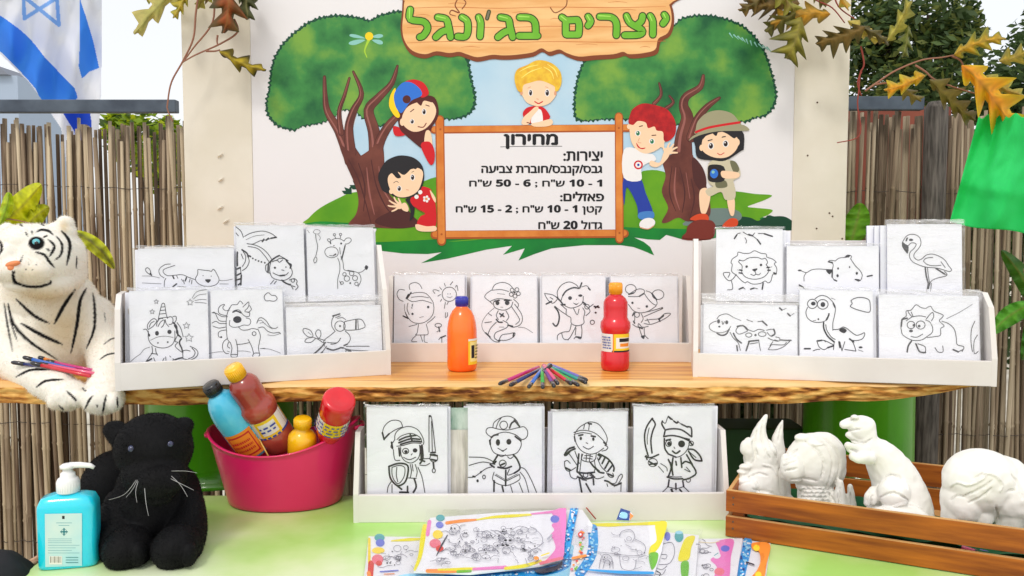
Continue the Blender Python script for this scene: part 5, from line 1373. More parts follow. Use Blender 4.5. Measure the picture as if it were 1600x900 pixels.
# ---- bucket of bottles
m_bucket = mat('magenta_plastic', (236, 40, 112), .3, (224, 30, 98), 3, coat=.4)
bc = Vector((P(446, 700, 1.852).x, 1.852, TABLE_Z))
bk = thing('plastic_bucket', 'magenta oval plastic tub holding tilted paint bottles on the green table', 'bucket', tuple(bc))
def bucket_pt(th, v, inset=0.0):
    h = .137 + .046 * math.cos(th) ** 2 + .010 * math.cos(th)
    rx = (.130 + (.171 - .130) * v) - inset; ry = (.098 + (.134 - .098) * v) - inset
    c, s = math.cos(th), math.sin(th)
    return Vector((rx * math.copysign(abs(c) ** .92, c), ry * math.copysign(abs(s) ** .92, s), .002 + h * v))
q = MB()
NT = 72
rows = []
prof = [(0, .010), (0, .002)] + [(v, 0) for v in np.linspace(.02, .97, 14)] + [(.98, -.0035), (1.0, -.0035), (1.0, .0035)] + [(v, .0035) for v in np.linspace(.98, .04, 12)]
vs, fs = [], []
for (v, ins_) in prof:
    for k in range(NT): vs.append(bucket_pt(2 * math.pi * k / NT, v, ins_))
for j in range(len(prof) - 1):
    for k in range(NT): fs.append((j * NT + k, j * NT + (k + 1) % NT, (j + 1) * NT + (k + 1) % NT, (j + 1) * NT + k))
fs.append(tuple(reversed(range(NT)))); fs.append(tuple(range((len(prof) - 1) * NT, len(prof) * NT)))
q.add(vs, fs, m_bucket, True); q.build('body', bk, local=True)
for sgn in (1, -1):
    q = MB()
    pts = [bucket_pt(0 if sgn > 0 else math.pi, .93) + Vector((sgn * (.002 + .012 * math.sin(math.pi * k / 8)), -.035 + .07 * k / 8, -.004)) for k in range(9)]
    q.tube(pts, .0045, m_bucket, n=8); q.build('handle', bk, local=True)
def quat(v, roll=0):
    qv = Vector(v).to_track_quat('Z', 'Y')
    return qv @ Matrix.Rotation(roll, 3, 'Z').to_quaternion()
def tilted(label, prof, capr, capz, bm_, cm_, pc, d, S, lab, roll, group=None):
    """pc: the far end of the cap, d: the way the bottle points, S: its size"""
    d = Vector(d).normalized()
    return bottle(label, prof, capr, capz, bm_, cm_, tuple(pc - d * capz[1] * S), quat(d, roll), S, lab, group)
GB = 'paint bottles in the magenta bucket'
a_, b_ = P(403, 706, 1.80), P(327, 600, 1.715)
tilted('sky blue paint bottle with black cap leaning left in magenta bucket', PLAIN, .0112, (.1075, .124), c_sky, c_bk, b_, b_ - a_, 1.60,
       (.006, .050, .0250, 120, 215, [(0, 1, 0, 1, l_o), (.1, .9, .1, .9, l_r), (.14, .86, .16, .84, l_o)] + textish(.2, .8, .25, .75, 3, l_r, 4)), R(150), GB)
a_, b_ = P(456, 716, 1.83), P(362, 573, 1.705)
tilted('brown paint bottle with yellow cap tilted above the magenta bucket', WAIST, .0112, (.1200, .1375), c_br, c_yel, b_, b_ - a_, 1.72,
       (.031, .059, .0216, 0, 360, [(0, 1, 0, 1, l_w)] + [(a, a + .22, 0, 1, l_y) for a in (.02, .35, .68)] + [(a + .03, a + .19, .2, .86, l_w) for a in (.02, .35, .68)] + [(0, 1, 0, .1, l_b)] + textish(.05, .2, .35, .75, 2, l_b, 9) + textish(.38, .54, .35, .75, 2, l_b, 9) + textish(.71, .87, .35, .75, 2, l_b, 9) + textish(.26, .34, .2, .9, 4, l_g, 1) + textish(.59, .66, .2, .9, 4, l_g, 3)), R(40), GB)
a_, b_ = P(471, 735, 1.785), P(473, 653, 1.755)
tilted('small yellow paint bottle with domed cap at the bucket front rim', [(0, 0), (.026, 0), (.029, .004), (.029, .062), (.027, .070), (.020, .078), (.0150, .082), (.0150, .088)], .0175, (.088, .108), c_yel, c_yel, b_, b_ - a_, 1.08, None, 0, GB)
RU = [(0, .004), (.012, .002), (.020, 0), (.0238, .003), (.0245, .008), (.0245, .034), (.0236, .036), (.0236, .066), (.0225, .074), (.012, .104), (.010, .110)]
d_ = Vector((-.055, .10, -.13)).normalized(); p_ = P(531, 622, 1.70)
tilted('upside down red paint bottle with its base up at the bucket right', RU, .011, (.110, .126), c_re, c_red, p_ + d_ * .126 * 1.46, d_, 1.46,
       (.037, .065, .0236, 0, 360, [(0, 1, 0, 1, l_w)] + [(a, a + .2, 0, 1, l_y) for a in (.05, .4, .7)] + textish(.0, .98, .1, .9, 4, l_b, 7)), 0, GB)
q = MB(); q.tube([P(404, 684, 1.76), P(421, 716, 1.74)], .0016, mat('bamboo_stick', (222, 176, 90), .6), n=8)
o = q.build('wooden_stick'); tag(o, 'thin wooden stick beside the blue bottle in the bucket', 'stick')

# ================================================================== SOAP DISPENSER
m_soap = mat('cyan_soap_bottle', (40, 222, 244), .16, (16, 206, 236), 3, spec=.6, coat=.6, sub=.25)
m_pump = mat('white_pump_plastic', (240, 240, 240), .3, coat=.3)
sc_ = P(108, 800, 1.478); SL = Vector((sc_.x, 1.478, TABLE_Z + .0005))
sp = thing('soap_dispenser', 'cyan liquid soap bottle with white pump standing beside black plush panther', 'soap bottle', tuple(SL), rot=Matrix.Rotation(R(13), 3, 'Z').to_quaternion())
k = 1.478 / FPX
q = MB()
HB = 116 * k
q.lathe([(.90, 0), (.985, .002), (1.0, .007), (1.0, HB * .80), (.985, HB * .86), (.86, HB * .955), (.60, HB * .985), (.42, HB * .995), (.36, HB), (.36, HB + .004)], m_soap, 72, sx=43 * k, sy=24 * k, power=5.0)
q.build('body', sp, local=True)
q = MB(); q.lathe([(.0192, HB + .001), (.0198, HB + .003), (.0195, HB + .022), (.0172, HB + .027), (.0130, HB + .030), (.0126, HB + .037), (.0085, HB + .040), (.0085, HB + .048)], m_pump, 36)
for kk in range(28):
    a = 2 * math.pi * kk / 28; q.tube([(math.cos(a) * .0196, math.sin(a) * .0196, HB + .004), (math.cos(a) * .0193, math.sin(a) * .0193, HB + .021)], .0006, m_pump, n=5)
q.build('pump_collar', sp, local=True)
q = MB()
q.lathe([(.0085, HB + .0445), (.0128, HB + .046), (.0132, HB + .051), (.0085, HB + .054), (.001, HB + .055)], m_pump, 28)
q.tube([(.004, 0, HB + .0505), (.022, -.002, HB + .051), (.040, -.004, HB + .049), (.047, -.005, HB + .045)], [.0062, .0055, .0046, .0036], m_pump, n=12)
q.build('pump_nozzle', sp, local=True)
Mz = Matrix.Rotation(R(13), 3, 'Z')
sfl = Surf(SL + Mz @ Vector((0, -24 * k - .0006, 0)), Mz @ Vector((1, 0, 0)), (0, 0, 1))
m_lab = mat('soap_label', (214, 230, 224), .45, (168, 220, 228), 9)
A = Art(sfl, .0003, .00003)
A.poly([(70, 803), (128, 802), (128, 884), (71, 886)], m_lab, smooth=False)
l_t = mat('label_teal', (30, 120, 130), .5); l_tl = mat('label_line', (110, 170, 180), .5)
A.poly([(97, 806), (101, 806), (101, 811), (97, 811)], l_k, smooth=False)
for (y, x0, x1) in ((817, 88, 112), (821, 92, 108)): A.line([(x0, y), (x1, y)], .9, l_tl)
A.line([(95, 831), (105, 831)], 2.2, l_t); A.line([(100, 826), (100, 836)], 2.2, l_t); A.ring(100, 831, 4.2, .6, l_t)
for y in (842, 845, 848, 852, 856, 860, 864): A.line([(75, y), (124 - (y % 3) * 6, y)], .6, l_tl)
A.poly([(77, 869), (97, 869), (97, 882), (77, 882)], l_w, smooth=False)
for i in range(9): A.line([(79 + i * 2, 870), (79 + i * 2, 879)], .5 + .5 * (i % 3 == 0), mat('barcode', (90, 80, 60), .5), smooth=False)
for y in (871, 875, 879): A.line([(103, y), (122, y)], .8, l_t)
me = A.mb.mesh('paper_label', (0, 0, 0))
inv = Mz.inverted()
for v in me.vertices: v.co = inv @ (v.co - SL)
link('paper_label', me, sp)

# ================================================================== FELT PENS
PC = {'magenta': (200, 40, 120), 'navy': (40, 50, 110), 'blue': (60, 110, 200), 'green': (60, 170, 70), 'purple': (120, 60, 140), 'pink': (226, 90, 130), 'red': (206, 36, 50), 'teal': (40, 150, 140), 'lavender': (120, 110, 190), 'orange': (236, 140, 60), 'black': (28, 28, 32)}
def pen(label, a, b, colour, r=.0042, group=None):
    mid = (a + b) / 2
    t = thing('felt_pen', label, 'felt pen', tuple(mid), group)
    d = (b - a)
    m = plastic('pen_' + colour, PC[colour])
    q = MB(); q.tube([a, a + d * .02, a + d * .84], [r * .7, r, r], m, n=10); q.build('barrel', t)
    q = MB(); q.tube([a + d * .82, a + d * .83, a + d * .97, b], [r * .9, r * 1.15, r * 1.1, r * .7], plastic('pen_cap', (26, 26, 34)), n=10); q.build('cap', t)
ends = [('magenta', 780, 600, 842, 573, .0), ('navy', 797, 602, 844, 577, .004), ('blue', 826, 605, 846, 578, .008), ('green', 848, 606, 847, 575, .010), ('purple', 866, 604, 848, 572, .014),
        ('pink', 872, 600, 849, 570, .018), ('red', 893, 600, 851, 571, .012), ('green', 904, 602, 853, 572, .008), ('teal', 916, 598, 855, 571, .004), ('lavender', 917, 594, 858, 569, .0), ('black', 838, 590, 862, 570, .022)]
names = {'magenta': 'magenta felt pen lying leftmost in the fanned heap', 'navy': 'navy felt pen second from left in the fanned heap', 'blue': 'blue felt pen pointing down left in fanned heap', 'purple': 'purple felt pen pointing down near the middle of heap', 'pink': 'pink felt pen beside the purple one in heap', 'red': 'red felt pen pointing down right in fanned heap', 'teal': 'teal felt pen lying near right end of fanned heap', 'lavender': 'lavender felt pen lying rightmost in fanned heap', 'black': 'black felt pen lying across top of fanned heap'}
gcount = 0
for (c, x1, y1_, x0, y0_, dz) in ends:
    lab = names.get(c)
    if c == 'green':
        lab = ('green felt pen pointing straight toward the shelf edge', 'green felt pen between the red and teal pens')[gcount]; gcount += 1
    pen(lab, PZ(x0, y0_, SHELF_Z + .008 + dz), PZ(x1, y1_, SHELF_Z + .005), c, group='felt pens fanned out on the shelf')
for (c, x0, y0_, x1, y1_, Y, lab) in (('blue', 118, 578, 36, 558, 1.775, 'blue felt pen topmost across the white tiger foreleg'), ('navy', 130, 582, 18, 566, 1.772, 'navy felt pen leftmost across the white tiger foreleg'), ('orange', 112, 574, 60, 558, 1.79, 'orange felt pen half hidden against the white tiger chest'),
                                     ('pink', 148, 584, 60, 568, 1.765, 'pink felt pen across the white tiger foreleg'), ('red', 142, 588, 48, 567, 1.757, 'red felt pen lowest across the white tiger foreleg'), ('magenta', 150, 580, 72, 564, 1.782, 'magenta felt pen between tiger chest and foreleg')):
    pen(lab, P(x0, y0_, Y), P(x1, y1_, Y), c, group='felt pens lying in the arms of the white tiger')

# ================================================================== PLUSH ANIMALS
def E(mb, px, py, Y, rx, ry, rd=None, m=None, rot=0):
    k = Y / FPX; rd = rd or min(rx, ry)
    M = Matrix.Rotation(R(rot), 3, 'Y') if rot else None
    mb.ell(P(px, py, Y), (rx * k, rd * k, ry * k), m or m_canvas, 28, 18, M)
def Cp(mb, pts, m=None):
    """tapered limb through (px, py, Y, radius px)"""
    vs = [(P(a, b, Y), r * Y / FPX) for a, b, Y, r in pts]
    sm = smooth_pts([tuple(p) + (r,) for p, r in vs], False, 4)
    mb.tube([s[:3] for s in sm], [s[3] for s in sm], m or m_canvas, n=20)
    for p, r in (vs[0], vs[-1]): mb.ell(p, (r, r, r), m or m_canvas, 18, 12)

m_tig = mat('tiger_plush', (240, 234, 220), .9, attr='Col', sub=.05, spec=.1)
m_furw = mat('fur_strands', (240, 234, 220), .85, attr='Col', spec=.12, translucent=.3)
q = MB()
TY = 1.95
E(q, 75, 530, TY, 92, 85, 74); E(q, 92, 490, TY - .01, 62, 72, 60); E(q, 40, 490, TY + .01, 62, 75, 62)
Cp(q, [(70, 455, TY - .03, 58), (62, 420, TY - .07, 52)])
HY = TY - .13
E(q, 62, 402, HY, 60, 52, 56); E(q, 96, 405, HY + .02, 34, 46, 42); E(q, 44, 378, HY - .012, 42, 28, 46); E(q, 104, 424, HY + .03, 28, 32, 34); E(q, 72, 440, HY - .0, 44, 26, 40)
E(q, 28, 420, HY - .078, 30, 20, 26); E(q, 52, 424, HY - .066, 28, 19, 26); E(q, 8, 424, HY - .066, 18, 18, 22); E(q, 18, 402, HY - .064, 15, 24, 26); E(q, 34, 445, HY - .052, 26, 11, 22); E(q, 24, 388, HY - .045, 18, 22, 26)
Cp(q, [(92, 372, HY + .015, 22), (100, 356, HY + .02, 19), (102, 350, HY + .02, 13)]); Cp(q, [(14, 372, HY + .02, 16), (12, 360, HY + .025, 12)])
Cp(q, [(140, 500, TY, 40), (164, 545, TY - .05, 30), (166, 585, TY - .14, 25), (162, 612, TY - .19, 27)])
E(q, 161, 622, TY - .215, 31, 25, 34)
for dx in (-19, -1, 18): E(q, 161 + dx, 629 - abs(dx) * .1, TY - .237, 12, 15, 14)
Cp(q, [(10, 520, TY - .02, 42), (30, 562, TY - .09, 36), (62, 586, TY - .14, 30), (92, 606, TY - .19, 26)])
E(q, 106, 617, TY - .21, 28, 24, 32)
for dx, dy in ((-17, 8), (0, 8), (16, 0)): E(q, 104 + dx, 622 + dy * .6, TY - .235, 12, 14, 13)
E(q, -40, 540, TY + .10, 110, 85, 90)
me = sculpt(q, .0031, 4)
TS = [([(25, 467), (53, 493), (77, 505)], 5), ([(85, 506), (99, 479), (117, 452)], 6), ([(111, 551), (120, 509), (125, 471), (135, 450)], 5.6), ([(135, 545), (147, 514), (148, 482), (145, 458)], 4.5),
      ([(33, 505), (64, 523), (97, 538)], 6), ([(13, 474), (21, 506), (48, 535), (89, 562)], 5), ([(7, 474), (11, 503), (20, 550)], 3), ([(15, 498), (27, 533)], 2.5),
      ([(25, 589), (48, 578), (77, 578)], 4), ([(57, 605), (72, 595), (99, 593)], 4), ([(104, 611), (115, 621), (119, 627)], 4), ([(128, 606), (135, 611)], 3), ([(92, 633), (100, 641)], 3),
      ([(133, 639), (139, 626), (145, 618)], 3.5), ([(160, 647), (163, 631), (166, 617)], 3.5), ([(183, 621), (184, 636)], 3.5), ([(150, 632), (153, 636)], 2.5), ([(156, 562), (168, 554), (187, 551)], 2.5), ([(163, 538), (173, 530), (187, 527)], 2),
      ([(163, 488), (165, 503)], 1.6), ([(57, 363), (64, 359), (76, 361), (83, 367)], 4), ([(96, 361), (107, 374), (109, 390), (104, 414)], 5.5), ([(88, 369), (97, 382), (95, 398), (86, 406)], 4), ([(75, 374), (85, 384), (81, 395), (77, 401)], 4.5),
      ([(55, 394), (69, 398), (77, 409), (85, 418)], 4.5), ([(40, 362), (43, 369)], 2.5), ([(49, 360), (51, 366)], 2.5), ([(68, 371), (74, 368)], 3), ([(72, 388), (78, 392)], 3), ([(30, 350), (36, 354)], 2.5), ([(62, 349), (70, 353)], 2.5),
      ([(20, 424), (21, 434), (25, 442), (36, 444)], 5.5), ([(24, 442), (40, 447), (58, 448), (74, 446)], 4.5), ([(64, 446), (78, 443), (79, 438)], 4), ([(22, 424), (20, 432)], 4), ([(28, 412), (34, 406)], 3), ([(0, 398), (3, 385), (0, 376)], 4), ([(120, 400), (119, 420)], 2.5),
      ([(32, 409), (36, 398)], 1.5), ([(44, 412), (45, 414)], 1.4), ([(50, 420), (51, 422)], 1.4), ([(40, 420), (41, 422)], 1.4), ([(56, 412), (57, 414)], 1.4)]
def tiger_col(p, nn):
    k = stroke_mask(p, nn, TS)[:, None]
    px, py = proj(p)
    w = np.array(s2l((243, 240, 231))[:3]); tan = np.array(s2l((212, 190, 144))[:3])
    g = (np.exp(-(((px - 100) / 42) ** 2 + ((py - 515) / 48) ** 2)) * .75 + np.exp(-(((px - 100) / 8) ** 2 + ((py - 354) / 10) ** 2)) * .7 + np.exp(-(((px - 70) / 60) ** 2 + ((py - 640) / 10) ** 2)) * .3 + np.exp(-(((px - 48) / 30) ** 2 + ((py - 428) / 16) ** 2)) * .45 + np.exp(-(((px - 60) / 40) ** 2 + ((py - 462) / 12) ** 2)) * .6)[:, None]  # tan fur colour, with painted shading around the muzzle and chin
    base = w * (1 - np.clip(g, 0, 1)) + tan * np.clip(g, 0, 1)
    d = np.hypot((px - 57) / 14.0, (py - 380) / 11.5)
    k = np.maximum(k, (np.clip((1.0 - d) * 6, 0, 1) * ((p[:, 1] < HY))).reshape(-1, 1))
    return base * (1 - k) + np.array([.012, .011, .012]) * k
co, no = mesh_np(me)
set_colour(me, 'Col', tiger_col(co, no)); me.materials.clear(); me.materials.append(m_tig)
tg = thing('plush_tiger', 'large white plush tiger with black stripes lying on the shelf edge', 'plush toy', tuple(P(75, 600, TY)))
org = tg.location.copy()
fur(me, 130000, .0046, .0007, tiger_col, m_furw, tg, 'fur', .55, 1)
for v in me.vertices: v.co -= org
for ch in tg.children:
    for v in ch.data.vertices: v.co -= org
link('body', me, tg)
def surf_y(me, px, py, org):
    """depth of the near skin at a pixel"""
    from mathutils.bvhtree import BVHTree
    bm = bmesh.new(); bm.from_mesh(me); t = BVHTree.FromBMesh(bm); bm.free()
    h = t.ray_cast(CAM - org, ray(px, py).normalized())
    return (h[0] + org) if h[0] else P(px, py, 1.8)
m_iris = mat('glass_eye_teal', (96, 186, 196), .08, coat=1.0); m_pupil = mat('glass_eye_black', (10, 10, 12), .06, coat=1.0); m_nose = mat('nose_salmon', (232, 142, 92), .6)
def eye(me, org, parent, px, py, r, iris, name='eye', pr=.45, push=.3):
    c = surf_y(me, px, py, org); k = c.y / FPX
    d = (CAM - c).normalized()
    o = c - d * r * k * (1 - push)
    q = MB(); q.ell(o, (r * k,) * 3, iris, 24, 16); e = q.build(name, parent)
    q = MB(); q.ell(o + d * r * k * .62, (r * k * pr,) * 3, m_pupil, 16, 12)
    m2 = q.mesh('pupil', parent.location); p = link('pupil', m2, e)
eye(me, org, tg, 57, 380, 7.4, m_iris, pr=.5, push=.18); eye(me, org, tg, -1, 385, 6, m_iris, push=.18)
c = surf_y(me, 18, 414, org); q = MB(); q.ell(c + Vector((.001, .003, .002)), (.0160, .009, .0065), m_nose, 20, 14, Matrix.Rotation(R(-14), 3, 'Y')); q.ell(c + Vector((-.002, .003, -.006)), (.0085, .008, .0075), m_nose, 20, 14); q.build('nose', tg)

m_pan = mat('panther_plush', (20, 20, 23), .75, attr='Col', spec=.2); m_furb = mat('fur_strands_black', (24, 24, 27), .5, attr='Col', spec=.12)
q = MB()
PY_ = 1.60
E(q, 242, 785, PY_ + .02, 64, 84, 56); E(q, 238, 830, PY_ - .01, 66, 50, 60); E(q, 238, 800, PY_ - .03, 50, 60, 50); E(q, 178, 765, PY_ + .10, 48, 62, 56); E(q, 284, 790, PY_ + .03, 28, 62, 46)
E(q, 166, 780, PY_ + .12, 32, 50, 40)
hy = PY_ - .075
E(q, 240, 700, hy, 60, 55, 54); E(q, 242, 738, hy - .02, 50, 46, 46); E(q, 240, 672, hy + .005, 42, 26, 40); E(q, 246, 752, hy - .060, 30, 27, 28); E(q, 228, 756, hy - .058, 20, 19, 20); E(q, 264, 754, hy - .058, 20, 19, 20); E(q, 246, 778, hy - .035, 24, 12, 20)
Cp(q, [(196, 688, hy + .015, 20), (181, 674, hy + .02, 17)]); E(q, 178, 672, hy + .02, 17, 15, 12); Cp(q, [(278, 678, hy + .015, 20), (286, 668, hy + .02, 15)]); E(q, 288, 664, hy + .02, 15, 13, 11)
Cp(q, [(192, 790, PY_ - .02, 30), (184, 825, PY_ - .06, 33), (192, 852, PY_ - .09, 36)]); E(q, 200, 857, PY_ - .115, 37, 35, 44)
Cp(q, [(292, 790, PY_ - .01, 27), (292, 825, PY_ - .05, 31), (284, 850, PY_ - .09, 34)]); E(q, 276, 855, PY_ - .115, 37, 35, 44)
for cx in (198, 277):
    for dx in (-20, -1, 18): E(q, cx + dx, 866, PY_ - .145, 12, 20, 16)
pm = sculpt(q, .0032, 4)
def pan_col(p, nn):
    px, py = proj(p)
    n_ = .5 + .5 * np.sin(px * .09 + 2) * np.sin(py * .07)
    return np.array([.0034, .0034, .0042]) * (.6 + .9 * n_[:, None])
co, no = mesh_np(pm); set_colour(pm, 'Col', pan_col(co, no)); pm.materials.clear(); pm.materials.append(m_pan)
pt = thing('plush_panther', 'black plush panther with long whiskers sitting on the green table', 'plush toy', (P(240, 850, PY_).x, PY_, TABLE_Z))
org2 = pt.location.copy()
zmin = min(v.co.z for v in pm.vertices)
for v in pm.vertices:
    if v.co.z < TABLE_Z + .002: v.co.z = TABLE_Z + .002
fur(pm, 90000, .0026, .0007, pan_col, m_furb, pt, 'fur', .5, 2)
for v in pm.vertices: v.co -= org2
for ch in pt.children:
    for v in ch.data.vertices: v.co -= org2
link('body', pm, pt)
m_eyeb = mat('glass_eye_dark_blue', (44, 50, 86), .08, coat=1.0)
eye(pm, org2, pt, 206, 701, 6, m_eyeb, pr=.4); eye(pm, org2, pt, 265, 694, 6, m_eyeb, pr=.4)
m_wh = mat('whisker', (170, 170, 168), .4)
for pts in ([(213, 750), (195, 772), (170, 781)], [(215, 750), (207, 765), (197, 777)], [(216, 752), (212, 768), (214, 785)], [(226, 763), (228, 785), (232, 806)], [(268, 736), (290, 736), (308, 739)], [(267, 748), (285, 757), (303, 766)], [(268, 744), (282, 758), (293, 776)]):
    c = surf_y(pm, pts[0][0], pts[0][1], org2)
    y0_ = min(c.y, hy - .03)
    q = MB(); pp = smooth_pts([tuple(P(x, y, y0_ - .006 - .022 * i)) for i, (x, y) in enumerate(pts)], False, 4)
    q.tube(pp, [.0006 * (1 - .6 * i / len(pp)) for i in range(len(pp))], m_wh, n=5); q.build('whisker', pt)

# ================================================================== CRATE AND PLASTER FIGURES
m_crate = mat('orange_stained_pine', (186, 104, 30), .55, (126, 62, 18), 2.6, detail=9, lo=.34, hi=.66, bump=.25, bscale=6, stretch=(2, 2, 22), spec=.3)
m_cratee = mat('raw_slat_edge', (216, 170, 110), .7, (190, 140, 84), 9)
FL = PZ(1134, 839, TABLE_Z); U = Vector((.9, -.437, 0)).normalized(); V = Vector((-U.y, U.x, 0))
CW, CD, CH = .66, .375, .098
cr = thing('wooden_crate', 'orange stained slatted wooden crate holding white plaster figures', 'crate', tuple(FL + U * CW / 2 + V * CD / 2))
Mc = Matrix((U, V, Vector((0, 0, 1)))).transposed().to_3x3()
def cbox(name, a0, a1, b0, b1, z0, z1, m=m_crate):
    q = MB(); q.box(FL + U * (a0 + a1) / 2 + V * (b0 + b1) / 2 + Vector((0, 0, (z0 + z1) / 2)), (a1 - a0, b1 - b0, z1 - z0), m, Mc, .0012)
    q.box(FL + U * (a0 + a1) / 2 + V * (b0 + b1) / 2 + Vector((0, 0, z1 + .0004)), (a1 - a0 - .003, b1 - b0 - .002, .0012), m_cratee, Mc)
    return q.build(name, cr)
tk = .010
for z0, z1 in ((.002, .043), (.054, .097)):
    cbox('slat', -.001, CW, 0, tk, z0, z1); cbox('slat', 0, CW, CD - tk, CD, z0, z1 + .006)
    cbox('end_slat', 0, tk, tk + .0005, CD - tk - .0005, z0, z1); cbox('end_slat', CW - tk, CW, tk + .0005, CD - tk - .0005, z0, z1)
for a in (tk + .0005, CW - tk - .0225):
    for b in (tk + .0005, CD - tk - .0225): cbox('corner_post', a, a + .022, b, b + .022, .002, .090)
for i in range(5): cbox('floor_slat', .012, CW - .012, .034 + i * .064, .034 + i * .064 + .052, -.0005 + .001, .009)
m_lin = mat('green_crate_cloth', (20, 78, 50), .8, (30, 104, 60), 12, bump=.6)
q = MB(); q.grid(lambda u, v: FL + U * (.036 + (CW - .07) * u) + V * (.036 + (CD - .07) * v) + Vector((0, 0, .018 + .012 * noise.noise(Vector((u * 9, v * 5, 1))) + (.02 if v < .1 else 0))), 50, 30, m_lin)
o = q.build('lining_cloth'); tag(o, 'dark green cloth lining the bottom of the slatted crate', 'cloth')
for (a, z) in ((.014, .070), (.014, .084), (.014, .020), (.014, .034)):
    q = MB(); q.ell(FL + U * a + V * (-.0003) + Vector((0, 0, z)), (.0022, .0012, .0022), m_nail, 8, 6); q.build('nail_head', cr)
for (x0, y0_, x1, y1_, c, lab) in ((1502, 855, 1528, 863, 'pink', 'pink felt pen seen through the slat gap of the crate'), (1530, 861, 1560, 868, 'lavender', 'lavender felt pen seen through the slat gap of the crate')):
    pen(lab, P(x0, y0_, 1.465), P(x1, y1_, 1.45), c)

m_pl = mat('white_plaster', (244, 243, 238), .75, (232, 230, 222), 14, bump=.25, bscale=90, spec=.2)
def figure(label, fn, carve, seed, name='plaster_figure'):
    q = MB(); fn(q)
    me = sculpt(q, .0023, 3)
    co, no = mesh_np(me)
    k = stroke_mask(co, no, [(p, w) for p, w, d in carve if d > 0]); k2 = stroke_mask(co, no, [(p, w) for p, w, d in carve if d < 0])
    for i, v in enumerate(me.vertices):
        n_ = Vector(no[i])
        v.co += n_ * (-.0050 * k[i] + .0036 * k2[i] + .0014 * noise.noise(v.co * 70 + Vector((seed, 0, 0))) + .0016 * noise.noise(v.co * 28 + Vector((0, seed, 0))))
        if v.co.z < TABLE_Z + .030 : v.co.z = TABLE_Z + .030
    me.materials.clear(); me.materials.append(m_pl)
    a = Vector(co.mean(0))
    base = Vector((a.x, a.y, TABLE_Z + .03))
    for v in me.vertices: v.co -= base
    # the tidy smoothing pass
    me.update()
    o = link(name, me); o.location = base
    tag(o, label, 'figurine', 'white plaster figures in the crate')
def f1(q):
    Y = 1.72
    E(q, 1190, 752, Y, 32, 46, 30); E(q, 1188, 718, Y, 27, 34, 24); E(q, 1170, 702, Y - .01, 10, 20, 12); E(q, 1163, 700, Y - .01, 6, 12, 8); E(q, 1164, 729, Y - .02, 10, 5, 9); E(q, 1160, 737, Y - .02, 9, 4, 9); E(q, 1164, 744, Y - .02, 9, 5, 9); E(q, 1166, 762, Y - .03, 17, 17, 18); E(q, 1160, 754, Y - .03, 9, 9, 10)
    Cp(q, [(1190, 706, Y, 24), (1186, 686, Y, 15), (1189, 667, Y, 8), (1197, 650, Y, 2.5)])
    Cp(q, [(1214, 724, Y + .02, 12), (1216, 704, Y + .02, 11), (1216, 680, Y + .02, 8), (1223, 657, Y + .02, 2)]); E(q, 1205, 800, Y, 50, 34, 38); E(q, 1224, 765, Y + .02, 10, 40, 16); E(q, 1190, 792, Y - .04, 34, 24, 24); E(q, 1212, 765, Y, 16, 30, 20)
figure('white plaster figure with two tall pointed wings at the crate left end', f1,
       [([(1192, 658), (1190, 680), (1196, 704), (1204, 716)], 3, 1), ([(1197, 662), (1203, 690), (1214, 716)], 3, 1), ([(1182, 672), (1178, 692), (1184, 712)], 3, 1), ([(1221, 664), (1216, 690)], 2.5, 1), ([(1175, 690), (1180, 712), (1174, 724)], 3, 1), ([(1170, 745), (1186, 740), (1200, 744)], 3, 1), ([(1218, 730), (1221, 770), (1226, 800)], 4, 1), ([(1152, 758), (1172, 752)], 2.5, 1), ([(1176, 764), (1205, 770), (1222, 784)], 4, 1), ([(1192, 726), (1206, 730), (1214, 742)], 3, -1), ([(1182, 750), (1190, 775)], 3, -1)], 1)
def f2(q):
    Y = 1.665
    E(q, 1272, 722, Y, 46, 46, 32); E(q, 1284, 716, Y + .005, 38, 42, 28); E(q, 1255, 684, Y - .005, 14, 7, 11); E(q, 1300, 728, Y + .01, 22, 34, 20); E(q, 1238, 732, Y - .02, 19, 24, 20); E(q, 1228, 722, Y - .015, 8, 14, 10)
    E(q, 1268, 768, Y, 22, 34, 24); E(q, 1288, 805, Y, 50, 30, 34); E(q, 1228, 744, Y - .02, 8, 7, 8); E(q, 1250, 760, Y - .01, 7, 6, 8); E(q, 1266, 795, Y - .01, 22, 28, 24); E(q, 1284, 775, Y, 20, 26, 20)
    Cp(q, [(1312, 800, Y - .03, 15), (1312, 778, Y - .03, 11), (1313, 754, Y - .03, 5)]); Cp(q, [(1329, 802, Y - .03, 9), (1330, 780, Y - .03, 7), (1328, 760, Y - .03, 4)])
SCALES = [([(x, y), (x + 4, y - 3), (x + 8, y)], 2.0, -1) for r_, y in enumerate(range(764, 800, 6)) for x in range(1252 + (r_ % 2) * 4, 1292, 8)]
figure('white plaster sea creature with rounded ridged head and upright tail fin', f2,
       [([(1286, 682), (1306, 702), (1313, 726), (1306, 750), (1294, 766)], 3.5, 1), ([(1272, 680), (1294, 700), (1302, 726), (1296, 750), (1288, 764)], 3, 1), ([(1258, 690), (1278, 704), (1288, 728), (1282, 750)], 3, 1), ([(1226, 714), (1246, 702)], 2.5, 1), ([(1224, 721), (1244, 711)], 2.5, 1), ([(1223, 728), (1244, 720)], 2.5, 1), ([(1226, 736), (1246, 732)], 2.5, 1), ([(1236, 750), (1256, 748), (1276, 752)], 3, 1),
        ([(1296, 772), (1303, 786), (1300, 800)], 4, 1), ([(1312, 762), (1316, 792)], 2.5, 1), ([(1308, 770), (1309, 795)], 2, 1), ([(1328, 768), (1330, 795)], 2, 1), ([(1262, 692), (1272, 696), (1290, 694)], 2.5, -1)] + SCALES, 2)
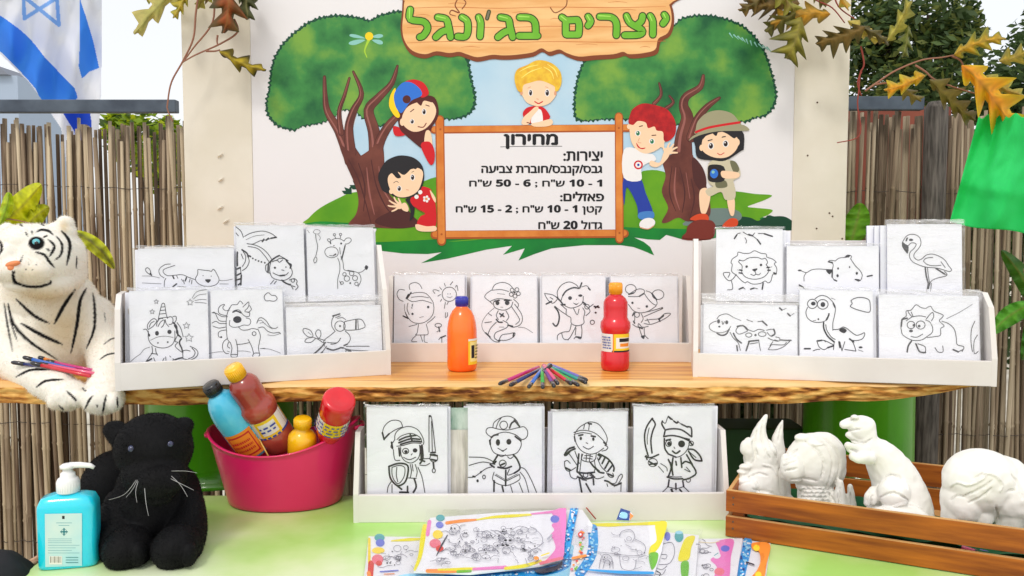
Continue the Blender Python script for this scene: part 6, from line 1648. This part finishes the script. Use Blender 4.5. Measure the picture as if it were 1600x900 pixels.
def f3(q):
    Y = 1.59
    E(q, 1347, 668, Y, 21, 20, 17); Cp(q, [(1346, 663, Y, 14), (1330, 661, Y, 9), (1317, 663, Y, 6)]); Cp(q, [(1348, 681, Y, 11), (1334, 682, Y, 7), (1326, 680, Y, 5)]); E(q, 1336, 652, Y - .01, 7, 4, 6); E(q, 1342, 690, Y, 12, 6, 10)
    Cp(q, [(1352, 672, Y, 16), (1358, 692, Y, 17), (1378, 716, Y, 28), (1398, 748, Y, 36), (1408, 785, Y, 45), (1409, 818, Y, 48)])
    Cp(q, [(1350, 704, Y - .02, 9), (1334, 699, Y - .04, 7), (1326, 696, Y - .045, 6)]); Cp(q, [(1358, 716, Y - .03, 11), (1342, 716, Y - .05, 8), (1334, 714, Y - .05, 7)]); E(q, 1328, 703, Y - .045, 5, 4, 5)
    E(q, 1396, 770, Y - .045, 26, 24, 22); E(q, 1404, 808, Y - .06, 48, 18, 28); Cp(q, [(1366, 768, Y - .02, 9), (1358, 776, Y - .03, 7), (1354, 786, Y - .03, 5)]); E(q, 1372, 806, Y - .02, 22, 20, 22); E(q, 1364, 780, Y - .03, 8, 10, 8)
figure('white plaster dinosaur standing upright with small arms in the middle of crate', f3,
       [([(1312, 671), (1324, 673), (1346, 670)], 3, 1), ([(1322, 657), (1338, 656)], 2, 1), ([(1330, 688), (1350, 692), (1362, 686)], 3, 1), ([(1328, 702), (1346, 708)], 2.5, 1), ([(1378, 752), (1392, 742), (1408, 748), (1418, 764)], 3, 1), ([(1374, 778), (1396, 770), (1420, 782)], 3, 1), ([(1390, 794), (1414, 786), (1442, 796)], 3.5, -1), ([(1358, 768), (1353, 784)], 2.5, 1), ([(1364, 772), (1360, 788)], 2.5, 1), ([(1378, 792), (1400, 800), (1440, 806)], 3, 1)], 3)
def f4(q):
    Y = 1.515
    E(q, 1532, 752, Y, 58, 52, 48); E(q, 1502, 782, Y, 30, 40, 36); E(q, 1575, 770, Y, 52, 48, 50); E(q, 1560, 745, Y + .01, 48, 34, 40); E(q, 1600, 770, Y + .02, 26, 42, 40)
    Cp(q, [(1500, 790, Y, 28), (1498, 840, Y, 26)]); Cp(q, [(1580, 795, Y - .02, 26), (1576, 825, Y - .02, 20), (1572, 860, Y - .02, 18)]); Cp(q, [(1606, 790, Y + .04, 22), (1608, 850, Y + .04, 18)]); E(q, 1524, 800, Y, 26, 26, 30)
figure('large rounded white plaster elephant at the right end of the crate', f4,
       [([(1484, 762), (1496, 754), (1512, 758), (1530, 752), (1542, 742)], 2.5, -1), ([(1504, 776), (1524, 768), (1544, 756)], 3, 1), ([(1512, 786), (1534, 776), (1550, 762)], 3, 1), ([(1534, 740), (1552, 742), (1566, 756), (1562, 768)], 3, -1), ([(1550, 750), (1536, 764)], 2.5, 1), ([(1580, 742), (1592, 758), (1598, 780)], 3, 1), ([(1484, 782), (1496, 774), (1510, 778)], 2.5, 1), ([(1574, 768), (1586, 766)], 2.5, 1), ([(1556, 790), (1560, 812)], 3, 1), ([(1520, 748), (1538, 738)], 2, 1)], 4)

# ================================================================== COLOURING PACKS ON THE TABLE
PP = {n: mat('pack_' + n, c, .35) for n, c in dict(white=(240, 240, 246), teal=(76, 170, 176), blue=(30, 160, 232), navy=(24, 70, 150), violet=(110, 120, 216), yellow=(240, 228, 20), lemon=(250, 220, 60), pink=(238, 130, 200), rose=(236, 120, 140), red=(220, 60, 50), orange=(250, 150, 60), green=(110, 190, 50), dark=(40, 40, 60), grey=(170, 172, 184), lilac=(220, 200, 240), sky=(160, 220, 246), cream=(246, 230, 190)).items()}
m_film3 = film('pack_film', gloss=.06, bump=.7, bscale=26, milky=.0)
def pack(label, corners, poly_, draw, name='colouring_pack', th=.003):
    """corners: bottom-left, bottom-right, top-left as (px, py, height above the table)"""
    bl, br, tl = [PZ(a, b, TABLE_Z + c) for a, b, c in corners]
    sf = Surf(bl, br - bl, tl - bl)
    t = thing(name, label, 'colouring pack', tuple((br + tl) / 2), 'wrapped colouring packs on the table')
    pts = [sf.hit(x, y) for x, y in poly_]
    q = MB(); q.prism(pts, -sf.n * th, PP['white']); q.build('card', t)
    A = Art(sf, .0004, .00004); draw(A); A.build('printed_cover', t)
    ctr = bl + (br - bl) / 2 + (tl - bl) / 2
    q = MB(); q.grid(lambda u, v: ctr + (br - bl) * (u - .5) * 1.05 + (tl - bl) * (v - .5) * 1.05 + sf.n * (.0025 + .002 * noise.noise(Vector((u * 7, v * 7, bl.x * 9)))), 26, 18, m_film3)
    q.build('cellophane', t)
    return t
def doodle(A, x0, y0, x1, y1_, n, seed, w=.55, m=None):
    rnd = random.Random(seed)
    for _ in range(n):
        x, y = rnd.uniform(x0, x1), rnd.uniform(y0, y1_)
        k = rnd.random(); s = rnd.uniform(2, 7)
        if k < .35: A.ring(x, y, s, w, m or m_grey, s * rnd.uniform(.4, .9))
        elif k < .8:
            a = rnd.uniform(0, 6.28); pts = [(x, y)]
            for _ in range(4): a += rnd.uniform(-1, 1); pts.append((pts[-1][0] + s * math.cos(a), pts[-1][1] + s * .6 * math.sin(a)))
            A.line(pts, w, m or m_grey)
        else: A.disc(x, y, rnd.uniform(.6, 1.4), m_ink)
def dA(A):
    p = PP
    A.line([(612, 845), (640, 843), (662, 842)], [2, 5, 3], p['yellow']); A.line([(577, 842), (577, 880)], 4, p['lemon']); A.line([(580, 880), (578, 905)], 9, p['red']); A.line([(576, 895), (578, 905)], 6, p['orange'])
    A.disc(593, 840, 8, p['teal'], 6); A.disc(594, 848, 7, p['violet'], 6); A.disc(591, 860, 10, p['lemon'], 5); A.disc(590, 874, 9, p['rose'], 8); A.disc(592, 880, 5, p['red'], 4)
    doodle(A, 602, 852, 648, 884, 26, 3); A.line([(594, 893), (622, 891)], 1.6, p['violet']); A.line([(600, 897), (616, 896)], 1.2, p['orange'])
def dB(A):
    p = PP
    A.line([(664, 822), (660, 845), (656, 870), (648, 890)], [7, 8, 6, 4], p['yellow']); A.line([(671, 815), (668, 835)], 6, p['pink']); A.line([(698, 817), (720, 814), (745, 812)], [5, 5, 3], p['orange'])
    A.line([(745, 812), (770, 808), (800, 806), (830, 804)], [2, 4, 5, 3], p['yellow']); A.line([(830, 803), (860, 800), (882, 797)], [2, 4, 6], p['pink'])
    A.poly([(862, 800), (884, 797), (882, 850), (878, 872), (850, 880), (860, 868), (868, 856), (864, 842), (860, 836), (866, 828), (862, 820), (870, 812)], p['pink'])
    A.disc(867, 811, 7, p['violet'], 6); A.line([(668, 892), (700, 892), (730, 891)], [6, 7, 5], p['orange']); A.line([(685, 890), (730, 889), (745, 888)], [3, 5, 3], p['yellow']); A.line([(740, 889), (790, 886)], [4, 5], p['pink'])
    A.line([(715, 893), (735, 892)], 4, p['green']); A.line([(790, 888), (820, 884), (845, 876)], [5, 6, 3], p['yellow']); A.line([(845, 880), (878, 872)], 5, p['rose'])
    A.disc(688, 809, 7, p['teal'], 5); A.disc(687, 820, 6, p['violet'], 5); A.disc(684, 835, 8, p['lemon'], 7); A.disc(680, 849, 9, p['rose'], 7); A.disc(687, 857, 6, p['red'], 5)
    A.line([(699, 836), (690, 852), (682, 868)], [1.4, 2.6, 1], p['dark']); doodle(A, 700, 824, 842, 874, 150, 11, .7); doodle(A, 684, 864, 700, 880, 10, 12, .7)
    for (x, y) in ((790, 844), (797, 844), (786, 852), (793, 852)): A.disc(x, y, 2.6, m_ink, 1.4)
    A.line([(828, 822), (845, 835), (846, 850), (826, 864)], .8, m_grey); A.line([(800, 828), (812, 822), (826, 826)], .8, m_grey); A.disc(838, 872, 4, p['orange'], 3); A.line([(846, 868), (858, 864)], 2, p['lemon']); A.line([(856, 842), (862, 836)], 3, p['grey'])
def blues(A, pts, seed, w):
    rnd = random.Random(seed); p = PP
    A.line(pts, w, p['blue']); sp_ = smooth_pts(pts, False, 8)
    for i, (x, y) in enumerate(sp_):
        for _ in range(2):
            A.disc(x + rnd.uniform(-w * .4, w * .4), y + rnd.uniform(-1.5, 1.5), rnd.uniform(1, w * .2), p[rnd.choice(['sky', 'white', 'navy', 'blue', 'sky'])], rnd.uniform(1, 2))
def warms(A, pts, seed, w):
    rnd = random.Random(seed); p = PP
    for (x, y) in smooth_pts(pts, False, 7):
        A.disc(x + rnd.uniform(-w * .4, w * .4), y + rnd.uniform(-1, 1), rnd.uniform(1.2, 2.6), p[rnd.choice(['red', 'orange', 'green', 'cream', 'rose', 'lilac'])], rnd.uniform(1, 2))
def dC(A):
    A.poly([(640, 896), (735, 899), (800, 893), (845, 886), (880, 876), (893, 850), (905, 905), (640, 907)], PP['sky']); blues(A, [(700, 902), (780, 899), (850, 892), (880, 884), (890, 872)], 1, 14); blues(A, [(898, 792), (893, 815), (888, 840), (882, 868)], 2, 12); warms(A, [(884, 795), (880, 830)], 3, 6)
    A.poly([(835, 891), (868, 884), (878, 876), (876, 886), (850, 896)], PP['dark'])
def dD(A):
    p = PP
    A.line([(905, 819), (950, 820), (985, 819), (1038, 817)], [2, 6, 4, 6], p['yellow']); A.poly([(1024, 818), (1042, 816), (1036, 842), (1026, 860), (1014, 868), (1016, 854), (1026, 844)], p['yellow']); A.poly([(1014, 866), (1028, 864), (1026, 880), (1018, 890)], p['green'])
    blues(A, [(926, 826), (927, 850), (922, 872), (906, 896)], 4, 15); warms(A, [(908, 828), (909, 850), (905, 870), (896, 890)], 5, 10); A.disc(907, 835, 4, p['red']); A.disc(907, 835, 1.8, p['white']); A.line([(895, 872), (915, 868)], 4, p['orange'])
    for q_ in ([(968, 838), (972, 830), (986, 828), (992, 838), (988, 846)], [(992, 842), (1006, 850), (1008, 860), (998, 868), (960, 866)], [(936, 888), (940, 870), (948, 866), (956, 872), (958, 888)], [(942, 888), (946, 876), (952, 876), (953, 888)], [(930, 862), (950, 864), (970, 866)], [(968, 868), (972, 888), (990, 890), (994, 874)], [(985, 858), (996, 860)]): A.line(q_, .8, m_grey)
    doodle(A, 938, 832, 1010, 886, 22, 21, .6); A.line([(916, 890), (970, 894), (1020, 895)], [2, 5, 4], p['blue'])
def dE(A):
    p = PP
    A.disc(1043, 838, 4.5, p['violet'], 7); A.disc(1061, 838, 7, p['teal'], 9); A.disc(1061, 832, 6, p['sky'], 2.5); A.poly([(1072, 840), (1086, 838), (1080, 856), (1076, 874), (1060, 876), (1064, 856)], p['yellow']); A.poly([(1064, 880), (1076, 878), (1074, 905), (1066, 905)], p['green'])
    for q_ in ([(1035, 850), (1050, 848), (1054, 864), (1046, 880), (1030, 882)], [(1034, 866), (1042, 867), (1040, 873), (1034, 872)], [(1024, 886), (1034, 890), (1042, 884)], [(1022, 896), (1034, 898), (1040, 890)], [(1088, 850), (1094, 852), (1092, 864)]): A.line(q_, .9, m_grey)
    A.line([(1026, 892), (1032, 896), (1030, 900)], 1.4, p['dark'])
def dF(A):
    p = PP
    A.poly([(1120, 846), (1146, 843), (1142, 870), (1138, 905), (1116, 905), (1120, 886), (1110, 874), (1124, 866), (1122, 856)], p['pink']); A.disc(1133, 857, 7, p['violet'], 5); A.disc(1120, 868, 6, p['white'], 5); A.line([(1116, 868), (1122, 864)], 1.2, p['teal'])
    A.disc(1124, 893, 8, p['rose'], 6); doodle(A, 1088, 852, 1112, 900, 12, 31, .7); A.line([(1088, 846), (1110, 848), (1124, 846)], 1, p['cream'])
def dG(A):
    p = PP
    blues(A, [(1168, 846), (1166, 860), (1162, 878), (1156, 904)], 7, 14); warms(A, [(1152, 848), (1150, 870), (1146, 895)], 8, 8); A.poly([(1176, 848), (1203, 850), (1198, 880), (1192, 905), (1172, 905), (1182, 892), (1188, 878), (1186, 862), (1176, 858)], p['orange'])
    A.disc(1182, 856, 5, p['lemon']); A.line([(1166, 878), (1178, 882)], 2, p['dark']); A.disc(1185, 898, 5, p['lemon'])
pack('small wrapped colouring pack with yellow corner at the far left of packs', [(568, 908, .005), (668, 908, .005), (576, 838, .005)], [(576, 838), (664, 839), (668, 908), (568, 908)], dA)
pack('orange edged colouring pack with blue strip at the right end of packs', [(1134, 908, .004), (1196, 908, .004), (1148, 841, .004)], [(1148, 841), (1204, 849), (1196, 908), (1134, 908)], dG)
pack('colouring pack with pink edge and violet dot second from the right', [(1062, 909, .010), (1150, 909, .010), (1080, 842, .008)], [(1080, 842), (1160, 841), (1150, 909), (1062, 909)], dF)
pack('colouring pack with violet and teal paint jars printed at its top', [(1006, 909, .015), (1086, 909, .015), (1028, 830, .012)], [(1028, 830), (1092, 836), (1086, 909), (1006, 909)], dE)
pack('bright blue colouring pack lying under the large scribbled pack', [(640, 909, .008), (906, 909, .008), (700, 795, .026)], [(884, 795), (905, 789), (926, 820), (918, 870), (906, 909), (640, 909), (640, 896), (735, 899), (800, 893), (878, 876)], dC)
pack('yellow bordered colouring pack showing a castle outline and blue side strip', [(888, 909, .020), (1018, 909, .020), (903, 817, .018)], [(903, 817), (1042, 815), (1034, 860), (1018, 909), (888, 909)], dD)
pack('large scribble filled colouring pack with pink and yellow border on top', [(646, 893, .020), (880, 893, .020), (672, 800, .034)], [(672, 809), (780, 801), (885, 796), (882, 840), (878, 873), (845, 883), (800, 889), (735, 896), (646, 893)], dB)
sb = pack('tiny navy and sky blue sachet leaning on the front rail of lower tray', [(963, 812, .020), (986, 812, .020), (970, 795, .036)], [(970, 794), (985, 799), (990, 806), (984, 813), (963, 812)], lambda A: (A.poly([(970, 794), (985, 799), (983, 813), (963, 812)], PP['navy'], smooth=False), A.poly([(971, 800), (980, 802), (979, 810), (968, 808)], PP['sky']), A.poly([(984, 801), (990, 806), (984, 813)], PP['orange'], smooth=False)), name='paint_sachet', th=.002)
q = MB(); q.tube([PZ(916, 793, .785), PZ(931, 811, .765)], .0014, mat('red_stick', (170, 60, 50), .5), n=7)
o = q.build('thin_brush'); tag(o, 'thin red brush handle leaning on the lower tray rail', 'brush')

# ================================================================== LEAVES AND HANGING CLOTH
m_leaf = mat('silk_leaf', (120, 120, 40), .55, attr='Col', translucent=.35, bump=.3, bscale=60)
m_stem = mat('garland_stem', (150, 104, 84), .7); m_stemr = mat('red_vine_stem', (150, 66, 56), .7)
def leaf(parent, base, tip, w, Y, c_mid, c_edge, lobes=4, curl=.03, name='leaf', plain=False, seed=0, dY=0.0):
    rnd = random.Random(seed + int(base[0]))
    b, t = Vector(base), Vector(tip)
    ax = (t - b); L_ = ax.length; ax /= L_; nrm = Vector((-ax.y, ax.x))
    n = 40
    amps = [[rnd.uniform(.75, 1.15) for _ in range(lobes + 2)] for _ in (0, 1)]
    off = (rnd.uniform(0, .25), rnd.uniform(.25, .55))
    def width(s, side):
        env = math.sin(math.pi * min(1, max(0, s)) ** .75) ** .55 if 0 < s < 1 else 0
        if plain: return w / 2 * env
        ph = s * lobes + off[side]
        k_, fr_ = int(ph), ph - math.floor(ph)
        tooth = max(0.0, 1 - abs(fr_ - .5) / .36) ** .8
        if s > .9: tooth *= .6
        return w / 2 * env * (.36 + .80 * tooth * amps[side][min(k_, lobes + 1)])
    n = 64
    cols = 5
    vs, cs = [], []
    cm, ce = np.array(s2l(c_mid)[:3]), np.array(s2l(c_edge)[:3])
    for i in range(n + 1):
        s = i / n
        bend = .10 * L_ * math.sin(s * 2.6 + seed)
        for j in range(-cols, cols + 1):
            u = j / cols
            wd = width(s, 0 if j < 0 else 1)
            p = b + ax * (s * L_ * .93 + abs(u) ** 1.2 * wd * (.75 if not plain else .1)) + nrm * (u * wd + bend - .10 * L_ * math.sin(seed))
            depth = Y + dY * s + curl * (math.sin(s * 3 + seed) * .5 + abs(u) * .55 + .3 * math.sin(s * lobes * 6.28 + seed) * abs(u))
            vs.append(P(p.x, p.y, depth))
            k = min(1, abs(u) * .8 + .55 * noise.noise(Vector((s * 6, u * 2.5, seed * 3.1))) + .15)
            c = cm * (1 - k) + ce * max(k, 0)
            if j == 0: c = c * .55 + np.array([.3, .22, .06]) * .35
            c = c * (1 + .35 * noise.noise(Vector((s * 19, u * 7, seed))))
            cs.append(np.clip(c, 0, 1))
    K = 2 * cols + 1
    fs = [(i * K + j, i * K + j + 1, (i + 1) * K + j + 1, (i + 1) * K + j) for i in range(n) for j in range(K - 1)]
    q = MB(); q.add(vs, fs, m_leaf, True)
    org = Vector((0, 0, 0)); pr = parent
    while pr: org += pr.location; pr = pr.parent
    me = q.mesh(name, org); set_colour(me, 'Col', np.array(cs))
    return link(name, me, parent)
def stem(parent, pts, Y, r, m, name='stem'):
    q = MB(); pp = smooth_pts([tuple(P(p[0], p[1], Y if len(p) < 3 else p[2])) for p in pts], False, 5)
    q.tube(pp, [r * (1 - .4 * i / len(pp)) for i in range(len(pp))], m, n=7); q.build(name, parent)
OL, DK, OR, YL, BR, GN = (168, 168, 74), (70, 70, 36), (206, 120, 30), (226, 196, 50), (134, 104, 52), (92, 112, 50)
g = thing('leaf_garland', 'faded autumn oak leaf garland hanging at the left wall board top', 'garland', tuple(P(310, 20, 2.27)))
Yg = 2.26
for pts in ([(312, -20), (306, 20), (302, 60), (286, 95), (268, 128), (262, 160), (262, 172), (270, 190)], [(334, -10), (332, 35), (302, 75), (286, 97)], [(366, 30), (371, 50), (345, 68), (305, 86), (284, 98)], [(340, 55), (339, 64), (340, 70)], [(322, 80), (335, 80), (344, 78)]): stem(g, pts, Yg, .0030, m_stem)
leaf(g, (292, -22), (194, 46), 46, Yg - .02, (176, 176, 92), (196, 182, 110), seed=1, lobes=3); leaf(g, (300, -24), (258, 24), 26, Yg - .01, (206, 180, 60), OL, seed=2)
leaf(g, (352, -40), (341, 58), 58, Yg - .04, (170, 84, 40), (78, 78, 44), seed=3, lobes=3); leaf(g, (362, -24), (402, 8), 36, Yg - .02, DK, (84, 90, 56), seed=4, lobes=3); leaf(g, (330, -30), (318, 20), 26, Yg + .0, BR, OL, seed=5, lobes=3)
leaf(g, (276, -30), (226, 8), 34, Yg, (188, 184, 90), OL, seed=31, lobes=3); leaf(g, (318, -34), (352, 12), 34, Yg - .03, (150, 96, 46), (92, 96, 50), seed=32, lobes=3); leaf(g, (384, -40), (372, 34), 40, Yg - .03, (98, 104, 58), (70, 72, 44), seed=33, lobes=3)
leaf(g, (342, 80), (424, 102), 27, Yg - .02, (206, 180, 40), (48, 46, 26), seed=6, lobes=3)
g = thing('leaf_garland', 'faded autumn oak leaf garland hanging across the right wall board', 'garland', tuple(P(1250, 20, 2.27)))
for pts in ([(1250, -20), (1275, 0), (1300, 12), (1320, 36)], [(1300, -20), (1310, 10), (1336, 30)], [(1345, 72), (1350, 100), (1344, 115), (1342, 140), (1340, 165), (1345, 200), (1338, 216), (1308, 223)], [(1346, 112), (1340, 130), (1346, 150)]): stem(g, pts, 2.24, .0024, m_stemr)
leaf(g, (1298, 22), (1196, 30), 46, 2.22, (230, 166, 44), (140, 124, 60), seed=7, lobes=4); leaf(g, (1250, 6), (1176, -6), 56, 2.24, BR, (96, 84, 56), seed=8); leaf(g, (1252, 26), (1218, 92), 62, 2.20, (168, 158, 60), (98, 98, 48), seed=9, lobes=3); leaf(g, (1220, -30), (1160, 8), 30, 2.24, BR, DK, seed=10, lobes=3)
leaf(g, (1206, -24), (1236, 30), 40, 2.22, (138, 120, 60), OL, seed=34, lobes=3); leaf(g, (1196, -10), (1152, 20), 30, 2.23, (104, 96, 56), BR, seed=35, lobes=3); leaf(g, (1262, -30), (1300, 6), 34, 2.23, (150, 140, 60), (110, 100, 50), seed=36, lobes=3); leaf(g, (1244, 20), (1200, 60), 36, 2.21, (120, 116, 54), (92, 88, 46), seed=37, lobes=3)
leaf(g, (1352, 42), (1278, 86), 50, 2.19, (140, 110, 54), (78, 76, 40), seed=11, lobes=4); leaf(g, (1324, 32), (1392, 58), 22, 2.20, (212, 196, 84), (190, 170, 80), seed=12, lobes=3); leaf(g, (1312, -24), (1326, 20), 18, 2.2, (226, 160, 40), OL, seed=13, lobes=2); leaf(g, (1340, 40), (1388, 78), 22, 2.21, (90, 84, 46), (110, 100, 50), seed=28, lobes=3)
g = thing('leaf_garland', 'bright orange oak leaf spray reaching over the right reed fence', 'garland', tuple(P(1450, 100, 1.98)))
for pts in ([(1352, 142), (1372, 128), (1400, 110), (1440, 94), (1470, 90), (1492, 86)], [(1430, 102), (1446, 112), (1460, 124), (1490, 136), (1530, 148)], [(1488, 88), (1500, 94), (1506, 104)], [(1368, 132), (1385, 130), (1400, 134)], [(1470, 132), (1474, 142)]): stem(g, pts, 1.97, .0026, m_stem)
leaf(g, (1386, 64), (1438, 6), 30, 1.99, (200, 186, 80), (150, 150, 70), seed=14, lobes=3); leaf(g, (1446, 118), (1374, 130), 34, 1.96, (238, 160, 34), (196, 180, 50), seed=15, lobes=3); leaf(g, (1490, 86), (1578, 58), 36, 1.95, (222, 172, 44), (150, 150, 50), seed=16, lobes=4)
leaf(g, (1560, 96), (1622, 70), 34, 1.96, (190, 160, 50), (140, 140, 60), seed=38, lobes=3); leaf(g, (1402, 128), (1436, 166), 26, 1.98, (150, 130, 50), (110, 104, 48), seed=39, lobes=3); leaf(g, (1420, 40), (1400, 90), 26, 2.0, (128, 136, 60), (100, 110, 50), seed=40, lobes=3)
leaf(g, (1502, 102), (1612, 196), 74, 1.93, (240, 146, 30), (230, 200, 46), seed=17, lobes=4, curl=.05); leaf(g, (1452, 124), (1540, 176), 44, 1.95, (120, 110, 44), (108, 96, 40), seed=18, lobes=4); leaf(g, (1540, 118), (1606, 150), 30, 1.96, (170, 130, 40), OL, seed=19, lobes=3)
g = thing('leaf_spray', 'yellow green leaves poking up behind the white plush tiger', 'leaves', tuple(P(60, 340, 2.05)))
leaf(g, (0, 348), (78, 296), 44, 2.03, (222, 222, 30), (196, 206, 20), seed=20, plain=True, curl=.06); leaf(g, (40, 352), (84, 330), 30, 2.05, (186, 190, 26), (160, 170, 20), seed=21, plain=True); leaf(g, (116, 362), (180, 428), 24, 2.0, (96, 104, 30), (208, 216, 40), seed=22, plain=True); leaf(g, (14, 300), (2, 372), 20, 2.05, (140, 190, 40), (200, 210, 40), seed=23, plain=True)
stem(g, [(-10, 350), (10, 342), (60, 352), (130, 372)], 2.06, .002, m_stem)
g = thing('leaf_spray', 'single upright green leaf beside the cream board against right reeds', 'leaves', tuple(P(1335, 376, 2.42)))
leaf(g, (1330, 384), (1330, 312), 44, 2.43, (112, 170, 24), (90, 148, 20), seed=24, plain=True)
g = thing('leaf_spray', 'blurred green leaves at the right edge below the green cloth', 'leaves', tuple(P(1580, 470, 1.9)))
leaf(g, (1612, 474), (1550, 530), 32, 1.9, (104, 176, 50), (72, 142, 40), seed=25, plain=True); leaf(g, (1612, 470), (1572, 380), 30, 2.0, (70, 120, 30), (60, 104, 28), seed=26, plain=True); leaf(g, (1620, 490), (1580, 560), 24, 1.95, (60, 112, 34), (70, 124, 40), seed=27, plain=True); stem(g, [(1640, 500), (1610, 474), (1600, 420)], 1.95, .002, m_stem)

m_gc = mat('emerald_fabric', (70, 236, 140), .75, (44, 224, 118), 6, bump=.3, bscale=300, translucent=.5)
gx = [(1528, 181), (1662, 176)]
def gfn(u, v):
    xt = 1529 + 135 * u; yt = 182 + 3.5 * math.sin(u * 40) - 4 * u
    xb = 1484 + 190 * u; yb = 346 + 34 * u + 3 * math.sin(u * 9)
    x = xt + (xb - xt) * v ; y = yt + (yb - yt) * v
    Y = 1.93 + .030 * math.sin(u * 9 + v * 1.5) + .018 * noise.noise(Vector((u * 3.2, v * 2.2, 3))) * 2 + .005 * noise.noise(Vector((u * 8 + v * 3, v * 5, 6))) * 2 - .012 * math.exp(-((v - .62 - u * .1) / .07) ** 2)
    return P(x, y, Y)
q = MB(); q.grid(gfn, 70, 70, m_gc); gm = q.mesh('hanging_cloth')
o = link('hanging_cloth', gm); tag(o, 'emerald green translucent cloth hanging at the right of the shelf', 'cloth')
sol = o.modifiers.new('thickness', 'SOLIDIFY'); sol.thickness = .0008
